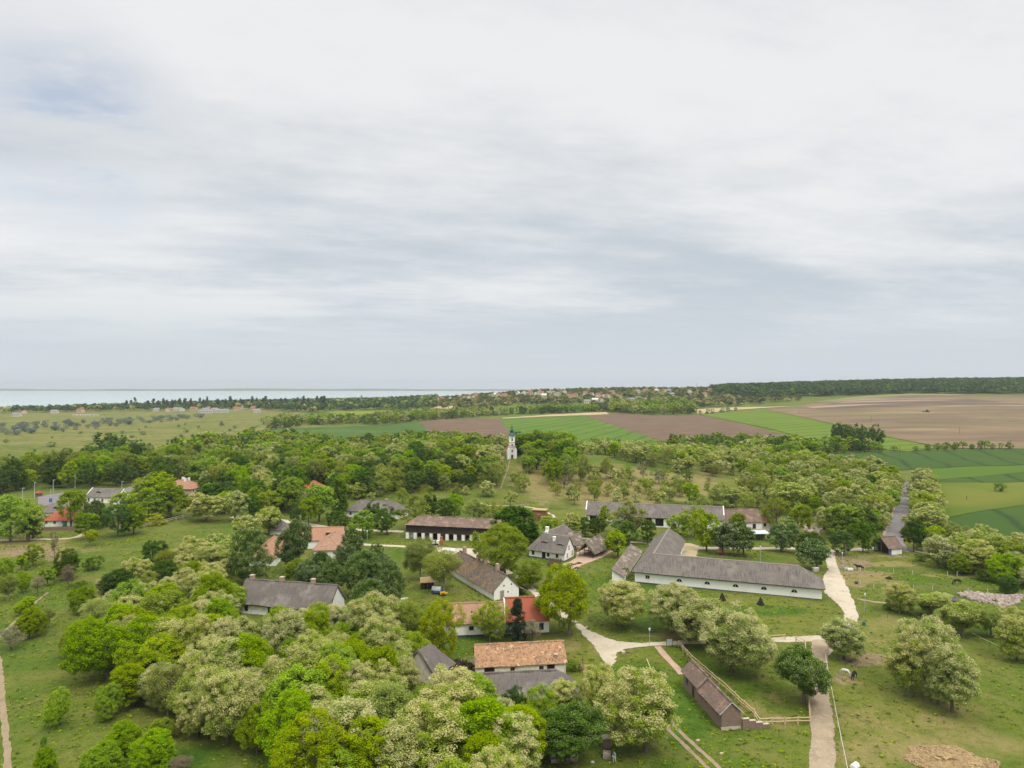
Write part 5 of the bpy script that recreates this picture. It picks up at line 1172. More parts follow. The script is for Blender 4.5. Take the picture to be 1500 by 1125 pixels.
grow('field hedgerow', [(385, 622), (420, 612), (440, 608), (446, 610), (420, 618), (395, 627)], 12, [('L', .7), ('G', .3)], (8, 11), lod=2, clear=False, seed=25)
grow('field hedgerow', [(420, 622), (440, 618), (530, 616), (560, 613), (610, 608), (740, 605.5), (740, 608), (690, 611.5), (610, 617), (560, 624), (530, 621), (440, 624)], 9.5, [('G', .35), ('L', .4), ('D', .25)], (9, 13), lod=2, clear=False, seed=26)
grow('field hedgerow', [(720, 606), (760, 603.5), (860, 600.5), (890, 602), (860, 604), (780, 607)], 9, [('D', .6), ('G', .4)], (9, 13), lod=2, clear=False, seed=27)
grow('field hedgerow', [(890, 603), (900, 596), (940, 592), (1000, 594), (1020, 600), (1018, 607), (960, 608), (900, 605)], 11, [('G', .6), ('L', .3), ('D', .1)], (11, 16), lod=2, clear=False, seed=28)
grow('field hedgerow', [(1024, 606.5), (1050, 605), (1080, 601.5), (1082, 603), (1050, 606.5), (1026, 608)], 10, [('S', 1)], (5, 8), lod=2, clear=False, seed=29)
grow('marsh', [(-60, 628), (60, 622), (160, 616), (240, 611), (300, 608), (300, 612), (200, 622), (100, 632), (0, 640), (-60, 642)], 20, [('W', 1)], (4, 7), (1.1, 1.7), lod=2, clear=False, seed=30, maxn=120)
grow('marsh', [(-60, 645), (150, 630), (330, 618), (390, 622), (330, 640), (200, 660), (60, 680), (-60, 690)], 40, [('S', .7), ('W', .3)], (2, 4), (.9, 1.5), lod=2, clear=False, seed=31, maxn=50)
# poplars along the lake road
for i in range(46):
    px = 186+i*6.6+rnd.uniform(-2, 2); p = G(px, 600+rnd.uniform(-2, 1)-min(i, 30)*.08)
    if rnd.random() < .82: tree_at('P', p.x, p.y, rnd.uniform(19, 27), rnd.uniform(5.5, 7.5), 'lake road', 2)
for px, py, w_, h_ in ((330, 672, 7, 36),):
    p = G(px, py); tree_at('B', p.x, p.y, h_*p.y/FC, w_*p.y/FC*1.1, 'western wood', 1)

raise_all()
# --- far woods that read as one mass: merged low sprays of leaves
def mass(name, pts, mats, quads=26, seed=0):
    rng = np.random.default_rng(seed); Q = []; M = []
    for x, y, h, w_, mi in pts:
        z = zs(x, y); n = quads
        d = unit(rng.normal(size=(n, 3))); d[:, 2] = np.abs(d[:, 2])*1.2-.25
        c = np.array([x, y, z+h*.55])+d*np.array([w_*.5, w_*.5, h*.45])*(.7+.3*rng.random((n, 1)))
        nrm = unit(d*.7+rng.normal(size=(n, 3))*.4+np.array([0, 0, .4])); t = unit(np.cross(nrm, rng.normal(size=(n, 3)))); b = np.cross(nrm, t)
        s = w_*.24*(.7+.6*rng.random((n, 1)))
        Q.append(np.stack([c-t*s, c+b*s*.8, c+t*s, c-b*s*.8], 1)); M.append(np.full(n, mi))
    V = np.concatenate(Q).reshape(-1, 3)
    o = link(bpy.data.objects.new(name, np_mesh(name, V, np.arange(len(V)).reshape(-1, 4), mats, np.concatenate(M))))
    return tag(o, kind='stuff')
def region_pts(poly, space, hr, wr, mats_w, seed, world=False, avoid=()):
    r = random.Random(seed); W = [G(*p) for p in poly] if not world else poly; W = [(p[0], p[1]) for p in W]; out = []
    x0, x1 = min(p[0] for p in W), max(p[0] for p in W); y0, y1 = min(p[1] for p in W), max(p[1] for p in W)
    for _ in range(int((x1-x0)*(y1-y0)/space**2*1.25)):
        x, y = r.uniform(x0, x1), r.uniform(y0, y1)
        if not inside(W, x, y) or any(s and inside(s, x, y) for s in SHEETS[:FIELD_N]): continue
        if any(abs(x-a)*1.0 < 9 and -5 < b-y < 75 for a, b in avoid): continue
        h = r.uniform(*hr); out.append((x, y, h, h*r.uniform(*wr), r.choices(range(len(mats_w)), mats_w)[0]))
    return out
VH = [(726,576),(730,575),(721,581),(739,581),(759,573),(768,573),(777,571),(791,573),(793,578),(785,579),(797,582),(806,575),(816,580),(827,576),(835,582),(843,581),(857,578),(867,580),(876,581),(872,588),(880,588),(884,582),(890,583),(897,577),(907,583),(922,587),(927,588),(935,586),(946,587),(934,575),(945,573),(962,573),(902,589),(860,591),(627,587),(634,585),(640,587),(647,586),(660,583),(680,583),(687,578),(692,584),(697,578),(717,581),(725,577),(973,573),(980,573),(982,580),(1010,575),(1041,574),(1032,580)]
SH = [(12,603,1),(36,606,1),(25,610,0),(80,605,0),(118,604,1),(230,602,0),(246,602,1),(248,603,1),(261,602,2),(284,601,1),(302,597,1),(302,602,0),(308,600,1),(315,602,0),(297,605,0),(307,605,0),(320,604,0),(330,604,0),(332,597,1),(347,601,1),(358,599,1),(377,604,0),(373,600,1)]
def W2(px, d): return ((px-750)/FC*d, d)
FM = ['leaf_far', 'leaf_far_dark', 'leaf_far_pale']
ridge = [W2(1064, 1330), W2(1100, 1290), W2(1130, 1265), W2(1180, 1300), W2(1230, 1290), W2(1280, 1310), W2(1330, 1320), W2(1400, 1310), W2(1500, 1310), W2(1640, 1310), W2(2250, 1310), W2(2250, 1900), W2(1300, 1900), W2(1150, 1850), W2(1060, 1700), W2(1040, 1480)]
mass('forest', region_pts(ridge, 9.5, (10, 15), (.8, 1.15), (.3, .7, 0), 41, True), FM, 20, 1)
hillp = [W2(625, 1190), W2(700, 1150), W2(800, 1170), W2(900, 1080), W2(1000, 1090), W2(1040, 1150), W2(1120, 1180), W2(1180, 1210), W2(1130, 1265), W2(1064, 1330), W2(1045, 1480), W2(1060, 1560), W2(900, 1580), W2(700, 1560), W2(625, 1540)]
mass('hillside_greenery', region_pts(hillp, 12, (5, 9), (.9, 1.4), (.5, .22, .28), 42, True, [G2(*q) for q in VH]), FM, 22, 2)
west = [W2(-80, 1330), W2(0, 1330), W2(150, 1370), W2(300, 1400), W2(380, 1380), W2(430, 1250), W2(470, 1150), W2(560, 1180), W2(640, 1150), W2(640, 1600), W2(640, 2300), W2(560, 2700), W2(420, 2200), W2(300, 1850), W2(200, 1700), W2(100, 1540), W2(0, 1470), W2(-80, 1460)]
mass('lakeshore_wood', region_pts(west, 17, (8, 14), (.8, 1.2), (.28, .60, .12), 43, True, [G2(*q[:2]) for q in SH]), FM, 24, 3)

# --- grass tufts and weeds: nobody could count them
def tufts(name, n, seed, mats, wts, dmin, dmax, smin, smax, test=None):
    rng = np.random.default_rng(seed); y = np.sqrt(rng.random(n)*(dmax**2-dmin**2)+dmin**2); x = (rng.random(n)*1.9-.95)*y
    keep = np.ones(n, bool)
    for s_ in SHEETS[FIELD_N:]:
        if not s_: continue
        q = np.array(s_); k_ = np.where((x > q[:, 0].min()) & (x < q[:, 0].max()) & (y > q[:, 1].min()) & (y < q[:, 1].max()))[0]
        c_ = np.zeros(len(k_), bool); xa, ya = x[k_], y[k_]
        for (x1, y1), (x2, y2) in zip(q, np.roll(q, 1, 0)):
            if y1 != y2: c_ ^= ((y1 > ya) != (y2 > ya)) & (xa < (x2-x1)*(ya-y1)/(y2-y1)+x1)
        keep[k_[c_]] = False
    x, y = x[keep], y[keep]; g_ = np.array([mnoise.noise(Vector((a*.08, b*.08, seed))) for a, b in zip(x, y)]); k = rng.random(len(x)) < .35+.9*g_; x, y = x[k], y[k]
    z = zt(x, y); m = len(x); B = 4; an = rng.random((m, B))*6.28; s = (smin+(smax-smin)*rng.random((m, 1))**2); 
    px_ = x[:, None]+np.cos(an)*s*.5; py_ = y[:, None]+np.sin(an)*s*.5; c = np.stack([px_, py_, np.repeat(z[:, None], B, 1)+s*.28], -1)
    t = np.stack([np.cos(an+1.57), np.sin(an+1.57), 0*an], -1)*s[..., None]*.5; up = np.stack([np.cos(an)*.5, np.sin(an)*.5, 0*an+.5], -1)*s[..., None]*.75
    Q = np.stack([c-t-up*.4, c+t-up*.4, c+t*.5+up*.6, c-t*.5+up*.6], 2).reshape(-1, 3)
    mi = np.repeat(rng.choice(len(mats), m, p=wts), B)
    tag(link(bpy.data.objects.new(name, np_mesh(name, Q, np.arange(len(Q)).reshape(-1, 4), mats, mi))), kind='stuff')
tufts('grass_tufts', 110000, 5, ['leaf_fresh', 'leaf_dark', 'leaf_olive'], [.5, .3, .2], 80, 235, .10, .46)
# ------------------------------------------------------------------ far houses
def small_house(px, py, wm, hm, wall, roof, label, name='village_house', cat='house', group=None, flat=False, rot=None):
    p = G(px, py); m = MB(); L, W = wm, wm*.75; h1 = hm*.58; r = random.Random(int(px*7+py))
    m.box(-L/2, -W/2, -3, L/2, W/2, h1)
    if flat: m.box(-L/2-.3, -W/2-.3, h1+.02, L/2+.3, W/2+.3, h1+.6, 1)
    else:
        m.face([(-L/2-.4, -W/2-.4, h1-.2), (L/2+.4, -W/2-.4, h1-.2), (L/2+.4, 0, hm), (-L/2-.4, 0, hm)], 1); m.face([(L/2+.4, W/2+.4, h1-.2), (-L/2-.4, W/2+.4, h1-.2), (-L/2-.4, 0, hm), (L/2+.4, 0, hm)], 1)
        m.face([(-L/2, -W/2, h1), (-L/2, 0, hm-.15), (-L/2, W/2, h1)]); m.face([(L/2, -W/2, h1), (L/2, W/2, h1), (L/2, 0, hm-.15)])
    n = max(1, int(L/3))
    for i in range(n): m.box(-L/2+L*(i+.5)/n-.5, -W/2-.06, h1*.3, -L/2+L*(i+.5)/n+.5, -W/2-.01, h1*.75, 2)
    o = m.build(name, [wall, roof, 'black_gap']); o.location = (p.x, p.y, p.z); o.rotation_euler = (0, 0, r.choice((0, .25, -.3, 1.2, -1.1, 1.57)) if rot is None else rot)
    return tag(o, label, cat, group)
ordn = ['first', 'second', 'third', 'fourth', 'fifth', 'sixth', 'seventh', 'eighth', 'ninth', 'tenth', 'eleventh', 'twelfth', 'thirteenth', 'fourteenth', 'fifteenth', 'sixteenth', 'seventeenth', 'eighteenth', 'nineteenth']
ordn += ['twentieth']+['twenty-'+x for x in ordn[:9]]+['thirtieth']+['thirty-'+x for x in ordn[:9]]+['fortieth']+['forty-'+x for x in ordn[:9]]+['fiftieth']+['fifty-'+x for x in ordn[:9]]+['sixtieth']+['sixty-'+x for x in ordn[:9]]
def nth(i): return ordn[i] if i < len(ordn) else 'number %d' % (i+1)
WC = {'far_white': 'white', 'far_cream': 'cream'}; RC = {'far_red': 'red-roofed', 'far_grey': 'grey-roofed', 'far_white': 'flat-roofed'}
cnt = {}
for px, py in sorted(VH):
    r = random.Random(px*3+py); wl = 'far_white' if r.random() < .65 else 'far_cream'; rf = 'far_red' if r.random() < .62 else ('far_grey' if r.random() < .7 else 'far_white')
    big = px in (791, 816, 768); k = (wl, rf); cnt[k] = cnt.get(k, 0)+1
    small_house(px, py, 15 if big else r.uniform(8, 11.5), 8.5 if big else r.uniform(6, 8), wl, rf, '%s %s house on the far village hill, %s such from the left' % (WC[wl], RC[rf], nth(cnt[k]-1)), group='houses on the village hill')
cnt = {}
for px, py, t in sorted(SH):
    rf = ('far_grey', 'far_red', 'far_grey')[t]; wl = 'far_white' if t != 1 else 'far_cream'; cnt[t] = cnt.get(t, 0)+1
    lab = '%s house by the lakeside trees, %s such from the left' % (('white grey-roofed', 'cream red-roofed', 'broad white grey-roofed')[t], nth(cnt[t]-1))
    small_house(px, py, (12, 13, 20)[t], (6.5, 7.5, 7.5)[t], wl, rf, lab, 'lakeside_house', 'house', 'houses by the lake shore', rot=(.1 if t == 0 else None))
small_house(519, 597.5, 20, 6.5, 'far_white', 'far_grey', 'long pale house with blue-grey roof beyond the lime-green strip field', 'farm_house', 'house', rot=0)
small_house(608, 596.5, 11, 8, 'far_cream', 'far_red', 'orange-roofed house among pale trees beside the tan stubble strip', 'farm_house', 'house', rot=.2)
small_house(564, 590.5, 15, 6, 'far_cream', 'far_red', 'reddish-roofed house in the tree belt below the lake', 'farm_house', 'house', rot=0)
for i in range(6):
    small_house(110+i*6.4, 609.3, 6.5, 2.8, 'far_white', 'far_white', 'white caravan at the marsh edge, %s from the left in the row' % nth(i), 'caravan', 'caravan', 'white caravans at the marsh edge', flat=True, rot=0)

# ------------------------------------------------------------------ posts, lamps, boards
def at(px, py): return G(px, py)
def pole(px, py, hpx, label, name='lamp_post', cat='lamp', rad=.07, mat='metal_grey', head=True, group=None):
    p = at(px, py); h = hpx*p.y/FC; o = tag(empty(name, p), label, cat, group)
    MB().tube([(0, 0, -.5), (0, 0, h)], [rad*1.2, rad*.8], 6).build('pole', mat, o)
    if head: MB().box(-.06, -.06, h-.02, .75, .06, h+.1).build('arm', mat, o); MB().box(.3, -.14, h-.1, .85, .14, h-.021).build('lamp_head', 'board_white', o)
    return o
pole(951, 947, 26, 'white globe lamp post beside the gravel lane near the brick path', rad=.05, head=False)
o = COL.objects[-1] if False else None
p = at(951, 947); q = tag(empty('path_lamp', p+Vector((0, 0, 2.95))), 'white lantern on top of the post by the gravel lane', 'lantern') if False else None
def lantern(px, py, hpx, label, name='path_lamp'):
    p = at(px, py); h = hpx*p.y/FC; o = tag(empty(name, p), label, 'lamp', 'lamps along the gravel roads')
    MB().tube([(0, 0, -.5), (0, 0, h-.55)], .045, 6).build('pole', 'metal_grey', o)
    MB().lathe([(.05, h-.6), (.16, h-.5), (.2, h-.2), (.17, h), (.05, h+.05)], 8).build('lantern', 'board_white', o)
bpy.data.objects.remove([o for o in COL.objects if o.name == 'lamp_post'][0].children[0]); bpy.data.objects.remove([o for o in COL.objects if o.name == 'lamp_post'][0])
lantern(951.5, 947, 27, 'white-headed path lamp beside the gravel lane near the brick path')
lantern(1234, 835, 26, 'path lamp standing at the corner of the horse paddock')
lantern(1267, 898, 29, 'path lamp on the paddock side of the road bend')
lantern(1242, 924, 20, 'path lamp at the road bend above the small locust tree')
lantern(538, 795, 18, 'thin dark lamp beside the lane left of the granary')
lantern(1114, 824, 24, 'slim lamp post on the lawn behind the long barn')
for px, py, h_, t in ((33, 741, 26, 'tallest lamp left of the car park'), (50.5, 731, 24, 'lamp beside the red-roofed kiosk'), (78, 723, 20, 'lamp at the far edge of the car park'), (110, 716, 22, 'lamp behind the car park trees'), (178.5, 716, 11, 'short lamp by the road past the gabled house')):
    pole(px, py, h_, 'grey street '+t, 'street_lamp', 'lamp', .12, group='street lamps round the car park')
p = at(74.5, 740); o = tag(empty('sign_post', p), 'tall sign post with blue panel in the car park', 'sign'); h_ = 24*p.y/FC
MB().tube([(0, 0, -.5), (0, 0, h_)], .1, 6).build('pole', 'metal_grey', o); MB().box(-.7, -.14, h_*.18, .7, -.11, h_*.42).build('panel', 'blue_paint', o)
p = at(980.5, 946.5); o = tag(empty('information_board', p, .1), 'framed information board beside the gravel lane', 'board')
for xx in (-.62, .55): MB().box(xx, -.05, -.5, xx+.08, .05, 1.5).build('leg', 'frame_brown', o)
MB().box(-.55, -.03, .45, .55, .03, 1.4).build('panel', 'board_white', o); MB().box(-.66, -.06, 1.4, .67, .06, 1.5).build('rail', 'frame_brown', o)
p = at(822, 918.5); o = tag(empty('notice_board', p, .2), 'pale notice board in a dark frame beside the big lime tree', 'board')
for xx in (-.5, .42): MB().box(xx, -.05, -.5, xx+.08, .05, 1.25).build('leg', 'frame_brown', o)
MB().box(-.42, -.03, .3, .42, .03, 1.2).build('panel', 'board_white', o); MB().box(-.54, -.05, 1.2, .54, .05, 1.28).build('rail', 'frame_brown', o)
for px, py, h_, l in ((1405.5, 636, 12, 'lone power pole on the brown field below the ridge wood'), (1276, 619, 11, 'power pole on the upper brown field left of the tractor'), (1318, 669, 16, 'power pole rising from the hedgerow before the dark wheat'), (1416, 732, 6, 'short marker pole in the lime-green meadow'), (1170, 607, 8, 'power pole at the left end of the brown field')):
    pole(px, py, h_, l, 'power_pole', 'pole', .14, 'grey_wood', head=False)
for px, top, l in ((1020.5, 561, 'left of the two thin masts behind the village trees'), (1039.5, 560.5, 'lattice mast nearest the ridge forest'), (866, 570.5, 'thin mast on the crest of the village hill')):
    d = 1500; x = (px-750)/FC*d; z0 = zs(x, d); zt_ = HC-(top-HY)/FC*d; o = tag(empty('radio_mast', (x, d, z0)), l, 'mast')
    H_ = zt_-z0; MB().tube([(0, 0, -2), (0, 0, H_)], [.55, .3], 4).build('mast', 'metal_grey', o)
    for k in (.72, .86): MB().box(-1.4, -.15, H_*k, 1.4, .15, H_*k+.5).build('antenna', 'metal_grey', o)
d = 1500; x = (529.5-750)/FC*d; z0 = zs(x, d); o = tag(empty('water_tower', (x, d, z0)), 'slim pale tower above the trees in front of the lake', 'tower')
H_ = HC-(578.5-HY)/FC*d-z0; MB().tube([(0, 0, -2), (0, 0, H_-5)], [1.5, 1.2], 8).build('shaft', 'far_grey', o); MB().lathe([(1.2, H_-5), (1.9, H_-4), (1.9, H_-.8), (.4, H_)], 8).build('tank', 'far_grey', o)

# ------------------------------------------------------------------ fences
def fence(pxpts, spacing, h, rails, label, name='rail_fence', pm='pale_wood', rm='pale_wood', pr=.10, rr=.075, wob=.06, seed=1):
    P = [Vector(G2(*q)) for q in pxpts]; r = random.Random(seed); z0 = zs(*P[0]); o = tag(empty(name, (P[0].x, P[0].y, z0)), label, 'fence')
    prev = None
    for i in range(len(P)-1):
        n = max(1, round((P[i+1]-P[i]).length/spacing))
        for k in range(n+1 if i == len(P)-2 else n):
            q = P[i].lerp(P[i+1], k/n); c = Vector((q.x-P[0].x, q.y-P[0].y, zs(q.x, q.y)-z0))
            hh = h*(1+r.uniform(-.04, .08)); MB().tube([c+Vector((0, 0, -.5)), c+Vector((r.uniform(-.03, .03), r.uniform(-.03, .03), hh))], pr, 6).build('post', pm, o)
            if prev is not None:
                for z in rails:
                    a_ = prev+Vector((0, 0, z*h+r.uniform(-wob, wob))); b_ = c+Vector((0, 0, z*h+r.uniform(-wob, wob))); mid_ = (a_+b_)/2+Vector((r.uniform(-wob, wob), 0, r.uniform(-wob, wob)*.6-rr*.3))
                    MB().tube([a_, mid_, b_], rr, 5).build('rail', rm, o)
            prev = c
    return o
fence([(1061, 937.5), (1037, 941.5), (1012, 943.5), (994, 947), (1013, 968.5), (1064, 1013), (1105, 1050.5), (1113, 1063), (1150, 1062), (1187, 1060.5), (1184, 1017), (1181, 972), (1179.5, 946), (1166, 940.5)], 2.5, 1.15, (.92, .5), 'pale wooden post-and-rail fence round the lawn beside the brick shed', seed=2)
fence([(1150, 937), (1128, 938.5)], 2.4, 1.1, (.92, .5), 'short stretch of pale rail fence along the gravel lane', seed=5)
fence([(207, 773.5), (232, 768), (258, 762), (277, 757.5)], 3.6, 1.3, (.9, .5), 'grey rail fence along the meadow below the orange-roofed manor', pm='stone', rm='stone', pr=.12, rr=.1, seed=3)
fence([(1208, 962), (1213, 990), (1219, 1022), (1227, 1065), (1236, 1110), (1246, 1160)], 4.5, 1.15, (.95,), 'white tape fence along the paddock side of the dirt track', 'tape_fence', 'pale_wood', 'far_white', .05, .035, .02, seed=4)
fence([(1208, 962), (1222, 948), (1238, 930), (1268, 898), (1300, 905), (1345, 915)], 5, 1.1, (.95,), 'thin wire fence round the upper end of the locust paddock', 'wire_fence', 'grey_wood', 'grey_wood', .05, .014, .02, seed=6)
fence([(1422, 934), (1450, 948), (1500, 972), (1560, 1000)], 5, 1.1, (.95,), 'wire fence running past the bench toward the lower paddock', 'wire_fence', 'grey_wood', 'canvas', .05, .025, .02, seed=7)
fence([(1260, 838), (1309, 840), (1337, 841.5), (1388, 843.5), (1402, 844), (1430, 843.5), (1500, 846)], 6, 1.2, (.92, .5), 'pale post fence across the horse field, farther one', 'post_fence', 'far_white', 'grey_wood', .06, .018, .02, seed=8)
fence([(1260, 856), (1280, 863), (1338, 864), (1366, 865), (1418, 869), (1447, 870), (1500, 872)], 6, 1.2, (.92, .5), 'pale post fence across the horse field, nearer one', 'post_fence', 'far_white', 'grey_wood', .06, .018, .02, seed=9)
fence([(1026, 818), (1060, 820), (1100, 825), (1139, 831)], 4, 1.25, (.92, .45), 'grey rail fence behind the long barn', 'rail_fence', 'grey_wood', 'grey_wood', .09, .045, .03, seed=10)
fence([(1330, 805), (1340, 808), (1356, 812)], 3, 1.1, (.9, .5), 'small grey fence beside the side lane right of the roadside stable', 'rail_fence', 'grey_wood', 'grey_wood', .07, .04, .03, seed=11)
P = [Vector(G2(*q)) for q in ((803.5, 831), (822, 832.5), (822.5, 826), (805, 824.5))]
o = tag(empty('wattle_enclosure', (P[0].x, P[0].y, zs(*P[0]))), 'square brown wattle enclosure before the white thatched house', 'enclosure')
for i in range(4):
    a_, b_ = P[i]-P[0], P[(i+1) % 4]-P[0]; m = MB(); n = max(3, int((b_-a_).length/.22))
    for k in range(n):
        q = a_.lerp(b_, (k+.5)/n); m.tube([(q.x, q.y, -.4), (q.x+.02, q.y, 1.55+.15*math.sin(k*2.3))], .085, 5)
    m.build('wattle_panel', 'wood', o)

# ------------------------------------------------------------------ stones, heaps, yard things
def heap(px, py, wpx, h, mat, label, name, cat, amp=.3, seed=1, dep=.7):
    p = at(px, py); w_ = wpx*p.y/FC/2; o = blob(name, mat, (w_, w_*dep), h, None, seed, amp, 4, 2.0); o.location = p; return tag(o, label, cat)
heap(675, 982, 34, 1.5, 'dung', 'dark muck heap in the yard left of the orange-tiled outbuilding', 'muck_heap', 'heap', .4, 2, .6)
heap(648, 970, 16, .9, 'dung', 'smaller dark muck mound behind the thatched hut', 'muck_heap', 'heap', .4, 5)
heap(1385, 1112, 34, .55, 'hay', 'large mound of brown straw at the lower edge of the paddock', 'straw_heap', 'heap', .35, 3, .55)
heap(1430, 1122, 26, .35, 'hay', 'low spill of straw right of the large straw mound', 'straw_heap', 'heap', .4, 9)
def strew(px, py, rx, ry, n, mat, seed, parent):
    p = at(px, py); r = random.Random(seed); m = MB()
    for _ in range(n):
        a_ = r.uniform(0, 6.28); q = r.random()**.6*(1+.35*mnoise.noise(Vector((math.cos(a_)*1.5, math.sin(a_)*1.5, seed)))); x, y = math.cos(a_)*q*rx, math.sin(a_)*q*ry; b_ = r.uniform(0, 3.14); l_ = r.uniform(.15, .4)
        dx, dy = math.cos(b_)*l_, math.sin(b_)*l_; z = zs(p.x+x, p.y+y)-p.z+.04+r.uniform(0, .10); m.face([(x-dx, y-dy, z), (x+dy*.25, y-dx*.25, z+.05), (x+dx, y+dy, z+r.uniform(-.02, .1)), (x-dy*.25, y+dx*.25, z+.03)])
    return tag(m.build('strewn_straw', mat, parent), kind='stuff')
_h = [o for o in COL.objects if o.name.startswith('straw_heap')]
for o_, a_ in zip(_h, ((1385, 1112, 5.0, 3.4, 3800, 'hay', 1), (1428, 1122, 3.2, 2.4, 1100, 'hay', 2))): strew(*a_, o_).location = (0, 0, 0)
heap(1302, 848, 9, .5, 'dung', 'small brown dung mound in the horse field', 'dung_heap', 'heap', .3, 4)
heap(1158, 822, 13, .5, 'sand_yard', 'pale sand mound on the lawn behind the long barn', 'sand_heap', 'heap', .2, 6)
heap(610, 862, 14, .25, 'sand_yard', 'flat pale sand patch beside the wooden hut', 'sand_heap', 'heap', .2, 8)
for (px, py, l) in ((1058, 879.5, 'left'), (1114, 886, 'right')):
    p = at(px, py); o = tag(empty('brushwood_stack', p), 'dark conical brushwood stack on the lawn before the barn, %s one of two' % l, 'stack', 'brushwood stacks before the barn'); r = random.Random(px); m = MB()
    for k in range(70):
        a_ = r.uniform(0, 6.28); rr_ = r.uniform(.5, .95); m.tube([(math.cos(a_)*rr_, math.sin(a_)*rr_, -.1), (math.cos(a_+.3)*.12, math.sin(a_+.3)*.12, r.uniform(1.3, 1.75))], [.06, .03], 4)
    m.lathe([(.8, -.1), (.6, .5), (.2, 1.3), (.02, 1.6)], 9); m.build('branches', 'dark_wood', o)
def stones(pxpoly, n, smin, smax, mat, name, label, seed, up=1):
    W = [G2(*q) for q in pxpoly]; r = random.Random(seed); V = []; F = []
    x0, x1 = min(p[0] for p in W), max(p[0] for p in W); y0, y1 = min(p[1] for p in W), max(p[1] for p in W); k = 0
    while k < n:
        x, y = r.uniform(x0, x1), r.uniform(y0, y1)
        if not inside(W, x, y): continue
        k += 1; a_ = r.uniform(0, 3.14); sx, sy, sz = r.uniform(smin, smax), r.uniform(smin, smax)*.7, r.uniform(smin, smax)*.55; z = zs(x, y)+r.uniform(-.05, .25)*up; i = len(V); t1, t2 = r.uniform(-.35, .35), r.uniform(-.35, .35)
        for dz in (-.5, .5):
            for dx, dy in ((-1, -1), (1, -1), (1, 1), (-1, 1)):
                qx, qy = dx*sx*r.uniform(.7, 1)/2, dy*sy*r.uniform(.7, 1)/2
                V.append((x+qx*math.cos(a_)-qy*math.sin(a_), y+qx*math.sin(a_)+qy*math.cos(a_), z+dz*sz+qx*t1+qy*t2))
        F += [(i+3, i+2, i+1, i), (i+4, i+5, i+6, i+7), (i, i+1, i+5, i+4), (i+1, i+2, i+6, i+5), (i+2, i+3, i+7, i+6), (i+3, i, i+4, i+7)]
    o = link(bpy.data.objects.new(name, np_mesh(name, np.array(V), np.array(F), [mat]))); tag(o, label, None, None, 'stuff'); return o
stones([(1404, 871), (1420, 869), (1450, 871.5), (1480, 873), (1497, 874), (1490, 884), (1475, 889), (1462, 892), (1450, 884), (1432, 881), (1412, 875)], 270, .45, 1.7, 'pink_stone', 'rubble', 'scattered pink rubble stones beside the horse field', 1)
stones([(1386, 872), (1400, 874), (1406, 882), (1394, 882), (1384, 876)], 70, .3, .9, 'grey_wood', 'debris', 'grey brush debris left of the pink rubble', 2)
stones([(1455, 914), (1475, 916), (1492, 922), (1480, 926), (1462, 920)], 60, .4, 1.3, 'pink_stone', 'rubble', 'pale slabs lying behind the bench', 3)
stones([(738, 1121), (765, 1117.5), (788, 1119), (790, 1130), (770, 1135), (740, 1134)], 200, .15, .35, 'pink_stone', 'rubble', 'spilled brick rubble under the grove edge', 4, .5)
stones([(1175, 770), (1205, 775), (1200, 785), (1180, 783)], 80, .4, 1.4, 'stone', 'rubble', 'building rubble among trees right of the cottage', 5)
stones([(1150, 826), (1160, 826), (1163, 830), (1152, 830)], 60, .25, .5, 'brick_red', 'bricks', 'loose pile of red bricks behind the barn', 6)
def bricks(px, py, wpx, hm, label, mat='brick'):
    p = at(px, py); w_ = wpx*p.y/FC; o = tag(empty('brick_stack', p, rnd.uniform(-.3, .3)), label, 'stack')
    n = int(hm/.16); m = MB(); r = random.Random(px)
    for k in range(n):
        for i in range(5): m.box(-w_/2+w_*i/5+r.uniform(-.02, .02), -.45+r.uniform(-.04, .04), k*.16-.05*(k == 0), -w_/2+w_*(i+.96)/5, .45+r.uniform(-.04, .04), k*.16+.155)
    m.build('bricks', mat, o); return o
bricks(812, 1115, 11, .5, 'low stack of pink bricks on the grass, leftmost of the row', 'pink_stone'); bricks(828, 1114, 9, .6, 'middle brick stack of the row on the grass', 'pink_stone'); bricks(841, 1113.5, 10, .6, 'brick stack nearest the ruined yard wall', 'pink_stone'); bricks(889, 1110, 11, .8, 'crumbling stack of bricks below the square brick pier', 'pink_stone')
w_ = House('ruined_yard_wall', G2(870, 1050), G2(881, 1074), 'rough stone yard wall right of the white-candled chestnut', 'wall'); L = w_.len
m = MB(); r = random.Random(4); n = 9
for i in range(n): m.box(L*i/n, -.22, -.5, L*(i+.98)/n, .22, 1.5-.1*i+r.uniform(-.12, .12))
m.build('wall', 'old_plaster', w_.root); MB().box(0, -.3, 1.62, L*.5, .3, 1.72).build('coping', 'tile_mossy', w_.root)
p = at(888, 1094); o = tag(empty('brick_pier', p, .15), 'square brick pier with stone cap at the yard corner', 'pier'); MB().box(-.55, -.5, -.5, .55, .5, 1.35).build('shaft', 'brick', o); MB().box(-.65, -.6, 1.35, .65, .6, 1.5).build('cap', 'stone', o)
p = at(858, 986); o = tag(empty('barrel_on_pole', p), 'brown wooden barrel beside a pole at the byre end', 'barrel')
b_ = MB(); 
for k in range(9): pass
pr = [(.5, -.8), (.62, -.4), (.66, 0), (.62, .4), (.5, .8)]
b_.tube([(-.2, v, .75) for _, v in pr], [q for q, _ in pr], 12).build('cask', 'wood', o); MB().tube([(-.4, .9, -.4), (-.4, .95, 2.6)], .07, 6).build('pole', 'wood', o); MB().tube([(-.9, .95, 1.5), (.9, .9, 1.35)], .06, 5).build('crossbar', 'wood', o)
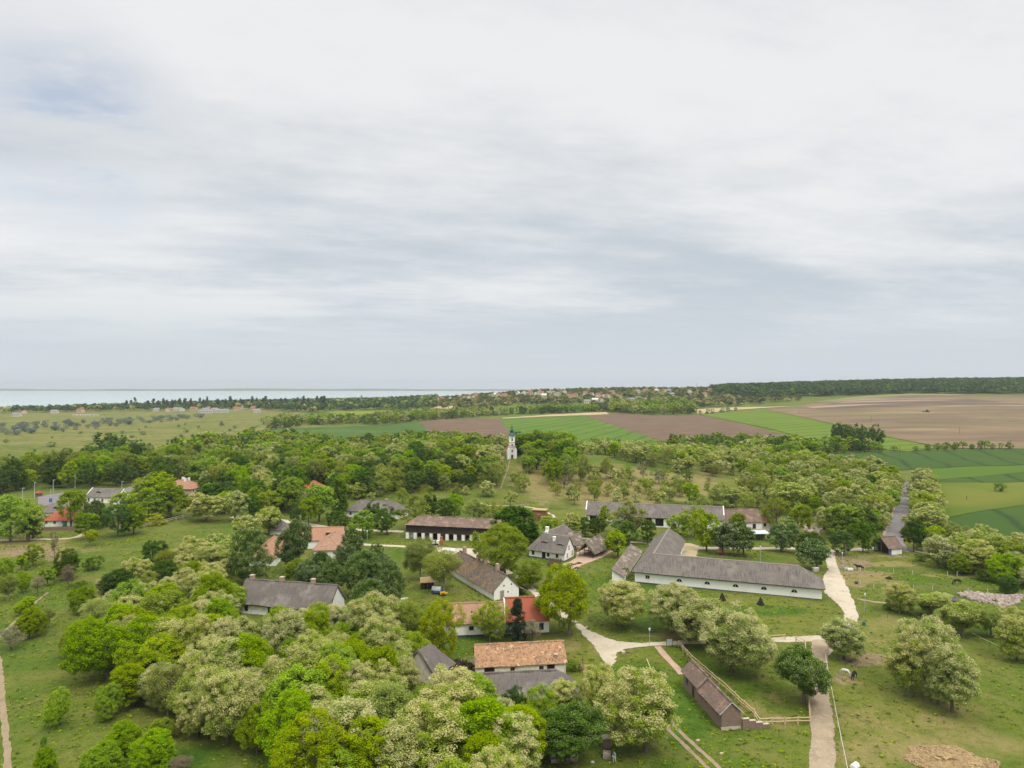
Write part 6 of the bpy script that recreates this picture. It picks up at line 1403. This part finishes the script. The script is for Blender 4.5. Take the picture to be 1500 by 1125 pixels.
p = at(646.5, 798); o = tag(empty('brick_oven', p), 'small red brick oven with chimney before the granary', 'oven'); MB().box(-.55, -.55, -.4, .55, .55, 1.4).build('base', 'brick_red', o); MB().lathe([(.55, 1.4), (.42, 1.9), (.4, 2.6), (.25, 2.75)], 8).build('chimney', 'brick_red', o)
for px, l in ((634.5, 'left'), (641.5, 'right')):
    p = at(px, 798.5); o = tag(empty('white_pillar', p), 'short white pillar beside the brick oven, %s one' % l, 'pillar', 'white pillars by the oven'); MB().box(-.4, -.3, -.4, .4, .3, 1.3).build('shaft', 'whitewash', o); MB().box(-.5, -.4, 1.3, .5, .4, 1.42).build('cap', 'whitewash', o)
p = at(635, 801); o = tag(empty('wooden_bench', p, .1), 'dark wooden bench before the granary oven', 'bench')
MB().box(-1.6, -.25, .42, 1.6, .25, .5).build('seat', 'dark_wood', o); MB().box(-1.6, .25, .5, 1.6, .32, .95).build('backrest', 'dark_wood', o)
for xx in (-1.4, 1.3): MB().box(xx, -.2, -.2, xx+.1, .2, .419).build('leg', 'dark_wood', o)
def tent(px, py, L, W, h, label, mat='canvas'):
    p = at(px, py); o = tag(empty('market_canopy', p, .1), label, 'canopy')
    for xx in (-L/2, L/2):
        for yy in (0, W): MB().tube([(xx, yy, -.4), (xx, yy, h)], .04, 5).build('leg', 'metal_grey', o)
    MB().face([(-L/2-.1, -.1, h), (L/2+.1, -.1, h), (L/2+.1, W/2, h+.5), (-L/2-.1, W/2, h+.5)]).face([(L/2+.1, W+.1, h), (-L/2-.1, W+.1, h), (-L/2-.1, W/2, h+.5), (L/2+.1, W/2, h+.5)]).build('roof', mat, o); return o
tent(657, 817, 3.4, 2.6, 1.9, 'pale blue-white canopy by the far end of the mossy house', 'board_white'); tent(643, 862, 2.6, 2.0, 1.7, 'pale grey canopy beside the wooden hut')
p = at(591, 884); o = tag(empty('ridge_tent', p, .4), 'small white ridge tent on the lawn near the dark chestnuts', 'tent')
MB().face([(-1, -.9, -.1), (1, -.9, -.1), (1, 0, 1.35), (-1, 0, 1.35)]).face([(1, .9, -.1), (-1, .9, -.1), (-1, 0, 1.35), (1, 0, 1.35)]).face([(-1, .9, -.1), (-1, -.9, -.1), (-1, 0, 1.35)]).face([(1, -.9, -.1), (1, .9, -.1), (1, 0, 1.35)]).build('canvas', 'canvas', o); MB().tube([(1.02, 0, -.2), (1.02, 0, 1.45)], .03, 5).build('pole', 'wood', o)
# covered wagon and yellow cart
p = at(640, 870); o = tag(empty('covered_wagon', p, -.3), 'small covered wagon with pale hood and blue side on the lawn', 'wagon')
MB().box(-1.1, -.6, .5, 1.1, .6, 1.0).build('body', 'blue_paint', o); n = 8
m = MB(); 
for i in range(n):
    a_, c_ = math.pi*i/n, math.pi*(i+1)/n; m.face([(-1.15, .62*math.cos(a_), 1+.85*math.sin(a_)), (1.15, .62*math.cos(a_), 1+.85*math.sin(a_)), (1.15, .62*math.cos(c_), 1+.85*math.sin(c_)), (-1.15, .62*math.cos(c_), 1+.85*math.sin(c_))])
m.build('hood', 'sheet_metal', o)
def wheel(parent, x, y, r_=.42, mat='dark_wood'):
    m = MB(); n = 14
    for i in range(n):
        a_, c_ = 2*math.pi*i/n, 2*math.pi*(i+1)/n
        m.tube([(x+r_*math.cos(a_), y, r_+r_*math.sin(a_)), (x+r_*math.cos(c_), y, r_+r_*math.sin(c_))], .05, 4, cap=False)
        if i % 2 == 0: m.tube([(x, y, r_), (x+r_*math.cos(a_), y, r_+r_*math.sin(a_))], .03, 4, cap=False)
    m.tube([(x, y-.08, r_), (x, y+.08, r_)], .09, 6); return m.build('wheel', mat, parent)
for xx in (-.75, .75):
    for yy in (-.68, .68): wheel(o, xx, yy)
p = at(650, 872.5); o = tag(empty('yellow_cart', p, .2), 'small yellow cart on the lawn beside the covered wagon', 'cart'); MB().box(-.9, -.45, .42, .5, .45, .85).box(-.86, -.41, .851, .46, .41, .9).build('body', 'yellow_paint', o); MB().box(.5, -.3, .45, .95, .3, .7).build('tow_box', 'yellow_paint', o)
for yy in (-.52, .52): wheel(o, -.2, yy, .36)
p = at(1055, 813); o = tag(empty('red_handcart', p, .1), 'small red handcart on the grass behind the long barn', 'cart'); MB().box(-.7, -.4, .4, .7, .4, .85).build('body', 'red_paint', o); MB().tube([(.7, 0, .6), (1.5, 0, .8)], .04, 5).build('handle', 'wood', o)
for yy in (-.47, .47): wheel(o, 0, yy, .38)
p = at(1194.5, 836.5); o = tag(empty('stone_trough', p, .1), 'pale stone trough block under the chestnut at the road', 'trough'); MB().box(-.7, -.5, -.3, .7, .5, .85).build('block', 'stone', o); MB().box(-.78, -.58, .85, .78, .58, 1.0).build('cap', 'whitewash', o)
p = at(1473, 932); o = tag(empty('park_bench', p, -.35), 'pale slatted bench on dark legs under the paddock locusts', 'bench')
for i in range(3): MB().box(-1.4, -.3+i*.22, .5, 1.4, -.14+i*.22, .56).build('seat_slat', 'stone', o)
for xx in (-1.2, 1.1): MB().box(xx, -.25, -.3, xx+.1, .35, .499).build('leg', 'dark_wood', o)
MB().box(-1.4, .38, .65, 1.4, .44, 1.0).build('backrest', 'stone', o)
p = at(1396, 926); o = tag(empty('blue_feeder', p), 'blue tube feeder on a dark post under the locust trees', 'feeder'); MB().tube([(0, 0, -.4), (0, 0, 1.7)], .1, 6).build('post', 'dark_metal', o); MB().tube([(-1.5, 0, 2.0), (-.7, 0, 1.95), (.1, 0, 1.55)], [.2, .24, .24], 8).build('tube', 'blue_paint', o)
p = at(1265.5, 916); o = tag(empty('teal_bucket', p), 'teal plastic tub on the paddock grass by the road bend', 'tub'); MB().lathe([(.28, -.05), (.38, .6), (.4, .62), (.34, .6), (.26, .1)], 12).build('tub', 'teal_paint', o); MB().tube([(.38, 0, .6), (0, 0, .85), (-.38, 0, .6)], .02, 4).build('handle', 'dark_metal', o)
p = at(1254.5, 855); o = tag(empty('black_tub', p), 'black feed tub at the bare end of the horse field', 'tub'); MB().lathe([(.32, -.05), (.45, .55), (.4, .55), (.28, .1)], 12).build('tub', 'dark_metal', o); MB().lathe([(.46, .5), (.48, .58), (.46, .6)], 12).build('rim', 'dark_metal', o)
for px, py, l, mt in ((1245, 835.5, 'white bathtub trough beside the paddock lamp', 'whitewash'), (1240, 835, 'grey water trough left of the white bathtub', 'metal_grey')):
    p = at(px, py); o = tag(empty('water_trough', p, .1), l, 'trough'); MB().box(-.75, -.35, .12, .75, .35, .62).build('basin', mt, o); MB().box(-.65, -.27, .621, .65, .27, .63).build('water', 'lake_water', o)
    for xx in (-.6, .5): MB().box(xx, -.3, -.2, xx+.1, .3, .119).build('leg', mt, o)
p = at(1252, 1127); o = tag(empty('white_cask', p, .7), 'white plastic drum lying on the paddock grass at the tape fence', 'drum'); MB().tube([(-.6, 0, .4), (-.55, 0, .4), (.55, 0, .4), (.6, 0, .4)], [.3, .42, .42, .3], 12).build('drum', 'whitewash', o); MB().tube([(-.05, 0, .4), (.05, 0, .4)], .435, 12).build('hoop', 'metal_grey', o)
p = at(948, 977); o = tag(empty('wooden_pole', p), 'pale pole lying on the lawn left of the brick path', 'pole'); 
g0, g1 = G(947.5, 966), G(953, 980); MB().tube([g0-p+Vector((0, 0, .1)), g1-p+Vector((0, 0, .1))], .1, 6).build('timber', 'pale_wood', o)
p = at(913, 957); o = tag(empty('stone_block', p, .3), 'small grey stone block on the lawn corner by the gravel lane', 'block'); MB().box(-.35, -.3, -.1, .35, .3, .4).build('block', 'stone', o); MB().box(.6, -.3, -.1, 1.2, .2, .3).build('log', 'wood', o)
for px, py, wd, l in ((1020, 893, 9, 'upper'), (859, 919, 7, 'lower')):
    heap(px, py, wd*.6, .25, 'stone', 'flat pale boulder on the grass, %s of two along the lawn' % l, 'boulder', 'boulder', .15, px)
heap(1065, 1098, 0.1, .01, 'stone', 'x', 'x', 'x') if False else None
for px, py, l in ((1022, 1085, 'flat pale stone beside the wheel tracks'), (1057, 1104, 'pale stone lying in the open lawn below the brick shed'), (868, 1117, 'small stone at the yard wall foot'), (1240, 804, 'pale boulder at the road junction under the dark trees')):
    heap(px, py, 6, .22, 'stone', l, 'boulder', 'boulder', .15, px)
# flower beds on the terrace
for px, py, l in ((838, 828, 'nearest'), (846, 833, 'front'), (848, 826, 'rear')):
    p = at(px, py); o = tag(empty('flower_bed', p, .35), 'low planted bed on the brick terrace, %s of three' % l, 'flower bed', 'terrace flower beds'); MB().box(-1.1, -.4, -.1, 1.1, .4, .18).build('kerb', 'brick', o)
    q, _ = crown_np('S', 2, np.random.default_rng(int(px))); V = q.reshape(-1, 3)*np.array([.24, .09, .06])+np.array([0, 0, .1]); link(bpy.data.objects.new('plants', np_mesh('plants', V, np.arange(len(V)).reshape(-1, 4), ['leaf_dark'])), o)
# terraced hedge rows on the hill foot
for px0, px1, py in ((726, 745, 737.5), (757, 781, 737.5), (806, 830, 745)):
    a_, b2_ = G(px0, py), G(px1, py); n = int((b2_-a_).length/1.1); QQ = []
    o = tag(empty('clipped_hedge', a_), 'low brown clipped hedge on the hill foot, %s' % {726: 'left of the orchard path', 757: 'in the middle above the curved path', 806: 'right above the play tower'}[px0], 'hedge')
    q, _ = crown_np('S', 2, np.random.default_rng(px0))
    for i in range(n):
        t_ = a_.lerp(b2_, i/max(n-1, 1))-a_; QQ.append(q[::3]*np.array([.14, .14, .13])+np.array(t_))
    V = np.concatenate(QQ).reshape(-1, 3); link(bpy.data.objects.new('foliage', np_mesh('foliage', V, np.arange(len(V)).reshape(-1, 4), ['leaf_brown'])), o)
# tractor with sprayer on the far field
p = at(1358.5, 604); o = tag(empty('tractor', p), 'green tractor working on the far brown field', 'tractor')
MB().box(-1.5, -.8, 1.2, 2.2, .8, 2.2).build('bonnet', 'green_paint', o); c_ = MB().box(-1.6, -1, 2.2, .4, 1, 3.4).build('cab', 'dark_glass', o); MB().box(-1.8, -1.1, 3.4, .6, 1.1, 3.6).build('roof', 'green_paint', c_)
for xx, rr_ in ((-1.1, 1.0), (1.7, .7)):
    for yy in (-1.15, 1.15): MB().tube([(xx, yy-.25, rr_), (xx, yy+.25, rr_)], rr_, 14).build('wheel', 'black_gap', o)
MB().box(-6.5, -1.2, .5, -1.9, 1.2, 1.6).build('implement', 'green_paint', o)

# ------------------------------------------------------------------ animals and person (skinned bodies)
def skin(name, joints, edges, radii, mat, parent=None, sub=2, root=0):
    me = bpy.data.meshes.new(name); me.from_pydata(joints, edges, []); me.materials.append(MATS[mat]); o = link(bpy.data.objects.new(name, me), parent)
    md = o.modifiers.new('skin', 'SKIN'); md.use_smooth_shade = True
    for v, r_ in zip(me.skin_vertices[0].data, radii): v.radius = r_ if isinstance(r_, tuple) else (r_, r_)
    me.skin_vertices[0].data[root].use_root = True
    s_ = o.modifiers.new('sub', 'SUBSURF'); s_.levels = s_.render_levels = sub
    return o
def horse(px, py, face, coat, label, graze, size=1.0, mane='black_coat'):
    p = at(px, py); o = tag(empty('horse', p, face), label, 'horse'); o.scale = (size,)*3
    J = [(0, 0, 1.12), (.45, 0, 1.14), (.72, 0, 1.2), (-.45, 0, 1.17), (-.72, 0, 1.12)]      # barrel, withers, chest, loin, rump
    Rr = [(.27, .33), (.26, .33), (.2, .28), (.25, .29), (.2, .24)]; E = [(0, 1), (1, 2), (0, 3), (3, 4)]
    if graze: nk = [(.98, 0, .98), (1.2, 0, .62), (1.28, 0, .36), (1.2, 0, .14), (1.12, 0, .03)]
    else: nk = [(.95, 0, 1.36), (1.2, 0, 1.5), (1.38, 0, 1.5), (1.6, 0, 1.36), (1.72, 0, 1.28)]
    nr = [(.14, .2), (.1, .14), (.09, .12), (.065, .08), (.05, .055)]; i0 = len(J); J += nk; Rr += nr; E += [(2, i0)]+[(i0+k, i0+k+1) for k in range(4)]
    for s_ in (-1, 1):
        off = .1*s_
        i = len(J); J += [(.62+off*.5, .15*s_, .85), (.62+off*.6, .15*s_, .48), (.6+off*.7, .15*s_, .12), (.66+off*.7, .15*s_, .0)]; Rr += [.12, .062, .045, .06]; E += [(2, i), (i, i+1), (i+1, i+2), (i+2, i+3)]
        i = len(J); J += [(-.6-off, .16*s_, .88), (-.82-off, .16*s_, .5), (-.78-off, .16*s_, .13), (-.72-off, .16*s_, .0)]; Rr += [.16, .07, .048, .06]; E += [(4, i), (i, i+1), (i+1, i+2), (i+2, i+3)]
    hd = Vector(nk[2]); i = len(J)
    skin('body', J, E, Rr, coat, o)
    for s_ in (-1, 1):
        b_ = hd+Vector((-.02, .07*s_, .1)) if not graze else hd+Vector((-.12, .07*s_, .06)); MB().tube([b_, b_+(Vector((0, .02*s_, .13)) if not graze else Vector((-.1, .03*s_, .08)))], [.04, .008], 5).build('ear', coat, o)
    MB().tube([(-.9, 0, 1.15), (-1.02, 0, 1.0), (-1.05, 0, .7), (-1.0, 0, .4)], [.05, .09, .1, .03], 7).build('tail', mane, o)
    a_, b_ = Vector((.72, 0, 1.42)), Vector(nk[1])+Vector((-.08 if not graze else -.05, 0, .13)); m = MB(); m.tube([a_+Vector((-.05, 0, 0)), a_.lerp(b_, .5)+Vector((0, .04, .05)), b_], [.05, .08, .05], 6); m.build('mane', mane, o)
    return o
horse(1259, 835.5, math.pi-.05, 'black_coat', 'black horse standing with raised head on bare ground', False, 1.02)
horse(1402, 856, math.pi+.1, 'brown_coat', 'dark brown horse grazing by the pale field fence', True, 1.0)
horse(1239.5, 990, math.pi*.72, 'white_coat', 'white pony grazing beside the black pony near the dirt track', True, .82, 'white_coat')
horse(1251, 994, math.pi*1.25, 'black_coat', 'black pony grazing right of the white pony', True, .9)
# person bending slightly forward on the lawn
p = at(900, 1118); o = tag(empty('person', p, 2.3), 'person in pale blue top and light trousers walking on the lawn by the brick pier', 'person')
Jp = [(0, 0, .95), (0, .02, 1.18), (0, .05, 1.38), (0, .07, 1.5), (0, .09, 1.6), (0, .1, 1.68), (.17, .05, 1.4), (.25, .0, 1.12), (.24, .16, .9), (.24, .22, .82), (-.17, .05, 1.4), (-.25, .08, 1.12), (-.25, .22, .92), (-.25, .28, .85), (.1, 0, .9), (.11, .1, .5), (.11, .04, .08), (.11, .18, .03), (-.1, 0, .9), (-.11, -.06, .5), (-.11, -.2, .1), (-.11, -.08, .03)]
Ep = [(0, 1), (1, 2), (2, 3), (3, 4), (4, 5), (2, 6), (6, 7), (7, 8), (8, 9), (2, 10), (10, 11), (11, 12), (12, 13), (0, 14), (14, 15), (15, 16), (16, 17), (0, 18), (18, 19), (19, 20), (20, 21)]
Rp = [(.15, .1), (.13, .09), (.15, .1), .055, .09, .085, .065, .045, .035, .04, .065, .045, .035, .04, .085, .058, .04, .04, .085, .058, .04, .04]
skin('body', Jp, Ep, Rp, 'skin', o)
skin('shirt', Jp[:3]+Jp[6:8]+Jp[10:12], [(0, 1), (1, 2), (2, 3), (3, 4), (2, 5), (5, 6)], [(.17, .12), (.155, .11), (.165, .115), .08, .06, .08, .06], 'shirt_blue', o)
skin('trousers', [Jp[0]]+Jp[14:17]+Jp[18:21], [(0, 1), (1, 2), (2, 3), (0, 4), (4, 5), (5, 6)], [(.165, .115), .1, .075, .06, .1, .075, .06], 'trousers_pale', o)
MB().lathe([(.1, 1.64), (.115, 1.7), (.095, 1.77), (.03, 1.8)], 10, c=(0, .085)).build('hair', 'hair', o)
MB().lathe([(.012, 1.62), (.018, 1.64), (.004, 1.66)], 6, c=(0, .2)).build('nose', 'skin', o)
for s_ in (-1, 1):                       # fingers
    for k in range(4): MB().tube([(.24*s_+.012*(k-1.5), .225 if s_ > 0 else .285, .82 if s_ > 0 else .85), (.24*s_+.014*(k-1.5), .26 if s_ > 0 else .32, .76-.006*abs(k-1.5) if s_ > 0 else .79)], [.011, .008], 5).build('finger', 'skin', o)
    MB().tube([(.2*s_, .22 if s_ > 0 else .28, .84 if s_ > 0 else .87), (.17*s_, .26 if s_ > 0 else .32, .81 if s_ > 0 else .84)], [.013, .009], 5).build('thumb', 'skin', o)

# ------------------------------------------------------------------ labels for the trees
LM = [('the church', 750, 650), ('the long white barn', 1070, 850), ('the barn wing', 965, 805), ('the granary', 655, 775), ('the mossy long house', 712, 845), ('the red-tiled house', 785, 905), ('the old pink-tiled house', 690, 908), ('the orange-tiled outbuilding', 762, 965), ('the thatched byre', 785, 1005), ('the weathered thatched house', 425, 880),
 ('the salmon-tiled building', 430, 805), ('the hipped thatched house', 548, 748), ('the long stable', 930, 755), ('the brown-tiled cottage', 1088, 760), ('the roadside stable', 1303, 802), ('the brick shed', 1040, 1020), ('the red hip roof', 86, 762), ('the white gabled house', 150, 730), ('the orange-roofed manor', 280, 718), ('the small red-roofed house', 452, 712), ('the eyebrow-dormer house', 808, 800), ('the asphalt road', 1316, 755),
 ('the striped crop field', 860, 630), ('the dark ploughed field', 1020, 625), ('the bright right-hand crop field', 1180, 625), ('the brown field', 1350, 610), ('the car park', 76, 731), ('the left green field', 500, 635), ('the pink rubble', 1450, 880), ('the straw mound', 1385, 1108), ('the thatched hut', 645, 968), ('the wooden playhouse', 790, 752), ('the lime-green strip field', 530, 605), ('the hill orchard slope', 900, 712), ('the foot path', 6, 1060), ('the grove corner', 250, 1010), ('the grove centre', 450, 1020), ('the grove tip', 640, 1080), ('the meadow edge', 150, 870), ('the upper grove', 300, 830), ('the lower grove slope', 350, 960), ('the grove front', 560, 1000),
 ('the lane-side wood', 330, 700), ('the marsh middle', 150, 640), ('the marsh scrub', 60, 628), ('the lake caravans', 130, 609), ('the hillside wood', 600, 690), ('the eastern wood middle', 1220, 730), ('the wood behind the cottage', 1140, 715), ('the blossom belt', 1000, 678), ('the western wood edge', 60, 700), ('the wheat field', 1430, 668), ('the lime meadow', 1440, 730), ('the grazing horse', 1400, 850)]
KW = {'L': 'cream-blossomed locust tree', 'G': 'fresh green broadleaf tree', 'Y': 'bright lime-green tree', 'O': 'sparse olive-green tree', 'C': 'dark chestnut tree with pale candles', 'D': 'dense dark green tree', 'K': 'ragged dark conifer', 'B': 'brown nearly bare tree', 'S': 'low green shrub', 'W': 'silvery grey shrub', 'P': 'dark slender poplar', 'M': 'yellow-green bush'}
GRP = {'L': 'blossoming locust trees', 'G': 'fresh green trees', 'Y': 'lime-green trees', 'O': 'olive-green trees', 'C': 'chestnut trees', 'D': 'dark green trees', 'K': 'conifers', 'B': 'bare trees', 'S': 'shrubs', 'W': 'silver shrubs of the marsh', 'P': 'poplars by the lake', 'M': 'yellow-green bushes'}
seen = {}
for t in TREES:
    o, k, x, y, h_, w_, zone = t; cx, by = PX(x, y, zs(x, y)); cy = by-h_*FC/y*.5
    best = min(LM, key=lambda l: (l[1]-cx)**2+((l[2]-cy)*1.5)**2); dx, dy = cx-best[1], (cy-best[2])*1.5
    rel = ('right of' if dx > 0 else 'left of') if abs(dx) > abs(dy) else ('below' if dy > 0 else 'above')
    if k in 'SWM': sz = ''
    else: sz = 'small ' if h_ < 5.5 else ('tall ' if h_ > 10 and k != 'P' else '')
    seen.setdefault((sz, k, best[0], rel), []).append((dx*dx+dy*dy, o))
for (sz, k, lm, rel), L in seen.items():
    L.sort(key=lambda q: q[0])
    for i, (_, o) in enumerate(L):
        tag(o, '%s%s %s %s%s' % (sz, KW[k], rel, lm, '' if len(L) == 1 else ', nearest of such' if i == 0 else ', %s nearest of such' % nth(i)), 'shrub' if k in 'SWM' else 'tree', GRP[k])
# ------------------------------------------------------------------ air
hz = bpy.data.materials.new('haze_air'); hz.use_nodes = True; nt = hz.node_tree; nt.nodes.clear(); out = nt.nodes.new('ShaderNodeOutputMaterial')
pv = nt.nodes.new('ShaderNodeVolumePrincipled'); pv.inputs['Color'].default_value = (.80, .88, .96, 1); pv.inputs['Density'].default_value = 0.00008; pv.inputs['Anisotropy'].default_value = 0.2
nt.links.new(pv.outputs[0], out.inputs['Volume']); MATS['haze_air'] = hz
o = MB().box(-16500, -300, -14, 16500, 12200, 135).build('haze', 'haze_air'); tag(o, kind='stuff')
print('TREES', len(TREES), {k: sum(t[1] == k for t in TREES) for k in CFG})
